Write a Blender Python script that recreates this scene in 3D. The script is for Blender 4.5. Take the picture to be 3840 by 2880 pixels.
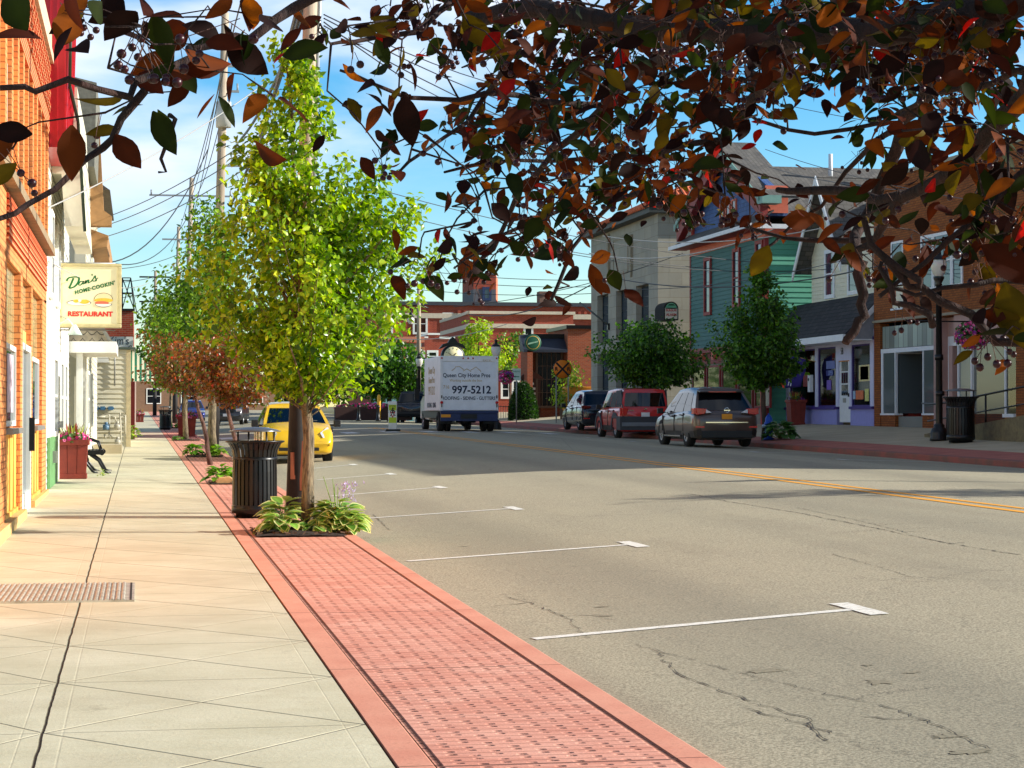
import bpy, bmesh, math, random
import numpy as np
from mathutils import Vector, Matrix
R = math.radians
random.seed(7)
rng = np.random.default_rng(11)
for o in list(bpy.data.objects): bpy.data.objects.remove(o)
scene = bpy.context.scene
COL = scene.collection
# ---------------------------------------------------------------- camera
F = 7700.0; CX, CY, HY, VX = 1920.0, 1440.0, 1553.0, 520.0   # focal length and lines of the photograph, in its own pixels
PITCH = math.atan((HY-CY)/F)
YAW = math.atan((CX-VX)/F)
CAM = Vector((0, 0, 1.5))
cd = bpy.data.cameras.new("camera"); cam = bpy.data.objects.new("camera", cd); COL.objects.link(cam)
cd.sensor_width = 36; cd.lens = F/3840*36; cd.clip_start = 0.05; cd.clip_end = 3000
cam.location = CAM; cam.rotation_euler = (R(90)+PITCH, 0, -YAW)
scene.camera = cam
# ---------------------------------------------------------------- sun, sky, exposure
SUN_EL, SUN_AZ = R(24), R(100)            # azimuth from +Y (up the street) towards +X
S = Vector((math.cos(SUN_EL)*math.sin(SUN_AZ), math.cos(SUN_EL)*math.cos(SUN_AZ), math.sin(SUN_EL)))
sl = bpy.data.lights.new("sun", 'SUN'); sl.energy = 5.0; sl.angle = R(0.53); sl.color = (1, .96, .86)
so = bpy.data.objects.new("sun", sl); COL.objects.link(so); so.rotation_euler = S.to_track_quat('Z', 'Y').to_euler()
scene.view_settings.view_transform = 'Standard'; scene.view_settings.look = 'None'
scene.view_settings.exposure = 0.58; scene.view_settings.gamma = 1
w = bpy.data.worlds.new("World"); scene.world = w; w.use_nodes = True
nt = w.node_tree; nt.nodes.clear()
def N(nt, t, **k):
    n = nt.nodes.new(t)
    for a, b in k.items(): setattr(n, a, b)
    return n
sky = N(nt, 'ShaderNodeTexSky', sky_type='NISHITA', sun_disc=False, sun_elevation=SUN_EL, sun_rotation=SUN_AZ, air_density=1.0, dust_density=0.15, ozone_density=3.0)
hsv = N(nt, 'ShaderNodeHueSaturation'); hsv.inputs['Saturation'].default_value = 1.5; hsv.inputs['Value'].default_value = 1.55; hsv.inputs['Hue'].default_value = .500
nt.links.new(sky.outputs[0], hsv.inputs['Color'])
tc = N(nt, 'ShaderNodeTexCoord'); mp = N(nt, 'ShaderNodeMapping'); mp.inputs['Scale'].default_value = (1, 1, 4.2); mp.inputs['Location'].default_value = (2.3, .7, .4)
nt.links.new(tc.outputs['Generated'], mp.inputs[0])
n1 = N(nt, 'ShaderNodeTexNoise'); n1.inputs['Scale'].default_value = 3.4; n1.inputs['Detail'].default_value = 8; n1.inputs['Roughness'].default_value = .5; n1.inputs['Distortion'].default_value = .25
nt.links.new(mp.outputs[0], n1.inputs['Vector'])
rp = N(nt, 'ShaderNodeMapRange'); rp.inputs[1].default_value = .42; rp.inputs[2].default_value = .62; rp.interpolation_type = 'SMOOTHSTEP'
nt.links.new(n1.outputs[0], rp.inputs[0])
sx = N(nt, 'ShaderNodeSeparateXYZ'); nt.links.new(tc.outputs['Generated'], sx.inputs[0])
r2 = N(nt, 'ShaderNodeMapRange'); r2.inputs[1].default_value = .055; r2.inputs[2].default_value = .12; r2.inputs[3].default_value = .0; r2.inputs[4].default_value = .92   # clear near the horizon, cloud higher up
nt.links.new(sx.outputs[2], r2.inputs[0])
mm = N(nt, 'ShaderNodeMath', operation='MULTIPLY'); nt.links.new(rp.outputs[0], mm.inputs[0]); nt.links.new(r2.outputs[0], mm.inputs[1])
mx = N(nt, 'ShaderNodeMixRGB'); nt.links.new(mm.outputs[0], mx.inputs[0]); nt.links.new(hsv.outputs[0], mx.inputs[1]); mx.inputs[2].default_value = (8.2, 8.8, 9.8, 1)
r3 = N(nt, 'ShaderNodeMapRange'); r3.inputs[1].default_value = .22; r3.inputs[2].default_value = .45; r3.inputs[3].default_value = 1.; r3.inputs[4].default_value = .5   # deeper blue towards the zenith
nt.links.new(sx.outputs[2], r3.inputs[0])
md = N(nt, 'ShaderNodeMixRGB', blend_type='MULTIPLY'); md.inputs[0].default_value = 1; nt.links.new(mx.outputs[0], md.inputs[1]); nt.links.new(r3.outputs[0], md.inputs[2])
bg = N(nt, 'ShaderNodeBackground'); bg.inputs[1].default_value = .085
wo = N(nt, 'ShaderNodeOutputWorld'); nt.links.new(md.outputs[0], bg.inputs[0]); nt.links.new(bg.outputs[0], wo.inputs[0])
# ---------------------------------------------------------------- geometry of the place
_f = Vector((math.sin(YAW)*math.cos(PITCH), math.cos(YAW)*math.cos(PITCH), math.sin(PITCH)))
_r = Vector((math.cos(YAW), -math.sin(YAW), 0)); _u = _r.cross(_f)
def ray(x, y): return _f + _r*((x-CX)/F) + _u*((CY-y)/F)
def wc(x, y, c): return CAM + ray(x, y)*c                      # point at distance c along the view axis
SL = .0074                                                      # the street climbs gently away from us
CR = [(-60, .0), (2.36, .0), (2.365, -.10), (5, .02), (7.5, .14), (10.05, .21), (14, .18), (18.2, .07), (18.201, .21), (24, .62), (60, .9)]
def cross(X):
    return float(np.interp(X, [a for a, b in CR], [b for a, b in CR]))
def gz(X, Y): return SL*min(Y, 420) + cross(X)
def gp(x, y):                                                   # ground point seen at photo pixel x, y
    d = ray(x, y); t = 2.0
    while t < 600:
        p = CAM + d*t
        if p.z < gz(p.x, p.y): break
        t += .05 if t < 60 else .3
    return CAM + d*t
# ---------------------------------------------------------------- materials
def lin(c):
    return tuple(((v/255)/12.92 if v/255 <= .04045 else ((v/255+.055)/1.055)**2.4) for v in c)
class E:
    """tiny wrapper to write node maths as expressions"""
    def __init__(s, nt, sock): s.nt = nt; s.s = sock
    def op(s, o, b=None, c=None, clamp=False):
        n = s.nt.nodes.new('ShaderNodeMath'); n.operation = o; n.use_clamp = clamp
        s.nt.links.new(s.s, n.inputs[0])
        for i, v in ((1, b), (2, c)):
            if v is None: continue
            if isinstance(v, E): s.nt.links.new(v.s, n.inputs[i])
            else: n.inputs[i].default_value = v
        return E(s.nt, n.outputs[0])
    def __add__(s, b): return s.op('ADD', b)
    def __sub__(s, b): return s.op('SUBTRACT', b)
    def __mul__(s, b): return s.op('MULTIPLY', b)
    def __truediv__(s, b): return s.op('DIVIDE', b)
    def fract(s): return s.op('FRACT')
    def floor(s): return s.op('FLOOR')
    def abs(s): return s.op('ABSOLUTE')
    def lt(s, b): return s.op('LESS_THAN', b)
    def gt(s, b): return s.op('GREATER_THAN', b)
    def min(s, b): return s.op('MINIMUM', b)
    def max(s, b): return s.op('MAXIMUM', b)
    def mod(s, b): return s.op('FLOORED_MODULO', b)
    def ramp(s, a, b, c=0., d=1.):
        n = s.nt.nodes.new('ShaderNodeMapRange'); s.nt.links.new(s.s, n.inputs[0])
        for i, v in zip((1, 2, 3, 4), (a, b, c, d)): n.inputs[i].default_value = v
        return E(s.nt, n.outputs[0])
class M:
    def __init__(s, name, col=(.5, .5, .5), rough=.7, metal=0., spec=.5):
        s.m = bpy.data.materials.new(name); s.m.use_nodes = True; s.nt = s.m.node_tree
        s.b = s.nt.nodes['Principled BSDF']; s.out = s.nt.nodes['Material Output']
        s.b.inputs['Base Color'].default_value = (*col, 1); s.b.inputs['Roughness'].default_value = rough
        s.b.inputs['Metallic'].default_value = metal; s.b.inputs['Specular IOR Level'].default_value = spec
        s._c = {}
    def coord(s, which='Object'):
        if which not in s._c:
            t = s.nt.nodes.new('ShaderNodeTexCoord')
            if which == 'World':
                g = s.nt.nodes.new('ShaderNodeNewGeometry'); s._c[which] = g.outputs['Position']
            else: s._c[which] = t.outputs[which]
        return s._c[which]
    def xyz(s, which='World'):
        n = s.nt.nodes.new('ShaderNodeSeparateXYZ'); s.nt.links.new(s.coord(which), n.inputs[0])
        return [E(s.nt, n.outputs[i]) for i in range(3)]
    def noise(s, scale, detail=4, rough=.55, which='World', stretch=None, dist=0):
        n = s.nt.nodes.new('ShaderNodeTexNoise'); n.inputs['Scale'].default_value = scale; n.inputs['Detail'].default_value = detail
        n.inputs['Roughness'].default_value = rough; n.inputs['Distortion'].default_value = dist
        src = s.coord(which)
        if stretch:
            mpn = s.nt.nodes.new('ShaderNodeMapping'); mpn.inputs['Scale'].default_value = stretch
            s.nt.links.new(src, mpn.inputs[0]); src = mpn.outputs[0]
        s.nt.links.new(src, n.inputs['Vector']); return E(s.nt, n.outputs[0])
    def mix(s, fac, a, b, mode='MIX'):
        n = s.nt.nodes.new('ShaderNodeMixRGB'); n.blend_type = mode
        for i, v in ((0, fac), (1, a), (2, b)):
            if isinstance(v, E): s.nt.links.new(v.s, n.inputs[i])
            elif hasattr(v, 'links'): s.nt.links.new(v, n.inputs[i])
            elif isinstance(v, (int, float)): n.inputs[i].default_value = v
            else: n.inputs[i].default_value = (*v, 1)
        return n.outputs[0]
    def color(s, c): s.nt.links.new(c, s.b.inputs['Base Color']); return s
    def bump(s, h, strength=.5, dist=.01):
        n = s.nt.nodes.new('ShaderNodeBump'); n.inputs['Strength'].default_value = strength; n.inputs['Distance'].default_value = dist
        s.nt.links.new(h.s if isinstance(h, E) else h, n.inputs['Height']); s.nt.links.new(n.outputs[0], s.b.inputs['Normal']); return s
def plain(name, rgb, rough=.7, metal=0., var=.12, scale=6, spec=.5, bump=0):
    """one colour, slightly uneven, weathered"""
    c = lin(rgb); m = M(name, c, rough, metal, spec)
    if var:
        n = m.noise(scale, 5, .6); n2 = m.noise(scale*.17, 2)
        m.color(m.mix(n.ramp(.3, .7), tuple(v*(1-var) for v in c), tuple(min(1, v*(1+var)) for v in c)))
        if bump: m.bump(n, bump, .01)
    return m.m
def brick(name, a, b, mortar, w=.21, h=.073, gap=.009, var=.5, vertical=False):
    m = M(name, rough=.85, spec=.25)
    t = m.nt.nodes.new('ShaderNodeTexBrick'); m.nt.links.new(m.coord('UV'), t.inputs[0])
    t.inputs['Scale'].default_value = 1; t.inputs['Brick Width'].default_value = w; t.inputs['Row Height'].default_value = h
    t.inputs['Mortar Size'].default_value = gap; t.inputs['Mortar Smooth'].default_value = .3
    t.inputs['Color1'].default_value = (*lin(a), 1); t.inputs['Color2'].default_value = (*lin(b), 1); t.inputs['Mortar'].default_value = (*lin(mortar), 1)
    t.inputs['Bias'].default_value = -.1
    n = m.noise(1.1, 5, .65); d = m.mix(n.ramp(.35, .75, 0, var), t.outputs[0], tuple(v*.55 for v in lin(b)))
    m.color(d)
    m.bump(E(m.nt, t.outputs['Fac']).op('MULTIPLY', -1.), .6, .008)
    return m.m
def glass(name, rgb=(20, 26, 30), rough=.04):
    m = M(name, lin(rgb), rough, 0, .6)
    n = m.noise(.8, 2); m.bump(n, .06, .02)
    return m.m
def see_glass(name):
    """shop glass one can look through: transparent with a reflecting skin"""
    m = M(name, (1, 1, 1)); nt = m.nt
    tr = N(nt, 'ShaderNodeBsdfTransparent'); tr.inputs[0].default_value = (.62, .66, .64, 1)
    gl = N(nt, 'ShaderNodeBsdfGlossy'); gl.inputs['Roughness'].default_value = .03
    fr = N(nt, 'ShaderNodeFresnel'); fr.inputs[0].default_value = 1.7
    mx = N(nt, 'ShaderNodeMixShader'); nt.links.new(fr.outputs[0], mx.inputs[0]); nt.links.new(tr.outputs[0], mx.inputs[1]); nt.links.new(gl.outputs[0], mx.inputs[2])
    nt.links.new(mx.outputs[0], m.out.inputs[0]); return m.m
def paint(name, rgb, rough=.28, metal=.35, coat=.8):
    m = M(name, lin(rgb), rough, metal); m.b.inputs['Coat Weight'].default_value = coat; m.b.inputs['Coat Roughness'].default_value = .06
    n = m.noise(2.2, 5, .6); m.color(m.mix(n.ramp(.45, .8, 0, .25), lin(rgb), (.12, .11, .10)))
    return m.m
def leafmat(name, rough=.42, trans=.35, tint=1.35, spec=.5):
    m = M(name, (.1, .2, .05), rough, 0, spec); nt = m.nt
    at = N(nt, 'ShaderNodeAttribute', attribute_name='col')
    nt.links.new(at.outputs['Color'], m.b.inputs['Base Color'])
    tr = N(nt, 'ShaderNodeBsdfTranslucent'); hs = N(nt, 'ShaderNodeHueSaturation'); hs.inputs['Value'].default_value = tint; hs.inputs['Saturation'].default_value = 1.15
    nt.links.new(at.outputs['Color'], hs.inputs['Color']); nt.links.new(hs.outputs[0], tr.inputs[0])
    mx = N(nt, 'ShaderNodeMixShader'); mx.inputs[0].default_value = trans
    nt.links.new(m.b.outputs[0], mx.inputs[1]); nt.links.new(tr.outputs[0], mx.inputs[2]); nt.links.new(mx.outputs[0], m.out.inputs[0])
    return m.m
# ---------------------------------------------------------------- mesh builder
class MB:
    def __init__(s): s.v = []; s.f = []; s.mi = []; s.sm = []
    def add(s, vs, fs, mi=0, smooth=False):
        o = len(s.v); s.v += [tuple(v) for v in vs]
        for f in fs: s.f.append(tuple(i+o for i in f)); s.mi.append(mi); s.sm.append(smooth)
        return s
    def box(s, x0, x1, y0, y1, z0, z1, mi=0):
        x0, x1 = min(x0, x1), max(x0, x1); y0, y1 = min(y0, y1), max(y0, y1); z0, z1 = min(z0, z1), max(z0, z1)
        vs = [(x, y, z) for z in (z0, z1) for y in (y0, y1) for x in (x0, x1)]
        return s.add(vs, [(0, 2, 3, 1), (4, 5, 7, 6), (0, 1, 5, 4), (2, 6, 7, 3), (0, 4, 6, 2), (1, 3, 7, 5)], mi)
    def prism(s, poly, axis, a, b, mi=0, smooth=False):
        """extrude 2-D poly along axis ('x','y','z') from a to b"""
        n = len(poly)
        def p(q, t): return {'x': (t, q[0], q[1]), 'y': (q[0], t, q[1]), 'z': (q[0], q[1], t)}[axis]
        vs = [p(q, a) for q in poly]+[p(q, b) for q in poly]
        fs = [(i, (i+1) % n, n+(i+1) % n, n+i) for i in range(n)]
        s.add(vs, fs, mi, smooth); o = len(s.v)-2*n
        s.f += [tuple(o+i for i in range(n))[::-1], tuple(o+n+i for i in range(n))]; s.mi += [mi, mi]; s.sm += [False, False]
        return s
    def tube(s, pts, rad, n=8, mi=0, cap=True, smooth=True):
        pts = [Vector(p) for p in pts]; k = len(pts)
        if not hasattr(rad, '__len__'): rad = [rad]*k
        vs = []; prev = None
        for i, p in enumerate(pts):
            d = (pts[min(i+1, k-1)]-pts[max(i-1, 0)])
            if d.length < 1e-9: d = Vector((0, 0, 1))
            d.normalize()
            if prev is None:
                a = Vector((1, 0, 0)) if abs(d.x) < .9 else Vector((0, 1, 0)); a = (a-d*a.dot(d)).normalized()
            else:
                a = prev-d*prev.dot(d); a = a.normalized() if a.length > 1e-6 else Vector((1, 0, 0))
            prev = a; b = d.cross(a)
            for j in range(n):
                t = 2*math.pi*j/n; vs.append(p+(a*math.cos(t)+b*math.sin(t))*rad[i])
        fs = [(i*n+j, i*n+(j+1) % n, (i+1)*n+(j+1) % n, (i+1)*n+j) for i in range(k-1) for j in range(n)]
        s.add(vs, fs, mi, smooth)
        if cap:
            o = len(s.v)-k*n; s.f += [tuple(o+j for j in range(n))[::-1], tuple(o+(k-1)*n+j for j in range(n))]; s.mi += [mi, mi]; s.sm += [False, False]
        return s
    def lathe(s, prof, c=(0, 0, 0), n=20, mi=0, smooth=True, axis='z'):
        vs = []
        for r, z in prof:
            for j in range(n):
                t = 2*math.pi*j/n; p = (r*math.cos(t), r*math.sin(t), z)
                if axis == 'x': p = (z, p[0], p[1])
                if axis == 'y': p = (p[0], z, p[1])
                vs.append((p[0]+c[0], p[1]+c[1], p[2]+c[2]))
        fs = [(i*n+j, i*n+(j+1) % n, (i+1)*n+(j+1) % n, (i+1)*n+j) for i in range(len(prof)-1) for j in range(n)]
        return s.add(vs, fs, mi, smooth)
    def ball(s, c, r, n=8, mi=0, sq=(1, 1, 1)):
        prof = [(math.sin(math.pi*i/(n//2+1)), -math.cos(math.pi*i/(n//2+1))) for i in range(n//2+2)]
        vs = []
        for q, z in prof:
            for j in range(n):
                t = 2*math.pi*j/n; vs.append((c[0]+r*sq[0]*q*math.cos(t), c[1]+r*sq[1]*q*math.sin(t), c[2]+r*sq[2]*z))
        return s.add(vs, [(i*n+j, i*n+(j+1) % n, (i+1)*n+(j+1) % n, (i+1)*n+j) for i in range(len(prof)-1) for j in range(n)], mi, True)
    def quad(s, a, b, c, d, mi=0): return s.add([a, b, c, d], [(0, 1, 2, 3)], mi)
    def slab(s, a, b, c, d, t, mi=0):
        """a quad a,b,c,d given thickness t along its normal"""
        a, b, c, d = map(Vector, (a, b, c, d)); n = (b-a).cross(d-a).normalized()*t
        return s.add([a, b, c, d, a-n, b-n, c-n, d-n], [(0, 1, 2, 3), (7, 6, 5, 4), (0, 4, 5, 1), (1, 5, 6, 2), (2, 6, 7, 3), (3, 7, 4, 0)], mi)
    def build(s, name, mats, parent=None, bevel=0, loc=None, rz=0):
        me = bpy.data.meshes.new(name); me.from_pydata(s.v, [], s.f)
        if not isinstance(mats, (list, tuple)): mats = [mats]
        for m in mats: me.materials.append(m)
        me.polygons.foreach_set('material_index', s.mi); me.polygons.foreach_set('use_smooth', s.sm)
        uv = me.uv_layers.new(name='UVMap')
        nl = len(me.loops); co = np.zeros(len(me.vertices)*3); me.vertices.foreach_get('co', co); co = co.reshape(-1, 3)
        vi = np.zeros(nl, int); me.loops.foreach_get('vertex_index', vi)
        nr = np.zeros(len(me.polygons)*3); me.polygons.foreach_get('normal', nr); nr = nr.reshape(-1, 3)
        lt = np.zeros(len(me.polygons), int); me.polygons.foreach_get('loop_total', lt)
        nr = np.repeat(nr, lt, 0); p = co[vi]
        hx = np.hypot(nr[:, 0], nr[:, 1]); steep = np.abs(nr[:, 2]) < .75
        tx = np.where(hx > 1e-6, -nr[:, 1]/np.maximum(hx, 1e-6), 1.); ty = np.where(hx > 1e-6, nr[:, 0]/np.maximum(hx, 1e-6), 0.)
        U = np.where(steep, p[:, 0]*tx+p[:, 1]*ty, p[:, 0]); V = np.where(steep, p[:, 2], p[:, 1])
        uv.data.foreach_set('uv', np.stack([U, V], 1).ravel())
        o = bpy.data.objects.new(name, me); COL.objects.link(o)
        if parent is not None: o.parent = parent
        if loc is not None: o.location = loc; o.rotation_euler.z = rz
        if bevel:
            b = o.modifiers.new('bevel', 'BEVEL'); b.width = bevel; b.segments = 2; b.limit_method = 'ANGLE'; b.angle_limit = R(35); b.harden_normals = False
        return o
def thing(name, label, cat, loc=(0, 0, 0), rz=0, group=None):
    o = bpy.data.objects.new(name, None); o.empty_display_size = .2; COL.objects.link(o)
    o.location = loc; o.rotation_euler.z = rz; o['label'] = label; o['category'] = cat
    GR = {'litter_bin': 'litter bins on the pavements', 'street_lamp': 'street lamps', 'utility_pole': 'utility poles along the left kerb', 'hosta': 'hostas and clumps in the planting beds', 'planting_bed': 'planting beds in the brick strip', 'timber_planter': 'red timber planters', 'street_tree': 'street trees', 'distant_tree': 'distant trees closing the street', 'bollard': 'bollards on the far kerb', 'flower_basket': 'hanging flower baskets', 'lime_tree': 'lime green trees behind the truck'}
    if name in GR: o['group'] = GR[name]
    if group: o['group'] = group
    return o
def tag(o, label, cat, group=None):
    o['label'] = label; o['category'] = cat
    if group: o['group'] = group
    return o
def struct(o): o['kind'] = 'structure'; return o
def copy_tree(root, label=None):
    r = root.copy(); COL.objects.link(r)
    if label: r['label'] = label
    for ch in list(root.children):
        c = ch.copy(); COL.objects.link(c); c.parent = r
        for g in list(ch.children):
            d = g.copy(); COL.objects.link(d); d.parent = c
    return r
def text_obj(name, body, size, mat, parent, mtx, ext=.004, sx=1., shear=0., bold=0., align='CENTER', space=1.):
    """lettering as a mesh; mtx places it: local x = reading direction, local y = up"""
    cu = bpy.data.curves.new(name, 'FONT'); cu.body = body; cu.size = size; cu.extrude = ext; cu.align_x = align; cu.align_y = 'CENTER'
    cu.shear = shear; cu.offset = bold; cu.space_character = space; cu.resolution_u = 3
    t = bpy.data.objects.new('tmp', cu); COL.objects.link(t)
    dg = bpy.context.evaluated_depsgraph_get(); me = bpy.data.meshes.new_from_object(t.evaluated_get(dg))
    bpy.data.objects.remove(t); bpy.data.curves.remove(cu)
    me.transform(Matrix.Diagonal((sx, 1, 1, 1))); me.transform(mtx)
    me.materials.clear(); me.materials.append(mat); me.name = name
    o = bpy.data.objects.new(name, me); COL.objects.link(o)
    if parent is not None: o.parent = parent
    return o
def face_mtx(x, y, z, back=False):
    """lettering on a surface that faces local -y"""
    return Matrix.Translation((x, y, z)) @ Matrix.Rotation(R(90), 4, 'X')
class Fac:
    """a building front: local x runs left to right as one faces it, local -y points out, z up"""
    def __init__(s, name, label, cat, p0, p1):
        """p0, p1: left and right end on the ground plan"""
        s.p0 = Vector((p0[0], p0[1], 0)); u = Vector((p1[0]-p0[0], p1[1]-p0[1], 0)); s.w = u.length; s.u = u.normalized()
        s.n = Vector((s.u.y, -s.u.x, 0)); s.z0 = min(gz(*p0), gz(*p1))
        s.o = thing(name, label, cat, (p0[0], p0[1], s.z0), math.atan2(s.u.y, s.u.x))
    def hit(s, x, y, off=0.):
        d = ray(x, y); o = s.p0+s.n*off; t = (o-CAM).dot(s.n)/d.dot(s.n); p = CAM+d*t
        return (p-s.p0).dot(s.u), p.z-s.z0
    def rect(s, xa, xb, ya, yb, off=0.):
        """photo pixel box -> u0,u1,z0,z1; ya/yb are read at the middle of the box"""
        xm = (xa+xb)/2
        return s.hit(xa, ya, off)[0], s.hit(xb, ya, off)[0], s.hit(xm, yb, off)[1], s.hit(xm, ya, off)[1]
def window(par, u0, u1, z0, z1, fm, gm, d=0., fw=.07, muns=(0, 0), depth=.06, mid=True, sill=None, recess=None):
    """frame proud of the wall with a pane sub-part; local coords of the front"""
    m = MB(); y1 = d+.02; y0 = d-depth
    m.box(u0-fw, u0, y0, y1, z0-fw, z1+fw).box(u1, u1+fw, y0, y1, z0-fw, z1+fw).box(u0, u1, y0, y1, z0-fw, z0).box(u0, u1, y0, y1, z1, z1+fw)
    if mid: m.box(u0, u1, y0+.012, y1, (z0+z1)/2-.025, (z0+z1)/2+.025)
    nx, nz = muns
    for i in range(1, nx): u = u0+(u1-u0)*i/nx; m.box(u-.014, u+.014, y0+.022, y1-.005, z0, z1)
    for i in range(1, nz): z = z0+(z1-z0)*i/nz; m.box(u0, u1, y0+.026, y1-.008, z-.014, z+.014)
    f = m.build('window', fm, par)
    MB().box(u0-.002, u1+.002, min(d-.012, max(y0+.03, d-.034)), d+.03, z0-.002, z1+.002).build('pane', gm, f)
    if sill: MB().box(u0-fw*1.6, u1+fw*1.6, y0-.06, y1-.03, z0-fw-.06, z0-fw-.003).build('sill', sill, f)
    return f
def clap(par, name, u0, u1, z0, z1, mat, d=0., pitch=.11, thick=.018, y_back=.25):
    """clapboards: a saw-tooth sheet with a solid back"""
    n = max(1, int((z1-z0)/pitch)); h = (z1-z0)/n; poly = [(d+y_back, z0), ]
    for i in range(n):
        poly += [(d-thick, z0+i*h), (d-.001, z0+(i+1)*h-.001)]
    poly.append((d+y_back, z1))
    return MB().prism(poly, 'x', u0, u1).build(name, mat, par)
# ================================================================= ground
def strip(name, xs, ys, mat, dz=0., zf=None):
    """sheet over a grid that follows the ground"""
    vs = [(x, y, (zf(x, y) if zf else gz(x, y))+dz) for y in ys for x in xs]; n = len(xs)
    fs = [(j*n+i, j*n+i+1, (j+1)*n+i+1, (j+1)*n+i) for j in range(len(ys)-1) for i in range(n-1)]
    return struct(MB().add(vs, fs, 0, True).build(name, mat))
ysL = list(np.arange(-8, 60, 2.))+list(np.arange(60, 420, 12.))+[420]
# asphalt
m = M('asphalt', rough=.92, spec=.2)
a = m.noise(60, 3, .7); b = m.noise(.5, 4, .6); c = m.noise(9, 6, .75); big = m.noise(.9, 3, .5, stretch=(1, .15, 1))
c0 = m.mix(b.ramp(.35, .65), lin((132, 126, 106)), lin((116, 111, 96)))
c1 = m.mix(a.ramp(.32, .62), c0, lin((188, 178, 152)))
c1 = m.mix(a.ramp(.56, .48, 1, 0).op('SUBTRACT', .5, clamp=True), c1, lin((196, 186, 160)))
c2 = m.mix(c.ramp(.60, .72, 0, .35), c1, lin((92, 90, 80)))
lane = m.noise(.25, 2, .5, stretch=(1.6, .06, 1)); c2 = m.mix(lane.ramp(.45, .62, 0, .35), c2, lin((104, 102, 92)))
oil = m.noise(1.7, 3, .6).ramp(.70, .78, 0, .5); c2 = m.mix(oil, c2, lin((84, 82, 74)))
c3 = m.mix(big.ramp(.55, .75, 0, .35), c2, lin((128, 120, 104)))
vo = m.nt.nodes.new('ShaderNodeTexVoronoi'); vo.feature = 'DISTANCE_TO_EDGE'; vo.inputs['Scale'].default_value = .33
wv = m.nt.nodes.new('ShaderNodeTexNoise'); wv.inputs['Scale'].default_value = 1.6; wv.inputs['Detail'].default_value = 8; wv.inputs['Roughness'].default_value = .7
m.nt.links.new(m.coord('World'), wv.inputs['Vector'])
vm = m.nt.nodes.new('ShaderNodeVectorMath'); vm.operation = 'MULTIPLY_ADD'; m.nt.links.new(wv.outputs['Color'], vm.inputs[0]); vm.inputs[1].default_value = (1.3, 1.3, 0); m.nt.links.new(m.coord('World'), vm.inputs[2])
m.nt.links.new(vm.outputs[0], vo.inputs['Vector'])
gate = m.noise(.35, 2).ramp(.5, .6)
crk = E(m.nt, vo.outputs['Distance']).lt(.0018)*gate*.6
c4 = m.mix(crk, c3, lin((50, 48, 46)))
px, py, pz = m.xyz()
m.color(c4); m.bump(a, .3, .01)
ASPH = m.m
XR = [2.365, 3.2, 4.2, 5, 6, 7.5, 9, 10.05, 11.5, 13, 14, 16, 18.2]
strip('road', XR, ysL, ASPH)
# wide ground: one sheet to the horizon, below everything
gm = M('far_ground', rough=.95); n = gm.noise(.2, 5); gm.color(gm.mix(n.ramp(.4, .6), lin((92, 96, 52)), lin((120, 112, 84))))
strip('ground', [-900, -60, -30, -10, 0, 2.3, 10, 18.3, 30, 60, 200, 900], [-60, 0, 60, 120, 200, 300, 420, 900, 1600], gm.m, zf=lambda x, y: SL*min(y, 420)-.2 if x < 20 else SL*min(y, 420)-.12)
# ---- left pavement: scored concrete
XJ = -.42
m = M('scored_concrete', rough=.8, spec=.3)
px, py, pz = m.xyz()
n1_ = m.noise(1.3, 5, .6); n2_ = m.noise(40, 3, .7); n3_ = m.noise(7, 4, .6, stretch=(1, 3.5, 1))
wob = (m.noise(2.4, 3)-.5)*.02
P = 1.65
ty = (((py+wob)-9.45)/P).fract()                      # 0..1 along a slab
right = px.gt(XJ)
ux = ((px-XJ)/1.44)*right + ((px+1.5)/1.08)*(E(m.nt, right.s)*-1.+1.)
def line(e, wdt): return e.abs().ramp(wdt*.25, wdt, 1, 0)
d1 = ty-ux; d2 = ty+ux-1.
g_diag = (line(d1*.95, .010)*.35).max(line(d2*.95, .012))
g_cross = line(ty-.5, .5).lt(-1)                      # unused
g_t = line((ty-.0), .006).max(line(ty-1., .006))*.4
edge = line(px-XJ-.09, .007).max(line(px-.93, .006)).max(line(px-XJ+.09, .006))*.03
gap = line(px-XJ+wob, .009)
h = g_diag.max(edge)
seg = (((py-9.45)/P).floor()*12.9898+right*7.1).op('SINE')*43758.5
slabtone = seg.fract()
base = m.mix(n1_.ramp(.3, .7), lin((196, 188, 158)), lin((220, 212, 184)))
base = m.mix(slabtone*.35, base, lin((196, 186, 156)))
base = m.mix(n3_.ramp(.45, .75, 0, .35), base, lin((190, 176, 140)))
base = m.mix(n2_.ramp(.6, .75, 0, .3), base, lin((150, 140, 118)))
base = m.mix(m.noise(3.1, 7, .8).ramp(.60, .72, 0, .5), base, lin((148, 138, 114)))
base = m.mix(m.noise(.45, 4, .7).ramp(.5, .7, 0, .45), base, lin((172, 160, 132)))
base = m.mix(h*.30, base, lin((150, 138, 112)))
base = m.mix(g_t*.55, base, lin((112, 100, 80)))
base = m.mix(gap, base, lin((58, 50, 38)))
m.color(base)
hh = (h*-1.)+(g_t*-1.)+(gap*-2.)+(n2_*.12)
m.bump(hh, 1., .022)
CONC = m.m
strip('pavement', [-1.9, -1.0, XJ, 0, 1.03], ysL, CONC)
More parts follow.
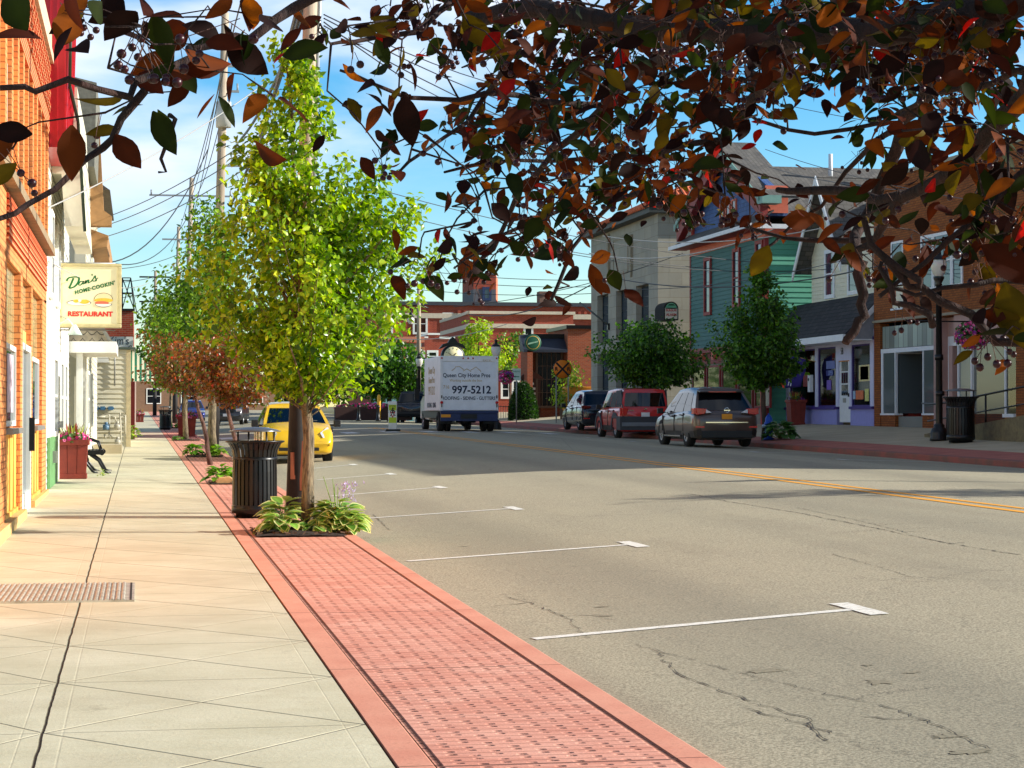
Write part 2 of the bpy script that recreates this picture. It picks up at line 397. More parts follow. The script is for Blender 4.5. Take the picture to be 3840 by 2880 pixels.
# border between concrete and bricks, stamped bricks, kerb
m = M('red_border', rough=.8, spec=.3); px, py, pz = m.xyz(); n_ = m.noise(2.5, 5); nf = m.noise(50, 3)
bc = m.mix(n_.ramp(.3, .7), lin((210, 138, 114)), lin((226, 160, 134))); bc = m.mix(nf.ramp(.55, .8, 0, .4), bc, lin((150, 90, 70))); bc = m.mix(m.noise(5, 6, .8).ramp(.55, .7, 0, .45), bc, lin((170, 108, 86)))
j = line((((py-12.9)/3.05).fract()-.5), .0022)
bc = m.mix(j, bc, lin((96, 56, 40))); m.color(bc); m.bump((j*-1.)+(nf*.2), .8, .01); BORD = m.m
m = M('stamped_brick', rough=.82, spec=.3); px, py, pz = m.xyz(); n_ = m.noise(2.0, 5); nf = m.noise(45, 3, .7)
rowh = .102; row = (py/rowh).floor(); odd = row.mod(2.)
ux = ((px-1.2)/.2 + odd*.5)
w1 = (m.noise(14, 2)-.5)*.10
vj = line((ux+w1).fract()-.5, .12)                      # upright joints
hj = line((py/rowh+w1).fract()-.5, .09)
cellr = (((ux+.5).floor()*17.13+row*5.71).op('SINE')*9137.).fract()
bc = m.mix(n_.ramp(.3, .7), lin((220, 150, 128)), lin((234, 174, 152))); bc = m.mix(cellr*.45, bc, lin((188, 112, 92)))
bc = m.mix(nf.ramp(.58, .8, 0, .35), bc, lin((236, 170, 140))); bc = m.mix(m.noise(1.1, 6, .75).ramp(.5, .72, 0, .4), bc, lin((196, 124, 104)))
rowc = (((py/rowh)+.5).fract()-.5)
spots = vj*line(rowc-.0, .36)*m.noise(6, 3, .7).ramp(.35, .6, .25, 1.15)
bc = m.mix(hj*.26, bc, lin((140, 76, 58))); bc = m.mix(spots*.85, bc, lin((92, 48, 38)))
ej = line(px-1.215, .018).max(line(px-2.195, .014)).max(line((((py-12.9)/3.05).fract()-.5), .004))
bc = m.mix(ej*.8, bc, lin((80, 46, 34)))
m.color(bc); m.bump((hj*-.5)+(spots*-1.3)+(ej*-1.)+(nf*.2), 1., .014); STAMP = m.m
strip('brick_strip', [1.2, 1.5, 1.85, 2.21], ysL, STAMP)
dk = plain('dirt_joint', (62, 52, 40), .95)
strip('pavement_joint', [1.02, 1.06], ysL, dk, -.012)
def kerb(name, x0, x1, zt0, zt1, zb, mat, y0, y1, r=.03, side=1):
    """kerb stone with rounded road edge, following the slope; side: +1 road lies at +X"""
    if side > 0: prof = [(x0, zb), (x0, zt0), (x1-r, zt1), (x1-r*.3, zt1-r*.3), (x1, zt1-r), (x1+.01, zb)]
    else: prof = [(x1, zb), (x1, zt1), (x0+r, zt0), (x0+r*.3, zt0-r*.3), (x0, zt0-r), (x0-.01, zb)]
    k = len(prof); yy = [y for y in ysL if y0 <= y <= y1]
    vs = [(x, y, z+SL*min(y, 420)) for y in yy for x, z in prof]
    fs = [(j*k+i, j*k+i+1, (j+1)*k+i+1, (j+1)*k+i) for j in range(len(yy)-1) for i in range(k-1)]
    return struct(MB().add(vs, fs, 0, False).build(name, mat))
kerb('kerb_border', 1.045, 1.195, .004, .004, -.15, BORD, -10, 420, .008)
kerb('kerb', 2.215, 2.36, .004, .004, -.25, BORD, -10, 420, .012)
# ---- right pavement
m = M('tan_concrete', rough=.85, spec=.3); px, py, pz = m.xyz(); n_ = m.noise(1.1, 5); nf = m.noise(30, 3)  # concrete in a darker tan than the near pavement
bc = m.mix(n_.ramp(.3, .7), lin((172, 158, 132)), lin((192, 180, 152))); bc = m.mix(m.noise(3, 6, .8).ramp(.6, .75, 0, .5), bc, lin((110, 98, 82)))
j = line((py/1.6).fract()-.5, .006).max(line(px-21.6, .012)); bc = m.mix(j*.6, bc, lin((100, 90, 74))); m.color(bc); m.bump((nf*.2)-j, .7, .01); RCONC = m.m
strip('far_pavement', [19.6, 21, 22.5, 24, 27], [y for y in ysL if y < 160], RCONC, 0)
m = M('weathered_red_paving', rough=.85, spec=.3); px, py, pz = m.xyz(); n_ = m.noise(1.4, 5); nf = m.noise(30, 3)
bc = m.mix(n_.ramp(.3, .7), lin((160, 92, 82)), lin((186, 116, 100))); bc = m.mix(m.noise(2.6, 6, .8).ramp(.58, .7, 0, .6), bc, lin((120, 92, 84)))
hj = line((py/.1).fract()-.5, .1).max(line((px/.2).fract()-.5, .06)); bc = m.mix(hj*.3, bc, lin((110, 66, 58))); m.color(bc); m.bump((hj*-.5)+(nf*.2), .6, .01); RRED = m.m
strip('far_brick_strip', [18.36, 19, 19.6], [y for y in ysL if y < 160], RRED, .0)
m = M('old_kerb', rough=.85); n_ = m.noise(1.6, 5); m.color(m.mix(n_.ramp(.4, .6), lin((150, 84, 74)), lin((120, 84, 74)))); OKERB = m.m
kerb('far_kerb', 18.2, 18.36, .212, .222, -.1, OKERB, -10, 160, .03, -1)
# ---- painted markings
wm = M('road_paint_white', rough=.75); n_ = wm.noise(25, 5, .75); n2 = wm.noise(2.5, 4)
wm.color(wm.mix(n_.ramp(.48, .66, 0, .8), lin((240, 238, 228)), lin((176, 168, 148)))); WPAINT = wm.m
ym = M('road_paint_yellow', rough=.75); n_ = ym.noise(16, 5, .75); n2 = ym.noise(1.5, 4)
ym.color(ym.mix(n_.ramp(.5, .75, 0, .6), lin((250, 170, 24)), lin((176, 150, 104)))); YPAINT = ym.m
def ribbon(mb, pts, wd, dz=.004, jit=0.):
    """flat ribbon on the ground through plan points"""
    n = len(pts); L = []
    for i, (x, y) in enumerate(pts):
        a_, b_ = pts[max(i-1, 0)], pts[min(i+1, n-1)]; d = math.hypot(b_[0]-a_[0], b_[1]-a_[1]) or 1; nx, ny = -(b_[1]-a_[1])/d, (b_[0]-a_[0])/d
        q = wd*(1+random.uniform(-jit, jit))/2
        for s_ in (q, -q): X, Y = x+nx*s_, y+ny*s_; L.append((X, Y, gz(X, Y)+dz))
    mb.add(L, [(2*i+1, 2*i+3, 2*i+2, 2*i) for i in range(n-1)])
def plan(pa, pb, k=14): return [(pa[0]+(pb[0]-pa[0])*i/k, pa[1]+(pb[1]-pa[1])*i/k) for i in range(k+1)]
mb = MB()
bays = [((2001, 2401), (3225, 2285)), ((1527, 2107), (2378, 2043)), ((1362, 1946), (1930, 1907)), ((1240, 1861), (1652, 1828)), ((1190, 1800), (1467, 1778)), ((1140, 1760), (1326, 1743)), ((1100,1728),(1235,1716))]
for (a_, b_) in bays:
    p, q = gp(*a_), gp(*b_); ribbon(mb, plan(p[:2], q[:2], 40), .115, .0045, .06)
    ribbon(mb, plan((q.x-.0, q.y-.40), (q.x-.02, q.y+.40), 6), .14, .006, .08)
for k_ in range(12):                                   # bays along the far kerb
    Y = 44.5+k_*6.7
    ribbon(mb, plan((15.7, Y), (18.1, Y-.05), 5), .09, .005); ribbon(mb, plan((15.7, Y-.35), (15.7, Y+.35), 3), .14, .009)
struct(mb.build('parking_lines', WPAINT))
mb = MB()
for dx in (-.17, .17): ribbon(mb, [(10.05+dx+.35*math.sin(y/60), y) for y in np.arange(-6, 96, 3.)], .115, .005)
struct(mb.build('centre_lines', YPAINT))
mb = MB()
for k_ in range(9): mb_x = 3.4+k_*1.6; ribbon(mb, plan((mb_x, 79.5), (mb_x, 82.6), 3), .55, .005)
ribbon(mb, plan((10.6, 92), (17.9, 92), 8), .5, .005)
struct(mb.build('crossing_stripes', WPAINT))
# ---- cracks and patches seen in the asphalt
ck = plain('crack_tar', (86, 82, 73), .95, var=.3)
mb = MB()
def crack(px_, wd=.018, br=.08):
    pts = []
    P3 = [gp(*q) for q in px_]
    for i in range(len(P3)-1):
        a_, b_ = P3[i], P3[i+1]; L = (b_-a_).length; k = max(3, int(L/.07))
        for j_ in range(k):
            t = j_/k; amp = .011
            pts.append((a_.x+(b_.x-a_.x)*t+random.gauss(0, amp), a_.y+(b_.y-a_.y)*t+random.gauss(0, amp)))
    ribbon(mb, pts, wd*.42, .004, .9)
    if br:
        for p in pts[::7]:
            if random.random() < br: ribbon(mb, [(p[0]+random.gauss(0, .02)+dx*i/5, p[1]+dy*i/5+random.gauss(0, .02)) for dx, dy in [(random.uniform(-.35, .35), random.uniform(-.35, .35))] for i in range(6)], wd*.6, .0035, .8)
crack([(2450, 2440), (2560, 2540), (2760, 2610), (3020, 2700), (3100, 2790)], .02)
crack([(2790, 2655), (2900, 2690), (3020, 2725), (3200, 2770)], .02)
crack([(1890, 2240), (1990, 2262), (2130, 2320), (2210, 2400)], .016)
crack([(2050, 2300), (2200, 2310), (2330, 2330)], .010)
crack([(2575, 1850), (2720, 1880), (3000, 1925), (3300, 1985), (3560, 2040), (3838, 2085)], .03)
crack([(2990, 1905), (3250, 1960), (3450, 2010)], .018)
crack([(3120, 2080), (3300, 2130), (3420, 2165), (3600, 2175), (3838, 2182)], .014)
crack([(2500, 2230), (3000, 2200), (3500, 2165)], .008, 0)
crack([(2380, 2420), (2900, 2560), (3350, 2660), (3600, 2760), (3838, 2860)], .014)
crack([(1400, 1930), (1460, 1990)], .02)
crack([(2100, 1640), (2160, 1700), (2300, 1730)], .015)
struct(mb.build('road_cracks', ck))
pm = plain('tar_patch', (138, 130, 108), .95, var=.35, scale=40)
mb = MB()
def blot(x, y, rx, ry):
    c_ = gp(x, y); n = 26; rx *= .7; ry *= .7; vs = [(c_.x, c_.y, gz(c_.x, c_.y)+.003)]
    for i in range(n):
        t = 2*math.pi*i/n; q = random.uniform(.45, 1.15); X, Y = c_.x+rx*q*math.cos(t), c_.y+ry*q*math.sin(t); vs.append((X, Y, gz(X, Y)+.003))
    mb.add(vs, [(0, i+1, (i+1) % n+1) for i in range(n)])
for q in [(3300, 2563, .12, .16), (3560, 2765, .12, .10), (3640, 2828, .14, .10), (3420, 2525, .09, .06), (2255, 2278, .10, .08), (2270, 2312, .10, .08), (2870, 2520, .2, .14), (3250, 2500, .06, .06), (1740, 2050, .1, .05)]: blot(*q)
struct(mb.build('tar_patches', pm))
# ================================================================= left side of the street
FM_WHITE = plain('white_frame', (236, 236, 228), .5, var=.06)
FM_GREY = plain('grey_metal', (150, 150, 146), .4, .4, var=.1)
GL = glass('dark_glass'); GLB = glass('sky_glass', (40, 60, 76), .03)
DARK = plain('dark_interior', (26, 24, 22), .9)
BLACK = plain('black_paint', (20, 20, 22), .35, .3, var=.2, spec=.6)
ORB = brick('orange_brick', (236, 160, 98), (218, 134, 78), (166, 106, 66), .21, .073, .008, .25)
ORB2 = brick('orange_brick_red', (206, 84, 44), (180, 70, 38), (232, 170, 120), .21, .073, .012, .2)
YEL = plain('ochre_panel', (240, 186, 88), .6, var=.12, scale=2)
m = M('ochre_painted_boards', rough=.65); n = m.noise(3, 5, .6, stretch=(1, 1, .25)); n2 = m.noise(.9, 3)
cc = m.mix(n.ramp(.35, .65), lin((246, 196, 96)), lin((226, 160, 66))); cc = m.mix(n2.ramp(.5, .7, 0, .6), cc, lin((198, 122, 52))); m.color(cc); BOARDS = m.m
PALE = plain('pale_boarded_panel', (246, 178, 106), .7, var=.1, scale=1.2)
m = M('glass_block', (.3, .32, .26), .15, 0, .7); n = m.noise(6, 4, .6, stretch=(1, 1, .3)); cc = m.mix(n.ramp(.3, .7), lin((150, 140, 92)), lin((206, 196, 150)))
t = m.nt.nodes.new('ShaderNodeTexBrick'); m.nt.links.new(m.coord('UV'), t.inputs[0]); t.offset = 0
t.inputs['Scale'].default_value = 1; t.inputs['Brick Width'].default_value = .2; t.inputs['Row Height'].default_value = .2; t.inputs['Mortar Size'].default_value = .008
cc = m.mix(E(m.nt, t.outputs['Fac']), cc, lin((120, 110, 80))); cc = m.mix(m.noise(2.2, 3).ramp(.55, .62, 0, .5), cc, lin((196, 130, 90))); m.color(cc); m.bump(n, .5, .02); GBLOCK = m.m
# ---- orange brick storefront, x = -1.48, seen almost edge-on
B = Fac('brick_storefront', 'orange brick storefront with ochre panels and glass block windows, nearest on left', 'building', (-1.48, 14.), (-1.48, 33.5))
o = B.o; Z0 = B.z0
def Yl(Y): return Y-14.
mb = MB()
piers = [(0, 23.5-14), (26.25-14, 26.75-14), (28.85-14, 29.2-14), (32.1-14, 19.5)]
for a_, b_ in piers: mb.box(a_, b_, -.03, .4, 0, 3.3-Z0+.0)
mb.box(0, 19.5, -.03, .4, 3.25-Z0+.002, 4.0-Z0)
mb.box(0, 19.5, .05, 6, 4.05-Z0, 6.9-Z0)
mb.build('wall', ORB, o)
MB().box(0, 19.5, .42, 7, 0, 4.0-Z0).build('body_wall', ORB, o)
# band of red corbelled bricks over the shop windows
mb = MB()
for i in range(7): mb.box(9.4, 19.2, -.055-.006*(i % 2), -.031, 3.44-Z0+i*.078, 3.44-Z0+i*.078+.055)
mb.build('corbel_band', ORB2, o)
MB().box(0, 19.55, -.16, .2, 4.02-Z0, 4.14-Z0).build('sill_course', plain('weathered_stone', (150, 128, 98), .8, var=.25), o)
# upper storey: pilasters, pale filled bays, red lattice brick, cornice
mb = MB()
for i in range(14): Y = 18.0+i*1.16; mb.box(Yl(Y), Yl(Y)+.34, -.06, .1, 4.16-Z0, 6.0-Z0)
mb.build('pilaster', ORB, o)
for i in range(13):
    Y = 18.34+i*1.16
    if i % 2: MB().box(Yl(Y)+.004, Yl(Y)+.816, -.0, .12, 4.16-Z0, 5.7-Z0).build('boarded_window', PALE, o)
    else: window(o, Yl(Y)+.1, Yl(Y)+.72, 4.3-Z0, 5.4-Z0, FM_WHITE, GLB, .045, .05)
mb = MB(); mb.box(0, 19.5, -.07, .2, 6.0-Z0, 6.25-Z0)
for r_ in range(8):
    for k_ in range(44): mb.box(.1+k_*.44+(r_ % 2)*.22, .32+k_*.44+(r_ % 2)*.22, -.09, .06, 6.27-Z0+r_*.1, 6.27-Z0+r_*.1+.07)
mb.build('lattice_brickwork', ORB2, o)
MB().box(-.1, 19.6, -.13, .6, 7.1-Z0, 7.24-Z0).box(-.1, 19.6, -.1, .5, 7.24-Z0, 7.6-Z0).build('cornice', plain('pale_cornice', (214, 190, 160), .7, var=.2), o)
# shop front bays
for (a_, b_) in ((23.5, 26.25), (29.2, 32.1)):
    MB().box(Yl(a_), Yl(b_), .05, .2, 2.34-Z0, 3.25-Z0).build('glass_block_panel', GBLOCK, o)
    f = window(o, Yl(a_)+.25, Yl(b_)-.7, 1.42-Z0, 2.25-Z0, FM_WHITE, GLB, .03, .06, depth=.045, mid=False)
    MB().box(Yl(a_), Yl(b_), .06, .2, 1.28-Z0, 2.335-Z0).build('surround', ORB, o)
    mb = MB()
    k_ = 7; wd = (b_-a_)/k_
    for i in range(k_): mb.box(Yl(a_)+i*wd+.006, Yl(a_)+(i+1)*wd-.006, .02+.012*(i % 2), .2, .25, 1.26-Z0)
    mb.box(Yl(a_), Yl(b_), -.01, .2, .12, .248)
    mb.build('lower_panel', BOARDS, o)
    MB().box(Yl(a_)+.1, Yl(b_)-.5, -.10, .05, 1.27-Z0, 1.335-Z0).build('window_sill', FM_GREY, o)
# window art and a door between the bays
MB().box(Yl(24.1), Yl(25.2), -.007, -.001, 1.5-Z0+.02, 2.2-Z0).build('window_poster', plain('pink_white_poster', (226, 206, 220), .4, var=.2, scale=9), o)
d_ = MB().box(Yl(26.8), Yl(26.87), -.03, .2, .1, 2.42-Z0).box(Yl(28.75), Yl(28.85), -.03, .2, .1, 2.42-Z0).box(Yl(26.87), Yl(28.75), -.02, .2, 2.34-Z0, 2.42-Z0).box(Yl(26.87), Yl(28.75), -.01, .1, .1, .36).build('door', FM_WHITE, o)
MB().box(Yl(26.87), Yl(28.75), .03, .1, .36, 2.34-Z0).build('glass', GLB, d_)
MB().box(Yl(28.35), Yl(28.5), -.10, -.03, .9, 1.35).build('handle', BLACK, d_)
MB().box(Yl(26.75), Yl(28.85), .04, .2, 2.425-Z0, 2.62-Z0).build('door_head_panel', PALE, o)
MB().box(Yl(26.75), Yl(28.85), .05, .2, 2.63-Z0, 3.25-Z0).build('glass_block_panel', GBLOCK, o)
m = M('chipped_plinth', rough=.85); n = m.noise(3, 6, .8); m.color(m.mix(n.ramp(.45, .6), lin((226, 186, 112)), lin((186, 160, 120)))); m.bump(n, .8, .03)
MB().box(0, 12.6, -.10, .0, -.1, .20).box(15, 19.5, -.08, 0, -.1, .20).build('plinth', m.m, o)
# ---- white clapboard building with red metal top
WHITE_S = plain('white_siding', (246, 244, 232), .55, var=.05)
CREAM_S = plain('cream_siding', (220, 214, 190), .6, var=.06)
B = Fac('white_clapboard_building', 'white clapboard house with bright red metal top storey, beyond the orange brick', 'building', (-1.5, 33.55), (-1.5, 45.5))
o = B.o; z0 = B.z0
clap(o, 'wall', 0, 11.9, 0, 5.6, WHITE_S, 0, .13, .014)
MB().box(0, 11.9, .25, 7, 0, 6.4).build('body_wall', WHITE_S, o)
RED = plain('red_standing_seam', (204, 34, 44), .35, .1, var=.05)
mb = MB(); mb.prism([(.05, 5.52), (-.34, 5.52), (-.40, 7.95), (.05, 7.95)], 'x', 0, 2.6)      # top storey, leaning out over the pavement
for i in range(5): u = .1+i*.6; mb.slab((u, -.345, 5.6), (u, -.41, 7.9), (u+.03, -.41, 7.9), (u+.03, -.345, 5.6), .02)
for y_ in (-.33, -.21, -.10): mb.box(-.02, .0, y_-.010, y_+.010, 5.53, 7.94)
mb.box(0, 9, .05, 6, 5.62, 7.95)
mb.build('metal_top_storey', RED, o)
mb = MB(); mb.prism([(-.02, 5.4), (-.18, 5.4), (-.24, 4.5), (-.56, 4.5), (-.44, 6.9), (-.02, 6.9)], 'x', 2.62, 9.)
mb.build('eave_return', CREAM_S, o)
MB().tube([(-.01, -.42, 8.0), (-.01, -.40, 6.5), (2.5, -.46, 6.3), (2.56, -.58, 4.4)], .03, 6).build('downpipe', plain('dark_green_trim', (34, 52, 36), .4), o)
for (a_, b_, c_, d_) in ((1.7, 2.5, 3.3, 4.6), (4.6, 5.4, 3.3, 4.6), (6.1, 7.2, .95, 2.2), (8.2, 9.4, .95, 2.2), (3.0, 4.4, .95, 2.2)): window(o, a_, b_, c_, d_, FM_WHITE, GLB, 0, .09, depth=.07)
f = MB().box(4.85, 5.75, -.05, .02, .05, 2.15).build('door', FM_WHITE, o); MB().box(5.0, 5.6, -.06, -.045, .9, 1.95).build('glass', GLB, f); MB().box(5.64, 5.7, -.12, -.05, 1.0, 1.12).build('handle', FM_GREY, f)
MB().box(1.2, 4.7, -.06, -.016, .02, .86).build('green_dado', plain('green_board', (98, 148, 92), .6), o)
MB().box(5.9, 11.8, -.06, -.016, .02, .86).build('green_dado', plain('green_board_b', (98, 148, 92), .6), o)
MB().box(.02, .14, -.05, 0, 0, 5.5).build('corner_board', FM_WHITE, o)
MB().box(2.3, 2.5, -.13, -.05, .42, .62).build('utility_box', FM_GREY, o)
gl_ = MB().tube([(6.2, -.02, 2.95), (6.2, -.18, 3.05), (6.2, -.3, 2.9)], .02, 6).lathe([(.03, 0), (.06, -.05), (.15, -.2), (.14, -.2)], (6.2, -.3, 2.95), 12).build('gooseneck_lamp', plain('pale_enamel', (206, 222, 214), .35), o)
# ---- scalloped porch canopy
P_ = wc(250, 1400, 44); 
B = Fac('porch_canopy', 'small porch canopy of grey scalloped shingles beside the white clapboard house', 'canopy', (-1.5, 45.6), (-1.5, 49.4)); o = B.o; z0 = B.z0
m = M('fish_scale_shingle', rough=.8); n = m.noise(12, 4); px, py, pz = m.xyz('UV')
rw = (py/.16); rr = rw.floor().mod(2.); uu = ((px/.2)+rr*.5).fract()-.5; vv = rw.fract()
arc = (uu.abs()*uu.abs()*2.2+.08)
e_ = line(vv-arc, .10); cc = m.mix(n.ramp(.3, .7), lin((150, 140, 118)), lin((128, 120, 104))); cc = m.mix(e_, cc, lin((52, 48, 40))); m.color(cc); m.bump(e_*-1., .8, .02)
MB().prism([(0, 2.75), (-.88, 2.75), (-.30, 3.72), (0, 3.9)], 'x', 0, 3.7).build('shingled_roof', m.m, o)
MB().box(-.05, 3.8, -1.02, .02, 2.50, 2.745).build('fascia', FM_WHITE, o)
MB().slab((-.03, -.93, 2.76), (-.03, -.33, 3.74), (-.03, -.24, 3.78), (-.03, -.84, 2.76), .03).build('rake_trim', plain('grey_trim', (120, 120, 112), .7), o)
for x_ in (.15, 1.7, 3.4): MB().box(x_, x_+.14, -.30, -.16, -.2, 2.498).build('post', FM_WHITE, o)
# ---- cream house behind with gabled brown eaves
B = Fac('gabled_house', 'cream sided house with deep brown overhanging eaves, between canopy and meter wall', 'house', (-1.25, 49.5), (-1.25, 63.5)); o = B.o; z0 = B.z0
clap(o, 'wall', 0, 14, 0, 7.0, CREAM_S, 0, .13, .014)
MB().box(.02, 14, .25, 7, 0, 7.0).build('body_wall', CREAM_S, o)
BRN = plain('brown_soffit', (176, 132, 86), .7, var=.15)
mb = MB(); mb.prism([(.1, 6.0), (-.55, 6.0), (-.55, 6.25), (-.35, 6.4), (-.20, 9.2), (.1, 9.4)], 'x', 4.5, 5.0)
mb.prism([(.1, 5.4), (-.42, 5.5), (-.46, 5.8), (.1, 6.0)], 'x', 5.1, 13.9); mb.build('eaves', BRN, o)
ROOFG = plain('grey_shingles', (96, 92, 84), .9, var=.3, scale=8)
MB().prism([(.2, 7.02), (-.2, 7.0), (-.25, 9.0), (.6, 9.2)], 'x', .1, 4.4).build('shingled_gable', plain('weathered_shingle', (120, 118, 106), .85, var=.25, scale=10), o)
MB().prism([(-.5, 7.0), (7, 7.0), (3.2, 9.6)], 'x', 5.2, 13.9).build('roof', ROOFG, o)
for u_ in (2.0, 6.0, 10.0): window(o, u_, u_+.8, 3.9, 5.2, FM_WHITE, GLB, 0, .09)
for u_ in (1.0, 5.0): window(o, u_, u_+1.6, .9, 2.1, FM_WHITE, GLB, 0, .09)
# stoop
MB().box(0, 1.7, 0, .75, 0, .24).build('concrete_step', RCONC, thing_step := thing('stoop', 'low concrete step against the cream house wall behind the bench', 'step', (-1.2, 54.5, gz(-1, 54)), R(90)))
thing_step.location = (-.45, 57, gz(-1, 57)); 
# ---- siding wing with the gas meters, facing us
B = Fac('siding_shop', 'single storey shop with cream siding and gas meters on its end wall', 'building', (-7, 65.0), (-.29, 65.0)); o = B.o; z0 = B.z0
clap(o, 'end_wall', 0, 6.71, 0, 3.03, CREAM_S, 0, .15, .03, .05)
MB().box(.001, 6.70, .055, 10.5, 0, 3.02).build('body_wall', CREAM_S, o)
MB().box(6.62, 6.76, -.04, .06, 0, 3.02).build('corner_board', plain('tan_board', (206, 190, 150), .6), o)
MB().box(-.1, 6.9, -.12, 10.6, 3.03, 3.10).build('roof_edge', plain('green_flashing', (70, 84, 74), .6), o)
mb = MB()
u_, z_ = B.hit(430, 1500); mb.tube([(B.hit(430, 1290)[0], -.07, 3.2), (B.hit(430, 1500)[0], -.07, 1.9)], .022, 6)
mb.tube([(B.hit(350, 1380)[0], -.04, 2.7), (B.hit(350, 1560)[0], -.04, 1.3)], .01, 5); mb.build('conduit', FM_GREY, o)
MB().box(*B.hit(320, 1380)[:1], B.hit(408, 1380)[0], -.14, -.03, 2.62, 2.74).build('window_sill', FM_WHITE, o)
w_ = window(o, B.hit(318, 1360)[0], B.hit(400, 1360)[0], 2.80, 3.05, FM_WHITE, GL, -.03, .04, depth=.03, mid=False)
PIPE = plain('pale_grey_pipe', (196, 190, 170), .5, var=.1)
gm_ = thing('gas_meter_bank', 'three gas meters on a tangle of pale grey pipes against the siding wall', 'gas meters', (-1.0, 64.9, gz(-1, 64.9)))
def gpt(x, y, off=.25):
    u, z = B.hit(x, y, off); p = B.p0+B.u*u+B.n*off; return (p.x+1.0, p.y-64.9, z+B.z0-gm_.location.z)
mb = MB()
for pl in ([(350, 1565), (350, 1650)], [(350, 1566), (395, 1562)], [(385, 1552), (410, 1555), (410, 1620)], [(415, 1562), (432, 1565), (434, 1580)], [(450, 1548), (453, 1610), (453, 1665)], [(450, 1556), (470, 1558), (470, 1630)], [(338, 1613), (455, 1613)], [(410, 1628), (425, 1640), (440, 1640), (442, 1650)], [(408, 1620), (412, 1645)], [(392, 1628), (396, 1645)]):
    mb.tube([gpt(*q) for q in pl], .028, 6)
mb.build('pipework', PIPE, gm_)
for (x, y, c_) in ((398, 1600, 'a'), (440, 1597, 'b'), (442, 1655, 'b')):
    p = gpt(x, y, .3)
    MB().box(p[0]-.1, p[0]+.1, p[1]-.08, p[1]+.08, p[2]-.10, p[2]+.07).lathe([(.001, -.1), (.085, -.1), (.085, .02), (.001, .02)], (p[0], p[1]-.08, p[2]-.02), 12, axis='y').lathe([(.001, .07), (.05, .07), (.05, .14), (.001, .14)], p, 8).build('meter', plain('meter_blue_grey' if c_ == 'a' else 'meter_grey', (96, 130, 158) if c_ == 'a' else (186, 182, 168), .45), gm_)
for i, x in enumerate((361, 385, 415)):
    p = gpt(x, 1531, .12); q = MB().box(p[0]-.07, p[0]+.07, p[1]-.05, p[1]+.07, p[2]-.06, p[2]+.06).box(p[0]-.1, p[0]+.1, p[1]+.02, p[1]+.09, p[2]-.03, p[2]+.03).build('regulator', plain('blue_regulator', (60, 110, 150), .5), gm_)
# awning on its street side
aw = thing('striped_awning', 'green and white striped shop awning over the left pavement', 'awning', (-.28, 66.3, gz(0, 66.3)), R(90))
m = M('awning_stripes', rough=.8); px, py, pz = m.xyz('UV'); st = ((px/.42)).fract().lt(.5); n = m.noise(5, 4)
cc = m.mix(st, lin((36, 120, 92)), lin((232, 230, 206))); m.color(m.mix(n.ramp(.5, .8, 0, .3), cc, lin((120, 120, 100))))
mb = MB(); mb.add([(0, 0, 3.1), (7, 0, 3.1), (7, -.78, 2.35), (0, -.78, 2.35), (0, -.8, 2.05), (7, -.8, 2.05)], [(0, 1, 2, 3), (3, 2, 5, 4)])
mb.build('valance', m.m, aw)
m2 = M('awning_end', rough=.8); px, py, pz = m2.xyz('UV'); st = ((px/.15)).fract().lt(.5); m2.color(m2.mix(st, lin((36, 124, 96)), lin((236, 234, 212))))
mb = MB(); mb.prism([(0, 2.05), (-.81, 2.05), (-.81, 2.36), (0, 3.12)], 'x', -.03, -.001); mb.build('end_panel', m2.m, aw)
MB().tube([(-.02, -.8, 2.06), (7, -.8, 2.06)], .02, 5).build('frame', BLACK, aw)
# ---- red brick building beyond with Kim's sign
RB = brick('red_brick', (168, 74, 52), (142, 56, 40), (150, 128, 108), .21, .073, .007, .35)
B = Fac('red_brick_shop', 'old red brick building with a rooftop frame behind the striped awning', 'building', (-9, 77.), (-.2, 77.)); o = B.o; z0 = B.z0
MB().box(0, 8.8, 0, 16, 0, B.hit(430, 1165)[1]).build('wall', RB, o)
MB().box(0, 8.85, -.06, .3, B.hit(430, 1165)[1], B.hit(430, 1157)[1]).build('coping', BLACK, o)
window(o, B.hit(345, 1250)[0], B.hit(368, 1250)[0], B.hit(360, 1290)[1], B.hit(360, 1185)[1], FM_WHITE, GLB, 0, .12)
MB().box(8.2, 8.86, -.05, 0, 0, 3.1).build('pilaster', plain('dark_red_paint', (120, 30, 26), .6), o)
MB().box(8.84, 8.9, 1, 2.2, 0.1, 2.6).build('door', FM_WHITE, o)
sg = thing('shop_sign', "white hanging sign lettered Kim's on the red brick building", 'sign', (B.hit(388, 1300, .9)[0]-9, 76.1, gz(-1, 76)))
u0_, z1_ = B.hit(388, 1262, .9); u1_, z2_ = B.hit(500, 1345, .9); sg.location = (u0_-9, 76.1, gz(-1, 76)); dz = B.z0-gz(-1, 76)
W_ = u1_-u0_; Ht = z1_-z2_
MB().box(0, W_, 0, .12, z2_+dz, z1_+dz).build('board', FM_WHITE, sg)
INK = plain('dark_blue_ink', (30, 40, 60), .6, var=0)
text_obj('lettering', "Kim's", .42, INK, sg, face_mtx(.42*W_*1.2, -.006, z2_+dz+Ht*.80), .003, .8, .1)
text_obj('lettering', "Day Spa", .38, INK, sg, face_mtx(W_*.72, -.006, z2_+dz+Ht*.42), .003, .9, .1)
MB().box(W_*.55, W_*.6, .12, .9, z1_+dz-.2, z1_+dz-.1).build('bracket', BLACK, sg)
an = thing('antenna_tower', 'black steel lattice tower standing on the red brick roof', 'frame', (-1.0, 80, gz(-1, 77)+B.hit(430, 1165)[1]))
mb = MB(); bx = [wc(x, y, 81) for x, y in ((458, 1160), (503, 1160), (515, 1190), (470, 1190), (458, 1042), (490, 1042))]
def L_(p): return (p.x+1.0, p.y-80, p.z-an.location.z)
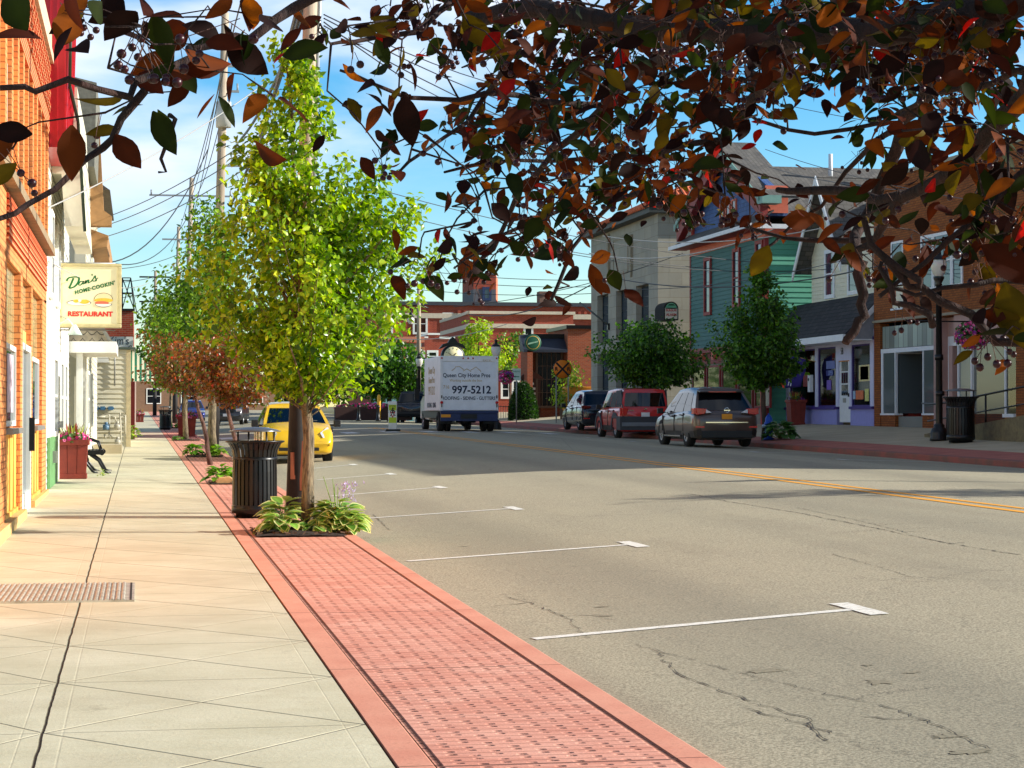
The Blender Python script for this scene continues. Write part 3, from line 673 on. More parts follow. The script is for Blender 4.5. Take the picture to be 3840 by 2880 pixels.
for a_, b_ in ((0, 4), (1, 5), (4, 5), (0, 5), (1, 4), (2, 5)): mb.tube([L_(bx[a_]), L_(bx[b_])], .022, 5)
mid_ = [wc(458, 1100, 81), wc(497, 1100, 81)]; mb.tube([L_(q) for q in mid_], .04, 5)
for a_, b_ in ((0, 4), (1, 5), (4, 5)): mb.tube([(L_(bx[a_])[0], L_(bx[a_])[1]+1.5, L_(bx[a_])[2]), (L_(bx[b_])[0], L_(bx[b_])[1]+1.5, L_(bx[b_])[2])], .022, 5)
mb.build('lattice', BLACK, an)
un = thing('rooftop_unit', 'square grey rooftop unit above the cream house eaves', 'rooftop unit', wc(355, 985, 64))
q0, q1 = wc(325, 985, 64), wc(393, 935, 64); L0 = un.location
MB().box(q0.x-L0.x, q1.x-L0.x, 0, 1, 0, q1.z-L0.z).build('casing', plain('galvanised', (176, 176, 168), .4, .5), un)
MB().box(q0.x-L0.x-.05, q1.x-L0.x+.05, -.05, 1.05, q1.z-L0.z, q1.z-L0.z+.05).build('cap', FM_GREY, un)
for q in ((q0.x-L0.x+.05), (q1.x-L0.x-.05)): MB().tube([(q, .5, -3.2), (q, .5, 0)], .04, 5).build('leg', BLACK, un)
# ---- far buildings on the left, beyond the bend
B = Fac('far_row_house', 'small pale house far down the left pavement', 'house', (-14, 150), (-2.5, 150)); o = B.o
clap(o, 'wall', 0, 11.5, 0, 5, plain('pale_blue_siding', (196, 206, 204), .7), 0, .2, .03)
MB().prism([(-.3, 5), (11.8, 5), (5.7, 7.6)], 'y', -.4, 9).build('roof', ROOFG, o)
window(o, 8, 9, 1.2, 2.8, FM_WHITE, GL, 0, .1); window(o, 10, 10.8, .2, 2.6, FM_WHITE, GL, 0, .1)
B = Fac('distant_shop', 'distant brown shop closing the left end of the street', 'building', (-1, 240), (16, 243)); o = B.o
MB().box(0, 17, 0, 10, 0, 4.4).build('wall', plain('brown_wall', (128, 96, 72), .8), o)
for u_ in (2, 6, 10, 14): window(o, u_, u_+1.5, 1, 2.6, FM_WHITE, GL, 0, .1)
# ================================================================= right side of the street
def fx(x, X=None, P=None, k=0.):
    """plan point where the view column x crosses the line X = P.x - k*(Y-P.y)"""
    d = ray(x, HY); t = (P[0]+k*P[1])/(d.x+k*d.y); return (d.x*t, d.y*t)
TANB = brick('tan_brick', (158, 92, 44), (134, 72, 34), (84, 58, 38), .21, .075, .008, .3)
P0 = (24.0, 64.8); KB = .048
LAV = plain('lavender_paint', (150, 150, 214), .7, var=.06)
LAVW = plain('pale_lavender_trim', (206, 206, 236), .6, var=.05)
PUR = plain('violet_trim', (66, 46, 130), .6, var=.1)
WSHADE = plain('white_trim', (226, 228, 232), .6, var=.05)
SHOPG = see_glass('shop_glass')
SHING = None
m = M('dark_roof_shingles', rough=.95); t = m.nt.nodes.new('ShaderNodeTexBrick'); m.nt.links.new(m.coord('UV'), t.inputs[0]); t.inputs['Scale'].default_value = 1; t.inputs['Brick Width'].default_value = .3; t.inputs['Row Height'].default_value = .14; t.inputs['Mortar Size'].default_value = .012
t.inputs['Color1'].default_value = (*lin((60, 58, 62)), 1); t.inputs['Color2'].default_value = (*lin((42, 42, 48)), 1); t.inputs['Mortar'].default_value = (*lin((22, 22, 24)), 1); m.color(t.outputs[0]); m.bump(E(m.nt, t.outputs['Fac'])*-1., .6, .01); SHING = m.m
m = M('grey_roof_shingles', rough=.95); t = m.nt.nodes.new('ShaderNodeTexBrick'); m.nt.links.new(m.coord('UV'), t.inputs[0]); t.inputs['Scale'].default_value = 1; t.inputs['Brick Width'].default_value = .3; t.inputs['Row Height'].default_value = .16; t.inputs['Mortar Size'].default_value = .01
t.inputs['Color1'].default_value = (*lin((104, 100, 96)), 1); t.inputs['Color2'].default_value = (*lin((78, 76, 76)), 1); t.inputs['Mortar'].default_value = (*lin((60, 56, 52)), 1); n = m.noise(1.5, 5); m.color(m.mix(n.ramp(.4, .7, 0, .4), t.outputs[0], lin((112, 108, 100)))); SHING2 = m.m
# ---- tan brick building
pr = fx(3838, P=P0, k=KB); pn = (P0[0]+KB*22, P0[1]-22)
B = Fac('tan_brick_building', 'two storey tan brick shop with striped transom, right of the lavender shop', 'building', P0, (P0[0]+KB*30, P0[1]-30)); o = B.o
r = B.rect; H = B.hit
def hu(x): return H(x, 1400)[0]
u_pL, u_o0, u_o1 = 0., hu(3303), hu(3505); z_o1 = H(3400, 1204)[1]; uR = hu(3812); zt = H(3400, 640)[1]
u_c1 = hu(3522); z_sill = H(3400, 1550)[1]; zup0 = H(3530, 1085)[1]; zup1 = H(3530, 872)[1]
uw0, uw1 = hu(3460), hu(3615); un0, un1 = hu(3346), hu(3390); zn0 = H(3370, 1155)[1]; zn1 = H(3370, 905)[1]
mb = MB()
mb.box(0, u_o0, -.02, .3, 0, z_o1); mb.box(uR, 29.9, -.02, .3, 0, z_o1+.02)
mb.box(0, 29.9, -.02, .3, z_o1+.022, zn0)                                      # band above the shop openings
mb.box(0, un0, -.02, .3, zn0+.001, zt-.5).box(un1, uw0, -.02, .3, zn0+.001, zt-.5).box(uw1, 29.9, -.02, .3, zn0+.001, zt-.5)
mb.box(un0, un1, -.02, .3, zn1, zt-.5).box(uw0, uw1, -.02, .3, zup1, zt-.5).box(uw0, uw1, -.02, .3, zn0+.001, zup0)
mb.box(-.0, 29.9, -.06, .3, zt-.5+.001, zt-.1)
mb.build('wall', TANB, o)
MB().box(.01, 29.9, 2.4, 14, 0, zt-.3).box(.01, 29.9, .31, 2.4, z_o1+.1, zt-.3).build('body_wall', TANB, o)
MB().box(-.03, 29.95, -.12, .35, zt-.1, zt+.02).box(0, 29.9, -.09, .3, z_o1+.04, z_o1+.12).build('coping', plain('stone_coping', (150, 140, 120), .8), o)
# transom of ribbed panels
tm = M('ribbed_transom', rough=.4); px, py, pz = tm.xyz('UV'); sid = ((px/.36).floor()*12.98).op('SINE')*4375.; sid = sid.fract(); ed = line((px/.36).fract()-.5, .0)
fr = (px/.36).fract(); ed = fr.lt(.07); cc = tm.mix(sid.ramp(0, 1), lin((104, 112, 106)), lin((176, 190, 176))); cc = tm.mix(ed, cc, lin((50, 50, 44))); tm.color(cc)
zT0, zT1 = H(3400, 1312)[1], H(3400, 1214)[1]
MB().box(u_o0+.02, u_o1, .06, .12, zT0+.1, zT1-.02).build('transom', tm.m, o)
MB().box(u_o0, u_o1, -.0, .4, zT0-.06, zT0+.08).build('header', WSHADE, o)
SIL = plain('grey_interior', (86, 88, 86), .8)
brd = plain('grey_window_blind', (120, 122, 116), .6, var=.1, scale=1)
base_h = H(3400, 1550)[1]
def shop(u0, u1, zb, zt_, parts, label='display_window'):
    """splayed recess: side displays and a set-back middle"""
    return
us = [hu(x) for x in (3305, 3352, 3358, 3456, 3460, 3507)]
MB().box(us[0], us[2], -.015, .25, 0, base_h-.06).build('stall_riser', TANB, o); MB().box(us[4], us[5]+.02, -.015, .25, 0, base_h-.06).build('stall_riser', TANB, o)
MB().box(us[2]+.001, us[4]-.001, .9, 1.1, 0, base_h).build('recess_riser', brick('brown_brick', (110, 62, 38), (92, 50, 32), (60, 44, 34)), o)
MB().box(us[0], us[2], -.05, .25, base_h-.058, base_h).box(us[4], us[5], -.05, .25, base_h-.058, base_h).build('window_sill', WSHADE, o)
f = MB().box(us[0], us[0]+.14, -.01, .08, base_h, zT0-.06).box(us[2]-.05, us[2], -.01, .08, base_h, zT0-.06).box(us[4], us[4]+.05, -.01, .08, base_h, zT0-.06).build('window', WSHADE, o)
GG = glass('grey_shop_glass', (96, 104, 104), .06); MB().box(us[0]+.14, us[2]-.05, .02, .04, base_h, zT0-.06).build('pane', GG, f); MB().box(us[4]+.05, us[5], .02, .04, base_h, zT0-.06).build('pane', GG, f)
f = MB().box(us[2], us[2]+.05, .08, 1.0, zT0-.10, zT0-.061).box(us[4]-.05, us[4], .08, 1.0, zT0-.10, zT0-.061).box(us[2], us[4], .95, 1.05, base_h, base_h+.05).build('window', WSHADE, o)
MB().box(us[2]+.002, us[4]-.002, 1.0, 1.04, base_h+.05, zT0-.1).box(us[2]+.01, us[2]+.02, .1, 1.0, base_h, zT0-.1).box(us[4]-.02, us[4]-.01, .1, 1.0, base_h, zT0-.1).build('pane', glass('grey_glass', (88, 96, 98), .12), f)
MB().box(us[0], us[5], 1.8, 2.3, 0, zT0).box(us[0], us[5], .1, 2.3, 0, base_h-.1).build('interior', brd, o)
MB().box(us[0]+.45, us[2]-.1, .5, 1.0, base_h-.1, base_h+.85).build('display', plain('red_display', (176, 60, 48), .7), o)
# pink framed middle door bay
PK = plain('dusty_pink_frame', (176, 140, 132), .6, var=.05)
uc = [hu(x) for x in (3507, 3521, 3541, 3563, 3577)]
MB().box(uc[0], uc[1], -.05, .4, 0, z_o1).box(uc[3]+.02, uc[4], -.05, .4, 0, z_o1-.9).build('mullion', PK, o)
d_ = MB().box(uc[1], uc[3], .3, .36, 0, 3.0).build('door', WSHADE, o); MB().box(uc[1]+.15, uc[3]-.1, .28, .30, 1.1, 2.7).build('glass', GL, d_)
MB().box(uc[1], uc[3], .3, .4, 3.0, z_o1).build('door_head', PK, o)
# second shop front
v = [hu(x) for x in (3577, 3592, 3640, 3646, 3765, 3770, 3812)]
zH = H(3700, 1288)[1]; zS = H(3790, 1552)[1]
MB().box(v[0], uR, .0, .2, zH+.1, z_o1+.018).build('pink_fascia', PK, o)
MB().box(v[0], uR, -.03, .3, zH, zH+.098).build('header', WSHADE, o)
f = MB().box(v[1], v[1]+.08, -.02, .08, zS, zH).box(v[3]-.08, v[3], -.02, .08, zS, zH).box(v[5]-.03, v[5]+.05, -.02, .08, zS, zH).box(v[5], uR, -.1, .3, zS-.10, zS).box(v[0], v[3], -.1, .3, zS-.10, zS).build('window', WSHADE, o)
MB().box(v[1]+.08, v[3]-.08, .02, .04, zS, zH).build('pane', glass('pale_blind_glass', (132, 140, 138), .15), f)
MB().box(v[3], v[5]-.03, .06, .09, zS, zH).build('pane', glass('grey_glass_b', (100, 104, 98), .12), f)
MB().box(v[5]+.05, uR, .02, .04, zS, zH).build('pane', SHOPG, f)
MB().box(v[0], uR, 1.2, 2.3, 0, zH).build('interior', plain('green_interior', (74, 84, 62), .8), o)
MB().box(v[0], v[3], -.02, .3, 0, zS-.1).build('stall_riser', TANB, o); MB().box(v[5], uR, -.02, .3, 0, zS-.1).build('stall_riser', TANB, o)
MB().box(v[3]+.002, v[5]-.002, .05, .3, 0, zS).build('recess_riser', bpy.data.materials['brown_brick'], o)
MB().box(uw0, uw1, .05, .3, zup0, zup1).build('interior', DARK, o)
# upstairs windows
ww = (uw1-uw0); a_ = uw0
for q0_, q1_ in ((.03, .27), (.33, .72), (.78, .97)): window(o, uw0+ww*q0_, uw0+ww*q1_, zup0+.1, zup1-.1, WSHADE, GLB, -.01, .1, depth=.05)
window(o, un0+.06, un1-.06, H(3370, 1060)[1], zn1-.06, WSHADE, GLB, -.01, .07, depth=.03)
clap(o, 'infill_siding', un0, un1, zn0, H(3370, 1062)[1]-.1, CREAM_S, .02, .12, .015, .1)
MB().box(un0, un1, -.06, .1, zn0-.06, zn0-.001).build('sill', WSHADE, o)
# next building, just entering the frame
q = fx(3806, P=(P0[0]+KB*30, P0[1]-30), k=KB)
Bn = Fac('beige_building', 'tall beige rendered building at the right edge above the tan brick shop', 'building', (25.2, 56.), (26.4, 44.)); 
# stands behind and above the brick parapet
Bn.o.location = (29.0, 62.5, gz(28, 60)); MB().box(0, 14, 0, 8, 0, 11.5).build('wall', plain('beige_render', (176, 160, 140), .8), Bn.o)
MB().box(-.1, 14.1, -.15, 8, 11.5, 11.8).build('coping', plain('grey_coping', (120, 118, 112), .8), Bn.o)
# ---- ramp and handrail
rp_ = thing('concrete_ramp', 'rough concrete ramp rising along the tan brick front', 'ramp', (22.6, 54.4, gz(22.6, 54.4)))
mrc = M('rough_concrete', rough=.9); n = mrc.noise(4, 6, .8); mrc.color(mrc.mix(n.ramp(.35, .65), lin((132, 122, 90)), lin((96, 88, 70)))); mrc.bump(n, .8, .04)
rl = gp(3680, 1625); 
MB().prism([(0, -.15), (-14, -.35), (-14, 1.15), (0, .02)], 'x', -1.0, .5).build('slope', mrc.m, rp_)
hr = thing('ramp_handrail', 'black tubular handrail on the concrete ramp', 'handrail', (21.7, 53.6, gz(21.7, 53.6)))
mb = MB(); 
def hz(y): return -y*.07
mb.tube([(0, 1.2, .95), (0, 0, .92), (0, -16, .92+1.18)], .028, 6).tube([(0, .8, .45), (0, -16, .45+1.18)], .022, 6).build('rail', BLACK, hr)
for k_ in range(6): y = -.6-k_*2.6; MB().tube([(0, y, .0+hz(y)-.1), (0, y, .92-y*.0735)], .028, 6).build('post', BLACK, hr)
# ---- lavender shop with lean-to roof
B = Fac('lavender_shop', 'small lavender shop number 58 with white glazed door and dark roof', 'shop', fx(2945, P=(24.0, 65), k=0.0), (24.0, 64.9)); o = B.o; H = B.hit; W = B.w
def hu(x): return H(x, 1450)[0]
zb0 = H(3130, 1522)[1]; zw1 = H(3130, 1300)[1]; ze = H(3100, 1285)[1]
xs_ = [hu(x) for x in (2947, 2960, 3056, 3066, 3134, 3139, 3186, 3192, 3262, 3278)]
mb = MB(); mb.box(0, xs_[4]+.08, 0, .25, 0, zb0-.12).box(xs_[7]-.08, W, 0, .25, 0, zb0-.12).build('dado', LAV, o)
MB().box(0, xs_[4]+.05, -.08, .2, zb0-.119, zb0-.03).box(xs_[7]-.05, W, -.08, .2, zb0-.119, zb0-.03).build('sill', PUR, o)
mb = MB()
for a_, b_ in ((0, xs_[1]), (xs_[2], xs_[3]), (xs_[4], xs_[5]+.12), (xs_[6]-.02, xs_[7]), (xs_[8], W)): mb.box(a_, b_, 0, .25, zb0-.029, zw1)
mb.box(0, W, .002, .25, zw1, ze+.3); mb.box(xs_[5]+.12, xs_[6]-.02, .0, .2, H(3160, 1352)[1], zw1-.002)
mb.build('frame', LAVW, o)
MB().box(0, W, -.03, .25, ze-.05, ze+.05).build('violet_band', PUR, o)
for a_, b_ in ((xs_[1], xs_[2]), (xs_[3], xs_[4]), (xs_[7], xs_[8])):
    f = MB().box(a_, a_+.05, .03, .1, zb0-.03, zw1).box(b_-.05, b_, .03, .1, zb0-.03, zw1).box(a_+.05, b_-.05, .03, .1, zb0-.03, zb0+.02).box(a_+.05, b_-.05, .03, .1, zw1-.05, zw1).build('window', PUR, o)
    MB().box(a_+.05, b_-.05, .06, .08, zb0+.02, zw1-.05).build('pane', SHOPG, f)
MB().box(0, W, 2.2, 2.5, 0, 3.4).box(.0, W, .25, 2.2, .01, zb0-.2).build('interior', plain('brown_interior', (96, 78, 52), .8, var=.5, scale=2.5), o)
dx0, dx1 = hu(3143), hu(3184); zd = H(3160, 1356)[1]
d_ = MB().box(dx0, dx1, .05, .1, .12, zd).build('door', WSHADE, o)
mb = MB(); gw = (dx1-dx0)
for i in range(3):
    for j in range(4): mb.box(dx0+gw*(.22+i*.2), dx0+gw*(.22+i*.2+.15), .035, .05, 1.05+j*.42, 1.42+j*.42)
mb.build('glass', GL, d_)
MB().box(dx0-.02, dx1+.02, .03, .12, zd, zd+.14).build('door_head', plain('orange_trim', (206, 130, 40), .6), o)
MB().box(dx1-.14, dx1-.09, .0, .05, 1.0, 1.12).build('handle', BLACK, d_)
MB().box(dx0+gw*.35, dx0+gw*.6, .03, .049, .8, .95).build('mail_slot', FM_GREY, d_)
text_obj('house_number', "58", .34, DARK, o, face_mtx(H(3158, 1318)[0], -.006, H(3158, 1318)[1]), .003, .8)
# posters in the windows
def poster(x0, x1, y0, y1, rgb, nm='poster'):
    a_, z_a = H(x0, y1, -.04); b_, z_b = H(x1, y0, -.04); return MB().box(a_, b_, .04, .052, z_a, z_b).build(nm, plain('poster_%d_%d_%d' % rgb, rgb, .6, var=.25, scale=14), o)
poster(3221, 3261, 1367, 1430, (236, 214, 150)); poster(3226, 3256, 1373, 1424, (236, 84, 30))
poster(3209, 3237, 1464, 1498, (214, 110, 60)); poster(3243, 3257, 1458, 1504, (206, 206, 120)); poster(3197, 3207, 1466, 1497, (150, 180, 206))
poster(3098, 3130, 1352, 1384, (110, 120, 180)); poster(3098, 3124, 1388, 1410, (48, 50, 130))
text_obj('open_lettering', "OPEN", .24, plain('pale_blue_ink', (150, 170, 226), .6, var=0), o, face_mtx(H(3111, 1399)[0], .035, H(3111, 1399)[1]), .002, .75)
poster(3100, 3116, 1425, 1462, (120, 90, 190)); poster(3012, 3032, 1395, 1450, (206, 90, 80))
# lean-to roof
rf = MB(); y_e, y_i = -1.0, .45; z_e = ze+.12; z_i = z_e+1.45
rf.slab((-.6, y_e, z_e), (W+.0, y_e, z_e), (W+.0, y_i, z_i), (-.6, y_i, z_i), .08); rf.build('lean_to_roof', SHING, o)
MB().box(-.6, W, y_e-.06, y_e+.04, z_e-.22, z_e+.0).build('eave_fascia', WSHADE, o)
MB().box(-.6, W, y_e+.04, -.04, z_e-.2, z_e-.16).build('soffit', WSHADE, o)
mb = MB(); mb.prism([(y_e, z_e-.16), (y_i, z_e-.16), (y_i, z_i-.1)], 'x', W-.1, W-.02); mb.build('gable_siding', plain('grey_siding', (140, 140, 146), .7), o)
MB().slab((W+.001, y_e-.05, z_e-.12), (W+.04, y_e-.05, z_e-.12), (W+.04, y_i, z_i-.02), (W+.001, y_i, z_i-.02), .16).build('rake_trim', WSHADE, o)
MB().box(0, W, .26, 8, 3.3, z_e+.9).box(0, .2, .26, 8, 0, 3.3).box(W-.2, W, .26, 8, 0, 3.3).build('body_wall', LAVW, o)
# wall items
mbx = thing('wall_mailbox', 'small white mailbox fixed between the lavender shop windows', 'mailbox', (0, 0, 0)); mbx.location = B.p0+B.u*H(3048, 1455)[0]+B.n*.02; mbx.location.z = B.z0+H(3052, 1470)[1]; mbx.rotation_euler.z = B.o.rotation_euler.z
MB().box(-.12, .12, -.14, 0, 0, .62).build('box', WSHADE, mbx, .01); MB().lathe([(.001, -.15), (.06, -.15), (.06, -.14)], (0, 0, .45), 10, axis='y').build('dial', DARK, mbx)
# open flag
fl = thing('open_flag', 'purple shop flag reading open with rainbow edges, on the lavender shop', 'flag', (0, 0, 0)); fl.location = B.p0+B.u*hu(3060)+B.n*.02; fl.location.z = B.z0+H(3058, 1357)[1]; fl.rotation_euler.z = B.o.rotation_euler.z
MB().tube([(0, 0, 0), (-.9, -.75, .30)], .014, 6).build('pole', plain('wood_pole', (190, 150, 100), .6), fl)
fm_ = plain('purple_flag_cloth', (50, 40, 130), .8, var=.1)
nx_, nz_ = 5, 10
vs = []
for j in range(nz_+1):
    for i in range(nx_+1):
        s_ = i/nx_; t_ = j/nz_; vs.append((-.30-.62*s_-.34*t_, -.28-.5*s_+.06*math.sin(5*t_+3*s_), .10+.22*s_-1.0*t_-.25*t_*s_))
mb = MB().add(vs, [(j*(nx_+1)+i, j*(nx_+1)+i+1, (j+1)*(nx_+1)+i+1, (j+1)*(nx_+1)+i) for j in range(nz_) for i in range(nx_)], 0, True); c_ = mb.build('cloth', fm_, fl); sm_ = c_.modifiers.new('s', 'SOLIDIFY'); sm_.thickness = .008
rb = MB()
for k_, q in enumerate([(-.92, .32), (-1.02, .12)]): rb.add([(q[0], -.80, q[1]), (q[0]-.42, -1.05, q[1]+.05), (q[0]-.46, -1.05, q[1]-.14), (q[0]-.04, -.80, q[1]-.16)], [(0, 1, 2, 3)])
rb.add([(-1.25, -.78, -.75), (-1.65, -1.0, -.55), (-1.62, -1.0, -.72), (-1.2, -.78, -.95)], [(0, 1, 2, 3)])
c_ = rb.build('rainbow_edge', plain('red_cloth', (222, 60, 30), .7), fl); sm_ = c_.modifiers.new('s', 'SOLIDIFY'); sm_.thickness = .008
WT = plain('white_lettering', (236, 236, 240), .6, var=0)
for k_, ch in enumerate('open'):
    t_ = .14+k_*.24; s_ = .5; mt = Matrix.Translation((-.30-.62*s_-.34*t_+.10, -.28-.5*s_+.06*math.sin(5*t_+3*s_)-.14, .10+.22*s_-1.0*t_-.1)) @ Matrix.Rotation(R(39), 4, 'Z') @ Matrix.Rotation(R(90), 4, 'X') @ Matrix.Rotation(R(-14), 4, 'Z')
    text_obj('letter', ch, .36, WT, fl, mt, .003)
# ---- cream gabled house behind the lavender shop
B = Fac('cream_gabled_house', 'cream clapboard house with a steep white-trimmed gable above the lavender shop roof', 'house', fx(3046, P=(24.5, 70)), (24.5, 64.9)); o = B.o; H = B.hit; W = B.w
def hu(x): return H(x, 1000)[0]
ztop = H(3050, 950)[1]; zpk = H(3110, 662)[1]; upk = hu(3116)
clap(o, 'wall', 0, W, 2.5, ztop, CREAM_S, 0, .14, .018)
ug = upk*2
mb = MB(); mb.prism([(0, ztop), (ug, ztop), (upk, zpk-.2)], 'y', .0, .2); mb.build('gable_wall', CREAM_S, o)
MB().box(ug, W, .02, .3, ztop, ztop+.6).box(0, W, .26, 9, 0, ztop).build('body_wall', CREAM_S, o)
sl_ = (zpk-ztop)/upk; ov = .55
for s_ in (-1, 1):
    ue = upk+s_*(upk+ov); zE = ztop-ov*sl_
    p = [(ue, -.55, zE), (upk, -.55, zpk), (upk, 8, zpk), (ue, 8, zE)]
    if s_ > 0: p = p[::-1]
    MB().slab(*p, .1).build('roof', SHING2, o)
    q = [(ue, -.6, zE-.05), (ue, -.6, zE-.32), (upk, -.6, zpk-.30), (upk, -.6, zpk)]
    MB().slab(*(q if s_ < 0 else q[::-1]), .05).build('bargeboard', WSHADE, o)
MB().slab((ug+.3, .3, ztop+.5), (W+4, .3, ztop+.5), (W+4, 4, zpk+.3), (ug-1, 4, zpk+.3), .1).build('main_roof', SHING2, o)
for x0, x1, y0, y1 in ((3098, 3128, 950, 1105), (3184, 3222, 950, 1090)):
    a_, b_, c_, d_ = B.rect(x0, x1, y0, y1); window(o, a_+.08, b_, c_, d_, WSHADE, GLB, 0, .14)
pf = MB().tube([(upk+.5, 2, zpk-.2), (upk+.5, 2, zpk+.5)], .07, 8).build('vent_pipe', WSHADE, o)
# ---- green clapboard house, blue shingled top
TEAL = plain('green_clapboard', (50, 104, 98), .65, var=.1, scale=2)
m = M('blue_shingles', rough=.7); t = m.nt.nodes.new('ShaderNodeTexBrick'); m.nt.links.new(m.coord('UV'), t.inputs[0]); t.inputs['Scale'].default_value = 1; t.inputs['Brick Width'].default_value = .16; t.inputs['Row Height'].default_value = .16; t.inputs['Mortar Size'].default_value = .008
t.inputs['Color1'].default_value = (*lin((70, 104, 160)), 1); t.inputs['Color2'].default_value = (*lin((54, 84, 136)), 1); t.inputs['Mortar'].default_value = (*lin((34, 48, 84)), 1); m.color(t.outputs[0]); m.bump(E(m.nt, t.outputs['Fac'])*-1., .6, .01); BLUESH = m.m
MAR = plain('maroon_trim', (140, 42, 38), .6, var=.1); SAL = plain('salmon_trim', (214, 110, 84), .6, var=.08)
pR = (23.2, 74.3); kG = .012
B = Fac('green_clapboard_house', 'green clapboard house with a blue shingled gable and salmon trim', 'house', fx(2590, P=pR, k=kG), pR); o = B.o; H = B.hit; W = B.w
def hu(x): return H(x, 1000)[0]
zb = H(2874, 886)[1]; zbl = zb; z2 = H(2884, 690)[1]
clap(o, 'front_wall', 0, W, 3.1, zb, TEAL, 0, .17, .025)
MB().box(0, W, .02, .3, 0, 3.05).build('ground_floor_wall', plain('muted_stone_front', (150, 140, 128), .8, var=.15), o)
MB().box(.3, W-.3, .255, 14, 0, zb+.3).build('body_wall', TEAL, o)
# side wall facing us, with real boards
sw = MB(); n = int((zb)/.2)
for i in range(n): z_ = i*.2; sw.slab((W+.03, 0, z_), (W+.03, 16, z_), (W+.0, 16, z_+.2), (W+.0, 0, z_+.2), .03)
sw.box(W-.05, W-.03, 0, 16, 0, zb); sw.build('side_wall', plain('sunlit_green_side', (84, 160, 134), .6, var=.06), o)  # sunlight on this side put into a lighter copy of the front green
MB().box(W-.12, W+.06, -.04, .12, 0, zb).box(-.02, .14, -.04, .1, 3.1, zb).build('corner_board', MAR, o)
MB().tube([(W+.1, 5.2, .2), (W+.1, 5.2, zb)], .05, 6).build('downpipe', TEAL, o)
MB().box(0, W+.1, -.03, .05, zb, zb+.35).box(W+.03, W+.1, 0, 16, zb, zb+.35).build('frieze', SAL, o)
mb = MB(); mb.slab((-.6, -.75, zb+.40), (W+.7, -.75, zb+.40), (W+.7, .1, zb+.95), (-.6, .1, zb+.95), .06); mb.build('pent_roof', SHING2, o)
MB().box(-.6, W+.72, -.82, -.74, zb+.30, zb+.45).box(W+.64, W+.72, -.7, 16, zb+.25, zb+.42).build('gutter', WSHADE, o)
MB().box(-.6, W+.6, -.70, -.04, zb+.30, zb+.34).build('soffit', MAR, o)
# blue gable storey
MB().box(.05, W-.05, .1, .9, zb+.8, z2).build('gable_storey', BLUESH, o)
zpk = z2+2.3; um = W/2
MB().prism([(.05, z2), (W-.05, z2), (um, zpk-.3)], 'y', .1, .4).build('gable_wall', BLUESH, o)
MB().box(-.02, .3, .04, .14, zb+.9, z2).box(W-.42, W-.02, .04, .14, zb+.9, z2).build('corner_pilaster', MAR, o)
MB().box(W-.019, W+.03, .0, .9, zb+.9, z2).build('corner_post', SAL, o)
for s_ in (-1, 1):
    ue = um+s_*(um+.7); zE = z2-.45
    p = [(ue, -.45, zE), (um, -.45, zpk), (um, 1.1, zpk), (ue, 1.1, zE)]
    if s_ > 0: p = p[::-1]
    MB().slab(*p, .08).build('roof', SHING2, o)
    q = [(ue, -.5, zE+.0), (ue, -.5, zE-.22), (um, -.5, zpk-.25), (um, -.5, zpk)]
    MB().slab(*(q if s_ < 0 else q[::-1]), .05).build('bargeboard', plain('pale_teal_trim', (120, 160, 150), .6), o)
    q = [(ue+.0, -.42, zE-.24), (ue, -.42, zE-.8), (um, -.42, zpk-.85), (um, -.42, zpk-.27)]
    MB().slab(*(q if s_ < 0 else q[::-1]), .3).build('eave_panel', MAR, o)
    MB().box(ue-.35, ue+.35, -.45, .3, zE-.32, zE-.02).build('cornice_return', bpy.data.materials['pale_teal_trim'], o)
for k_ in (0, 1, 2):
    u_ = hu(2697+k_*22); window(o, u_, u_+.45, H(2720, 855)[1], H(2720, 800)[1]+.4, SAL, GL, .09, .07, mid=False)
MB().slab((W+.5, .9, zb+.42), (W+.5, 16, zb+.42), (um, 16, zb+3.3), (um, .9, zb+3.3), .1).build('main_roof', SHING2, o)
MB().slab((um, .9, zb+3.3), (um, 16, zb+3.3), (-.5, 16, zb+.42), (-.5, .9, zb+.42), .1).build('main_roof', SHING2, o)
MB().tube([(um+1.2, 4, zb+2.6), (um+1.2, 4, zb+3.7)], .09, 8).build('vent_pipe', WSHADE, o)
for x0, x1, y0, y1 in ((2649, 2666, 978, 1170), (2757, 2774, 944, 1140), (2843, 2860, 915, 1100)):
    a_, b_, c_, d_ = B.rect(x0, x1, y0, y1); window(o, a_-.03, b_+.03, c_, d_, MAR, GLB, 0, .14, depth=.09)
# street level shop of the green house
MB().box(0, W, -.25, .1, 2.9, 3.1).box(0, W, -.05, .1, 2.45, 2.9).build('shop_cornice', MAR, o)
for i in range(7): MB().box(.6+i*1.6, .9+i*1.6, -.22, -.05, 2.6, 2.9).build('bracket', SAL, o)
for i in range(5): window(o, .5+i*2.15, 2.2+i*2.15, .7, 2.3, MAR, GL, .0, .08, mid=False)
MB().box(W-.30, W-.12, -.1, .0, 0, 2.4).build('red_post', plain('red_post', (200, 30, 26), .5), o)
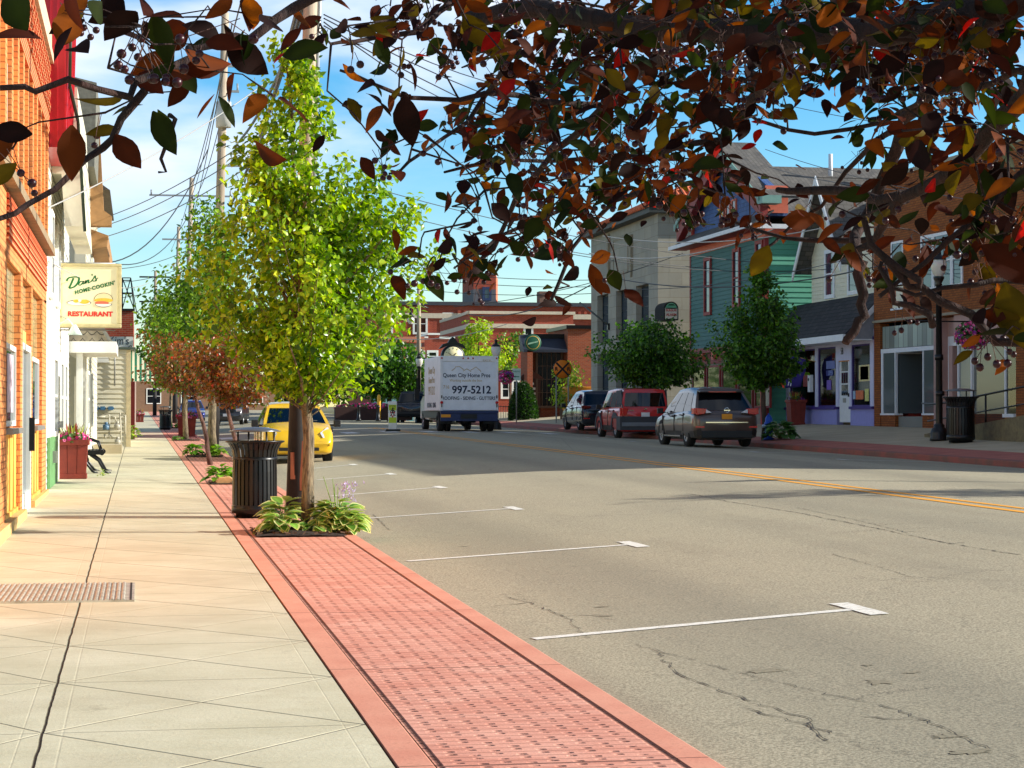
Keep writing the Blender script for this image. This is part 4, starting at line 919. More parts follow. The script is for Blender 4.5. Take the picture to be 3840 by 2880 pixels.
# ---- bank
LIME = None
m = M('limestone_blocks', rough=.85, spec=.3); t = m.nt.nodes.new('ShaderNodeTexBrick'); m.nt.links.new(m.coord('UV'), t.inputs[0]); t.inputs['Scale'].default_value = 1; t.inputs['Brick Width'].default_value = 1.1; t.inputs['Row Height'].default_value = .55; t.inputs['Mortar Size'].default_value = .008
t.inputs['Color1'].default_value = (*lin((156, 152, 140)), 1); t.inputs['Color2'].default_value = (*lin((172, 166, 150)), 1); t.inputs['Mortar'].default_value = (*lin((132, 122, 104)), 1)
n = m.noise(1.4, 6, .65); m.color(m.mix(n.ramp(.45, .75, 0, .4), t.outputs[0], lin((140, 130, 110)))); m.bump(E(m.nt, t.outputs['Fac'])*-1., .3, .01); LIME = m.m
pR = (22.6, 88.2); kK = 0.005
B = Fac('limestone_bank', 'pale limestone bank with a red tile roof and tall dark gridded windows', 'building', fx(2217, P=pR, k=kK), pR); o = B.o; H = B.hit; W = B.w
def hu(x): return H(x, 1000)[0]
zt = H(2467, 800)[1]
wins = [(2240, 2281, 1105, 1262), (2310, 2352, 1087, 1262), (2385, 2433, 1068, 1262)]
R_ = [B.rect(*q) for q in wins]; zb_ = min(q[2] for q in R_); zt_ = sum(q[3] for q in R_)/3
cuts = sorted((q[0], q[1]) for q in R_); mb = MB(); pu = 0.
for a_, b_ in cuts: mb.box(pu, a_, 0, .5, 0, zt); mb.box(a_, b_, 0, .5, zt_, zt); mb.box(a_, b_, 0, .5, 3.3, zb_); mb.box(a_, b_, 0, .5, 0, .8); pu = b_
mb.box(pu, W, 0, .5, 0, zt); mb.build('wall', LIME, o)
MB().box(.01, W-.0, .505, 14, 0, zt).build('body_wall', LIME, o)
for a_, b_ in cuts:
    f = window(o, a_+.06, b_-.06, zb_+.06, zt_-.06, BLACK, GLB, .32, .05, (2, 5), .05, mid=False); f = window(o, a_+.06, b_-.06, .86, 3.24, BLACK, GLB, .32, .05, (2, 3), .05, mid=False)
mb = MB()
a_, b_, c_, d_ = B.rect(2300, 2356, 890, 1030)
mb.box(a_, a_+.1, -.03, 0, c_, d_).box(b_-.1, b_, -.03, 0, c_, d_).box(a_, b_, -.03, 0, d_-.1, d_).box(a_, b_, -.03, 0, c_, c_+.1); mb.build('carved_panel', plain('tan_stone', (150, 140, 120), .85), o)  # plain stone, slightly darker than the wall blocks
for xx in (2285, 2370): MB().box(hu(xx)-.12, hu(xx)+.18, -.12, 0, H(xx, 1000)[1], H(xx, 880)[1]).prism([(hu(xx)-.12, H(xx, 1000)[1]), (hu(xx)+.18, H(xx, 1000)[1]), (hu(xx)+.03, H(xx, 1000)[1]-.5)], 'y', -.1, 0).build('pilaster', bpy.data.materials['tan_stone'], o)
# side window (facing us) and eaves
zz0, zz1 = 4.2, 6.9
MB().box(W-.004, W+.02, 2.4, 3.5, zz0, zz1).build('side_window', GL, o)
MB().box(W-.002, W+.05, 2.4, 3.5, (zz0+zz1)/2-.04, (zz0+zz1)/2+.04).box(W, W+.05, 2.9, 2.96, zz0, zz1).build('side_mullion', plain('bronze_frame', (110, 76, 50), .5), o)
MB().box(-.4, W+.45, -.5, 14.4, zt, zt+.25).build('eaves', plain('dark_eaves', (40, 44, 40), .6), o)
mb = MB(); mb.add([(-.5, -.6, zt+.25), (W+.5, -.6, zt+.25), (W+.5, 14.5, zt+.25), (-.5, 14.5, zt+.25), (4, 4.5, zt+2.6), (W-4, 4.5, zt+2.6), (W-4, 10, zt+2.6), (4, 10, zt+2.6)], [(0, 1, 5, 4), (1, 2, 6, 5), (2, 3, 7, 6), (3, 0, 4, 7), (4, 5, 6, 7)])
TILE = plain('clay_tile', (206, 106, 66), .8, var=.3, scale=3)
for i in range(int((W+1)/.32)): 
    u_ = -.5+i*.32; k_ = min(1, max(0, (u_+.5)/4.5), max(0, (W+.5-u_)/4.5)); mb.tube([(u_, -.62, zt+.28), (u_, -.6+5.1*k_, zt+.28+2.35*k_)], .09, 6)
for i in range(46):
    y_ = -.5+i*.32; k_ = min(1, (y_+.6)/5.1, (14.5-y_)/4.5)
    if k_ > .02: mb.tube([(W+.52, y_, zt+.28), (W+.5-4.5*k_, y_, zt+.28+2.35*k_)], .09, 6)
mb.build('tile_roof', TILE, o)
# flag staff and alarm sign on the bank
fp = thing('bank_flagstaff', 'bare angled flagstaff on the limestone bank front', 'flagpole', (0, 0, 0)); p_ = B.p0+B.u*hu(2285)+B.n*.0; p_.z = B.z0+H(2285, 1222)[1]; fp.location = p_; fp.rotation_euler.z = B.o.rotation_euler.z
MB().tube([(0, 0, 0), (-.4, -1.4, 1.15)], .045, 8).build('staff', plain('grey_staff', (90, 96, 96), .5), fp); MB().box(-.1, .1, -.1, .02, -.2, .12).build('bracket', BLACK, fp)
al = thing('alarm_sign', 'arched green and red alarm sign on a black housing at the bank', 'sign', (0, 0, 0))
px0, px1 = wc(2490, 1200, 88.6), wc(2547, 1130, 88.6); al.location = ((px0.x+px1.x)/2, px0.y, px0.z); ww = abs(px1.x-px0.x)/2; hh = px1.z-px0.z; cen = math.pi
arch = [(-ww, 0), (ww, 0)]+[(ww*math.cos(t*math.pi/10), hh-ww+ww*math.sin(t*math.pi/10)) for t in range(0, 11)]
MB().prism(arch, 'y', -.0, 1.6).build('housing', plain('dull_black_housing', (24, 24, 24), .95, var=.1), al)
ar2 = [(x*.84, .05+z*.93) for x, z in arch]; MB().prism([q for q in ar2 if q[1] < hh*.70][:2]+[(ww*.84, hh*.66), (-ww*.84, hh*.66)], 'y', -.02, -.001).build('red_white_face', plain('white_face', (232, 222, 206), .5), al)
gtop = [(ww*.8*math.cos(t*math.pi/10), hh-ww+ww*.8*math.sin(t*math.pi/10)) for t in range(0, 11)]; MB().prism(gtop, 'y', -.02, -.001).build('green_face', plain('green_face', (120, 190, 150), .5), al)
RI = plain('red_ink', (196, 40, 30), .5, var=0)
text_obj('lettering', 'BURGLAR', hh*.17, RI, al, face_mtx(0, -.024, hh*.52), .002, .80, 0, .004); text_obj('lettering', 'ALARM', hh*.19, RI, al, face_mtx(0, -.024, hh*.28), .002, .95, 0, .004)
MB().prism([(-ww*.5, hh*.78), (ww*.5, hh*.78), (ww*.3, hh*.86), (-ww*.3, hh*.86)], 'y', -.03, -.021).build('emblem', plain('dark_green_emblem', (24, 80, 60), .5), al)
# ================================================================= buildings closing the view
def at(x, y, Y): 
    d = ray(x, y); return CAM+d*(Y/d.y)
DRB = brick('deep_red_brick', (176, 76, 54), (150, 60, 44), (150, 120, 100), .22, .078, .008, .3)
STONE = plain('pale_stone_band', (206, 192, 170), .8, var=.1)
def fac_y(name, label, cat, x0, x1, Y):
    a_, b_ = at(x0, 1500, Y), at(x1, 1500, Y); return Fac(name, label, cat, (a_.x, Y), (b_.x, Y))
B = fac_y('long_brick_block', 'long red brick block with pale cornice closing the street behind the truck', 'building', 1400, 2290, 165.); o = B.o; H = B.hit; W = B.w
zt = H(1900, 1134)[1]; zc = H(1900, 1168)[1]
MB().box(0, W, 0, 20, 0, zc-.6).box(0, W, -.05, 20, zc-.2, zt-.3).build('wall', DRB, o)
MB().box(-.1, W+.1, -.3, 20, zt-.3, zt).build('coping', plain('dark_coping', (60, 62, 70), .7), o)
u_m = H(1715, 1170)[0]
MB().box(u_m, W, -.22, .0, zc-.6, zc-.2).box(0, u_m, -.1, .0, zc-.6, zc-.2).build('cornice', STONE, o)
mb = MB()
for i in range(int((W-u_m)/.5)): mb.box(u_m+i*.5, u_m+i*.5+.25, -.18, -.05, zc-.18, zc+.05)
mb.build('dentil_band', DRB, o)
for x0, x1, y0, y1 in ((1555, 1596, 1182, 1246), (1440, 1466, 1182, 1246), (1666, 1692, 1180, 1246), (1490, 1520, 1310, 1370), (2076, 2092, 1200, 1300)): 
    a_, b_, c_, d_ = B.rect(x0, x1, y0, y1); window(o, a_, b_, c_, d_, FM_WHITE, GL, 0, .16, (2, 2), .08)
ch = MB().box(H(2032, 1)[0], H(2062, 1)[0], 1, 2.2, zt, zt+1.0).box(H(2030, 1)[0], H(2064, 1)[0], .9, 2.3, zt+.7, zt+.8).build('chimney', plain('brown_chimney', (120, 90, 76), .8), o)
# tower
T = fac_y('stair_tower', 'square brick roof tower with a side coloured as if sunlit and one window', 'tower', 1775, 1860, 172.); o = T.o; H = T.hit; W = T.w
z0_, z1_ = H(1810, 1160)[1]-2, H(1810, 1030)[1]; zm = H(1810, 1085)[1]
MB().box(0, W, 0, 6, z0_, zm).build('lower_wall', plain('grey_slate', (92, 92, 98), .8), o)
MB().box(0, W, 0, 6, zm, z1_).build('upper_wall', DRB, o)
MB().slab((W+.002, 0, zm-.8), (W+1.2, 6, zm-.8), (W+1.2, 6, z1_), (W+.002, 0, z1_), .1).build('side_wall', brick('sunlit_toned_brick', (226, 120, 84), (206, 96, 66), (226, 150, 120), .22, .08, .006, .1), o)  # sunlight on this face is put into an oranger brick colour
MB().box(-.1, W+.1, -.1, 6.1, z1_, z1_+.12).build('coping', plain('dark_coping_b', (60, 62, 70), .7), o)
window(o, H(1818, 1)[0], H(1834, 1)[0], H(1825, 1118)[1], H(1825, 1085)[1], plain('blue_frame', (30, 50, 90), .5), GLB, 0, .2, mid=False)
# nearer brick wing with tall windows on its street side
a_ = at(1690, 1500, 150.); b_ = at(1762, 1500, 138.)
Bs = Fac('brick_corner_block', 'brick corner block with stone band and tall narrow windows, behind lime tree', 'building', (a_.x, 150.), (b_.x, 138.)); o = Bs.o; Ws = Bs.w
zb_ = Bs.hit(1760, 1222)[1]; zt_ = Bs.hit(1760, 1178)[1]
MB().box(0, Ws, 0, 1, 0, zb_-.15).box(0, Ws, 0, 1, zb_+.15, zt_).build('street_wall', DRB, o)
MB().box(-.05, Ws+.05, -.12, 1, zb_-.15, zb_+.15).box(-.05, Ws+.05, -.2, 1, zt_, zt_+.2).build('stone_band', STONE, o)
for i in range(4): window(o, Ws*(.12+i*.22), Ws*(.12+i*.22)+Ws*.10, zb_-3.6, zb_-.45, FM_WHITE, GL, 0, .14, (1, 2), mid=False)
for i in range(3): window(o, Ws*(.12+i*.3), Ws*(.12+i*.3)+Ws*.16, .8, zb_-4.4, FM_WHITE, GL, 0, .14, mid=False)
# the long wall facing us, in the building's own frame
F2 = Fac.__new__(Fac); F2.p0 = Vector((b_.x, 138., 0)); F2.u = Vector((1, 0, 0)); F2.n = Vector((0, -1, 0)); F2.z0 = Bs.z0
c_ = at(2150, 1500, 138.); Wf = c_.x-b_.x
rot = Matrix.Rotation(-o.rotation_euler.z, 4, 'Z'); off = rot @ Vector((b_.x-a_.x, -12., 0))
def place(ob): 
    ob.data.transform(Matrix.Translation(off) @ rot); return ob
place(MB().box(0, Wf, 0, 14, 0, zb_-.15).box(0, Wf, 0, 14, zb_+.15, zt_).build('front_wall', DRB, o))
place(MB().box(0, Wf+.1, -.12, 14, zb_-.15, zb_+.15).box(-.05, Wf+.1, -.2, 14, zt_, zt_+.2).build('stone_band', STONE, o))
for x0, x1, y0, y1 in ((1970, 1992, 1232, 1308), (1885, 1906, 1430, 1488), (1926, 1942, 1430, 1488)):
    p, q = F2.hit(x0, y1), F2.hit(x1, y0); f = window(o, p[0], q[0], p[1], q[1], FM_WHITE, GL, 0, .14); place(f)
    for c2 in f.children: place(c2)
place(MB().box(F2.hit(1975, 1)[0], F2.hit(2005, 1)[0], -.05, .02, F2.hit(1980, 1420)[1], F2.hit(1980, 1345)[1]).build('boarded_window', plain('cream_board', (226, 206, 170), .7), o))
# small dark brick shop with stepped white coping, teal porch house
B = fac_y('stepped_brick_shop', 'low dark brick shop with stepped white coping behind the truck', 'shop', 1592, 1700, 135.); o = B.o; H = B.hit; W = B.w
MB().box(0, W, 0, 8, 0, H(1640, 1268)[1]).box(H(1606, 1)[0], H(1648, 1)[0], 0, 8, H(1640, 1268)[1], H(1640, 1256)[1]).build('wall', DRB, o)
MB().box(-.05, H(1606, 1)[0], -.08, 8, H(1640, 1268)[1], H(1640, 1262)[1]).box(H(1604, 1)[0], H(1650, 1)[0], -.08, 8, H(1640, 1256)[1], H(1640, 1249)[1]).box(H(1648, 1)[0], W+.1, -.08, 8, H(1640, 1272)[1]+.02, H(1640, 1263)[1]).build('coping', FM_WHITE, o)
window(o, H(1610, 1)[0], H(1636, 1)[0], H(1620, 1350)[1], H(1620, 1322)[1], FM_WHITE, GL, 0, .15)
B = fac_y('porch_house', 'teal and white porch front beyond the dark street trees', 'house', 1446, 1592, 128.); o = B.o; H = B.hit; W = B.w
z1_ = H(1520, 1283)[1]
TL = plain('aqua_paint', (120, 170, 176), .7, var=.1)
MB().box(0, W, 1.5, 8, 0, z1_).build('wall', TL, o); MB().box(0, W, 0, 8, z1_, z1_+.35).box(0, W, -.1, 8, z1_-.5, z1_-.3).build('porch_roof', plain('salmon_edge', (206, 130, 100), .7), o)
for x in (1500, 1515, 1530, 1560, 1588): MB().box(H(x, 1)[0]-.12, H(x, 1)[0]+.12, 0, .25, 0, z1_-.5).build('porch_post', DRB if x == 1515 else FM_WHITE, o)
for x0, x1 in ((1532, 1552), (1562, 1582)): window(o, H(x0, 1)[0], H(x1, 1)[0], H(1540, 1375)[1], H(1540, 1312)[1], FM_WHITE, GL, 1.5, .1, (2, 2))
# ---- brick store with dark awning and round sign
B = fac_y('awning_store', 'low brick store with dark awning and gridded shop window, left of the bank', 'shop', 1990, 2222, 112.); o = B.o; H = B.hit; W = B.w
TB = brick('rust_brick', (170, 84, 52), (146, 66, 44), (150, 120, 96), .22, .078, .012, .2)
u1_ = H(2120, 1)[0]; zt_ = H(2170, 1235)[1]; zl = H(2050, 1275)[1]
MB().box(u1_, W, -.6, 5, 0, zt_).build('pier', TB, o); MB().box(0, u1_, .6, 3, 0, zl).build('wall', TB, o)
MB().box(u1_-.1, W, -.75, 5, zt_, zt_+.2).box(-.1, u1_, .3, 3, zl+.0, zl+.35).build('coping', BLACK, o)
MB().prism([(.6, zl+.3), (-.6, zl-.55), (-.6, zl-.7), (.6, zl-.6)], 'x', -.5, u1_-.01).build('awning', plain('blue_black_metal', (36, 42, 56), .5), o)
f = window(o, H(2022, 1)[0], H(2108, 1)[0], .7, zl-.7, plain('brown_frame', (96, 76, 60), .6), GL, .5, .12, (5, 4), .1, mid=False)
MB().box(-.3, 0, -.6, .6, 0, zl-.6).build('brick_post', TB, o)
rs = thing('round_sign', 'round green shop sign under the dark awning', 'sign', tuple(at(1998, 1285, 110.)))
MB().lathe([(.001, -.06), (.42, -.06), (.46, -.04), (.46, .04), (.001, .04)], (0, 0, 0), 24, axis='y').build('disc', plain('sign_green', (24, 92, 66), .5), rs)
MB().lathe([(.34, -.066), (.37, -.066), (.37, -.06)], (0, 0, 0), 24, axis='y').build('gold_ring', plain('gold_ink', (206, 170, 70), .5, var=0), rs); MB().prism([(-.30, -.12), (.26, .02), (.30, .10), (-.26, -.02)], 'y', -.075, -.061).build('band', plain('pale_green_band', (150, 190, 160), .5), rs)
MB().tube([(0, .3, .3), (0, 0, .4)], .03, 6).build('bracket', BLACK, rs)
# iron fence, hedge mound
fe = thing('iron_fence', 'low black iron fence at the small park behind the truck', 'fence', tuple(at(1860, 1585, 118.))); fe.location.z = gz(18, 118)+.05
mb = MB(); L_ = 4.2
for i in range(30): mb.tube([(i*L_/29, 0, .05), (i*L_/29, 0, 1.0)], .014, 4)
mb.tube([(0, 0, .95), (L_, 0, .95)], .02, 4).tube([(0, 0, .2), (L_, 0, .2)], .02, 4).build('rails', BLACK, fe)
# notice boards and parking sign
def sign_post(name, label, x, ytop, ybot, Y, w_, h_, mat, txt=None):
    g = at(x, 1600, Y); X = g.x; zg = gz(X, Y); t = thing(name, label, 'sign', (X, Y, zg)); zt_ = at(x, ytop, Y).z-zg
    MB().tube([(0, .03, 0), (0, .03, zt_)], .03, 6).build('post', FM_GREY, t); MB().box(-w_/2, w_/2, -.015, .015, zt_-h_, zt_).build('plate', mat, t); return t, zt_
t_, z_ = sign_post('parking_sign', 'white and green parking direction sign with an arrow right of the truck', 1937, 1382, 1600, 104., .44, .62, plain('pale_mint_plate', (206, 228, 214), .5, var=.05))
GI = plain('sign_green_ink', (20, 120, 84), .5, var=0)
text_obj('lettering', 'PARKING', .105, GI, t_, face_mtx(0, -.018, z_-.16), .002, .85); MB().prism([(-.15, z_-.42), (-.06, z_-.36), (-.06, z_-.40), (.14, z_-.40), (.14, z_-.44), (-.06, z_-.44), (-.06, z_-.48)], 'y', -.019, -.016).build('arrow', GI, t_)
nb = thing('notice_board', 'brown park notice board with a small gabled top and white slips', 'notice board', tuple(at(1990, 1590, 112.5))); nb.location.z = gz(18.8, 112)
MB().box(-.55, .55, -.05, .05, .5, 2.4).box(-.5, -.42, -.04, .04, 0, .5).box(.42, .5, -.04, .04, 0, .5).build('board', plain('brown_board', (70, 42, 30), .7), nb)
MB().prism([(-.75, 2.4), (.75, 2.4), (0, 2.95)], 'y', -.12, .12).build('gable', plain('brown_board_b', (86, 50, 36), .7), nb)
mb = MB()
for i in range(6): mb.box(-.42, .1+.3*random.random(), -.06, -.051, .7+i*.27, .82+i*.27)
mb.build('slips', WPAINT, nb)
# town clock behind the truck
p_ = at(1697, 1330, 112.); tk = thing('town_clock', 'ornate black street clock with a cream face showing above the white truck', 'clock', (p_.x, 112., gz(p_.x, 112.))); zc_ = p_.z-tk.location.z
CLK = plain('black_green_iron', (18, 24, 20), .4, .3)
MB().tube([(0, 0, 0), (0, 0, .3)], [.35, .3], 12).tube([(0, 0, .3), (0, 0, zc_-.6)], [.14, .10], 12).lathe([(.001, -.25), (.60, -.25), (.66, -.15), (.66, .15), (.60, .25), (.001, .25)], (0, 0, zc_-.1), 24, axis='y').prism([(-.6, zc_+.35), (-.78, zc_+.30), (-.55, zc_+.58), (-.28, zc_+.66), (-.15, zc_+.86), (0, zc_+.98), (.15, zc_+.86), (.28, zc_+.66), (.55, zc_+.58), (.78, zc_+.30), (.6, zc_+.35), (.3, zc_+.5), (-.3, zc_+.5)], 'y', -.15, .15).build('case', CLK, tk)
MB().lathe([(.001, -.262), (.53, -.262), (.53, -.25)], (0, 0, zc_-.1), 24, axis='y').build('face', plain('cream_dial', (236, 226, 176), .4, var=.03), tk)
mb = MB()
for i in range(12):
    t = 2*math.pi*i/12; r0, r1 = .40, .50; mb.slab((r0*math.sin(t)-.012*math.cos(t), -.27, zc_-.1+r0*math.cos(t)+.012*math.sin(t)), (r0*math.sin(t)+.012*math.cos(t), -.27, zc_-.1+r0*math.cos(t)-.012*math.sin(t)), (r1*math.sin(t)+.012*math.cos(t), -.27, zc_-.1+r1*math.cos(t)-.012*math.sin(t)), (r1*math.sin(t)-.012*math.cos(t), -.27, zc_-.1+r1*math.cos(t)+.012*math.sin(t)), .004)
mb.tube([(0, -.275, zc_-.1), (.2, -.275, zc_+.1)], .014, 4).tube([(0, -.275, zc_-.1), (-.3, -.275, zc_+.1)], .012, 4); mb.build('hands', BLACK, tk)
# railroad crossing warning sign
p_ = at(2109, 1384, 98.); rr = thing('railroad_sign', 'round orange railroad crossing warning sign with black cross and two letters R', 'sign', (p_.x, 98., gz(p_.x, 98.))); zc_ = p_.z-rr.location.z
MB().lathe([(.001, -.01), (.47, -.01), (.47, .01), (.001, .01)], (0, 0, zc_), 32, axis='y').build('border', BLACK, rr)
MB().lathe([(.001, -.018), (.445, -.018), (.445, -.011)], (0, 0, zc_), 32, axis='y').build('disc', plain('sign_orange', (240, 130, 20), .5, var=.05), rr)
mb = MB()
for s_ in (-1, 1):
    a_ = R(45)*s_; ca, sa = math.cos(a_), math.sin(a_); L_, h_ = .435, .045
    q = [(-L_, -h_), (L_, -h_), (L_, h_), (-L_, h_)]; mb.prism([(x*ca-z*sa, zc_+x*sa+z*ca) for x, z in q], 'y', -.024-.002*s_, -.019)
mb.build('cross', BLACK, rr)
for s_ in (-1, 1): text_obj('letter', 'R', .26, BLACK, rr, face_mtx(s_*.30, -.022, zc_), .002, 1, 0, .008)
for s_ in (-1, 1): MB().box(s_*.30-.03, s_*.30+.03, .012, .05, -.1, zc_+.1).build('post', FM_GREY, rr)
# far lamp standards share one kind
def lamp(name, label, X, Y, ztop, group=None):
    """black ribbed post with an acorn globe"""
    t = thing(name, label, 'street lamp', (X, Y, gz(X, Y)), 0, group); h_ = ztop-t.location.z
    MB().lathe([(.001, 0), (.25, 0), (.25, .06), (.23, .10), (.24, .2), (.2, .32), (.14, .36), (.15, .42), (.10, .46)], n=16).build('base', BLACK, t)
    MB().lathe([(.095, .44), (.075, h_-1.05), (.10, h_-1.03), (.075, h_-.98), (.14, h_-.86), (.15, h_-.80), (.001, h_-.80)], n=16).build('post', BLACK, t)
    g = MB().lathe([(.10, h_-.80), (.155, h_-.72), (.205, h_-.58), (.215, h_-.46), (.19, h_-.36), (.17, h_-.34)], n=18).build('globe', GLOBE, t)
    MB().lathe([(.20, h_-.36), (.19, h_-.30), (.12, h_-.24), (.07, h_-.22), (.06, h_-.12), (.09, h_-.09), (.03, h_-.04), (.02, h_), (.001, h_)], n=16).build('cap', BLACK, t)
    return t
m = M('frosted_globe', lin((236, 232, 222)), .25, 0, .5); m.b.inputs['Transmission Weight'].default_value = .25; m.b.inputs['Subsurface Weight'].default_value = .3; GLOBE = m.m
p_ = at(1860, 1270, 90.); lamp('street_lamp', 'black street lamp with a white globe just right of the truck top', p_.x, 90., at(1860, 1270, 90.).z)
p_ = at(1572, 1330, 118.); lamp('street_lamp', 'black street lamp with white globe by the dark tree left of truck', p_.x, 118., at(1572, 1322, 118.).z)
p_ = at(1540, 1330, 135.); q_ = thing('hanging_lamp', 'small hanging lamp with white globe against the brick wall above the dark tree', 'lamp', tuple(at(1540, 1215, 126.)))
MB().lathe([(.10, .0), (.19, .15), (.22, .3), (.12, .45)], n=14).build('globe', GLOBE, q_); MB().lathe([(.24, .44), (.1, .6), (.05, .9), (.001, .9)], n=12).tube([(0, 0, .8), (0, 0, 1.1), (.5, 0, 1.2), (1.1, 0, 1.0)], .04, 6).build('arm', BLACK, q_)
# in-street pedestrian sign
g = gp(1472, 1618); ps = thing('crossing_sign', 'yellow-green in-street pedestrian crossing sign on a black rubber base', 'sign', (g.x, g.y, gz(g.x, g.y))); sc = (1618-1505)/F*(g.y*math.cos(YAW)+g.x*math.sin(YAW)); hS = sc
wS = 33/F*(g.y)
MB().box(-wS*.85, wS*.85, -.2, .2, 0, .09).build('base', BLACK, ps, .02)
MB().box(-wS*.45, wS*.45, -.03, .03, .09, .30).build('upright', FM_WHITE, ps)
YG = plain('fluorescent_yellow_green', (190, 214, 40), .5, var=.03)
MB().box(-wS/2, wS/2, -.02, .02, .26, hS).build('panel', FM_WHITE, ps, .01)
MB().box(-wS*.44, wS*.44, -.026, -.021, hS-.36, hS-.14).box(-wS*.44, wS*.44, -.026, -.021, .34, .56).build('band', YG, ps)
zt_ = hS-.42; MB().prism([(-wS*.30, zt_), (wS*.30, zt_), (0, zt_-.26)], 'y', -.027, -.021).build('yield_triangle', plain('sign_red', (190, 30, 40), .5), ps); MB().prism([(-wS*.17, zt_-.05), (wS*.17, zt_-.05), (0, zt_-.18)], 'y', -.031, -.0275).build('yield_inner', FM_WHITE, ps)
zz = .62; mb = MB(); mb.ball((0, -.025, zz+.30), .035, 8, sq=(1, .2, 1)); mb.prism([(-.03, zz+.12), (.03, zz+.12), (.035, zz+.26), (-.02, zz+.26)], 'y', -.028, -.021)
for pl in ([(0, zz+.13), (-.09, zz), (-.06, zz)], [(.0, zz+.13), (.09, zz+.01), (.12, zz+.03)], [(.01, zz+.25), (-.08, zz+.19), (-.09, zz+.14)], [(.01, zz+.25), (.08, zz+.17), (.10, zz+.19)]): mb.tube([(x, -.025, z) for x, z in pl], .016, 4)
mb.build('walking_figure', BLACK, ps)
text_obj('lettering', 'STATE', .10, BLACK, ps, face_mtx(0, -.028, hS-.20), .002, .8); text_obj('lettering', 'LAW', .10, BLACK, ps, face_mtx(0, -.028, hS-.30), .002, .8)
# park bench, bollards and bikes left of the pickup
for x, lab in ((1345, 'first'), (1418, 'second')):
    p_ = at(x, 1560, 112.); tt = thing('bollard', 'short dark bollard on the far kerb, %s from the left' % lab, 'bollard', (p_.x, 112., gz(p_.x, 112)+.1)); MB().lathe([(.001, 0), (.16, 0), (.14, .1), (.09, .14), (.08, .7), (.11, .75), (.09, .85), (.001, .9)], n=12).build('body', BLACK, tt)
p_ = at(1418, 1560, 113.); yp = thing('yellow_post', 'slim yellow guard post near the dark street tree', 'post', (p_.x+.0, 113., gz(p_.x, 113)+.1)); yp.location.x = at(1421, 1500, 113.).x
MB().lathe([(.001, 0), (.10, 0), (.10, 1.35), (.06, 1.45), (.001, 1.46)], n=12).build('body', plain('yellow_paint', (236, 176, 40), .5), yp)
ob = thing('planter_box', 'long box of magenta flowers under the dark street trees', 'planter', (at(1400, 1500, 116).x, 116., gz(12, 116)+.1)); MB().box(-2.2, 2.2, -.3, .3, 0, .75).build('box', plain('dark_teak', (60, 32, 24), .7), ob, .02)
OB_FLOWER = ob
wb = thing('construction_barrier', 'orange equipment box parked beside the awning store', 'equipment', (at(2190, 1500, 104).x, 104., gz(21, 104)))
z1_ = at(2190, 1450, 104).z-wb.location.z; MB().box(-.85, .85, 0, 1.4, .5, z1_).box(-.75, -.6, .1, 1.3, 0, .5).box(.6, .75, .1, 1.3, 0, .5).build('body', plain('machine_orange', (226, 140, 30), .5), wb, .05); MB().box(-.9, .9, -.02, 0, .9, 1.0).build('stripe', BLACK, wb)
wf = thing('picket_fence', 'grey weathered board fence beside the bank', 'fence', (at(2145, 1500, 103).x, 105.5, gz(21, 104))); mb = MB()
for i in range(12): mb.box(i*.3-.1, i*.3+.14, 0, .04, 0, 1.6+.04*(i % 3))
mb.build('boards', plain('weathered_board', (120, 108, 92), .8), wf)
# ================================================================= street furniture
def litter_bin(label, x, yb, hpx=None, h_=.97, r_=.28, c=None, loc=None, group=None, spread=True):
    """slatted steel bin: flared rim, solid liner, domed rain cover on three stays"""
    t = thing('litter_bin', label, 'litter bin', loc, 0, group)
    mb = MB(); n = 30
    prof = [(r_, .07), (r_*1.01, .30), (r_*1.0, h_*.60), (r_*.98, h_*.76), (r_*1.04, h_*.88), (r_*1.20, h_*.965), (r_*1.30, h_*.985)]
    for i in range(n):
        a0, a1 = 2*math.pi*(i+.16)/n, 2*math.pi*(i+.84)/n; vs = []
        for rr_, z in prof:
            for a_, q in ((a0, 0), (a1, 0), (a1, -.012), (a0, -.012)): vs.append(((rr_+q)*math.cos(a_), (rr_+q)*math.sin(a_), z))
        mb.add(vs, [(4*k+j, 4*k+(j+1) % 4, 4*k+4+(j+1) % 4, 4*k+4+j) for k in range(len(prof)-1) for j in range(4)])
    mb.build('slats', BLACK, t)
    MB().lathe([(.001, .0), (r_*.86, .0), (r_*.86, .05), (r_*1.04, .06), (r_*1.04, .15), (r_*1.0, .16)], n=30).build('base', BLACK, t)
    MB().lathe([(r_*1.015, h_*.755), (r_*1.015, h_*.79), (r_*.99, h_*.79)], n=30).lathe([(r_*1.28, h_*.975), (r_*1.34, h_*.985), (r_*1.34, h_), (r_*1.24, h_)], n=30).build('hoops', BLACK, t)
    MB().lathe([(.001, .1), (r_*.93, .1), (r_*.93, h_*.73), (r_*.90, h_*.73), (r_*.88, .2)], n=30).build('liner', plain('black_plastic', (14, 14, 16), .5, var=.1), t)
    MB().lathe([(r_*1.16, h_+.115), (r_*1.18, h_+.12), (r_*1.0, h_+.14), (r_*.5, h_+.17), (.001, h_+.175), ], n=30).lathe([(r_*1.16, h_+.115), (.001, h_+.14)], n=30).build('rain_cover', plain('satin_steel_cover', (110, 112, 116), .3, .6, var=.1), t)
    for a_ in (R(250), R(20), R(140), R(300)): MB().tube([(r_*.95*math.cos(a_), r_*.95*math.sin(a_), h_*.74), (r_*.95*math.cos(a_), r_*.95*math.sin(a_), h_+.135)], .012, 6).build('stay', BLACK, t)
    return t
g = gp(955, 1940); BIN1 = litter_bin('black slatted litter bin with a domed cover on the brick strip, nearest one', 0, 0, loc=(g.x, g.y, gz(g.x, g.y)))
g = gp(620, 1612)
b2 = copy_tree(BIN1, 'small far black litter bin beside the red brick shop trees'); b2.location = (g.x, g.y, gz(g.x, g.y)); 
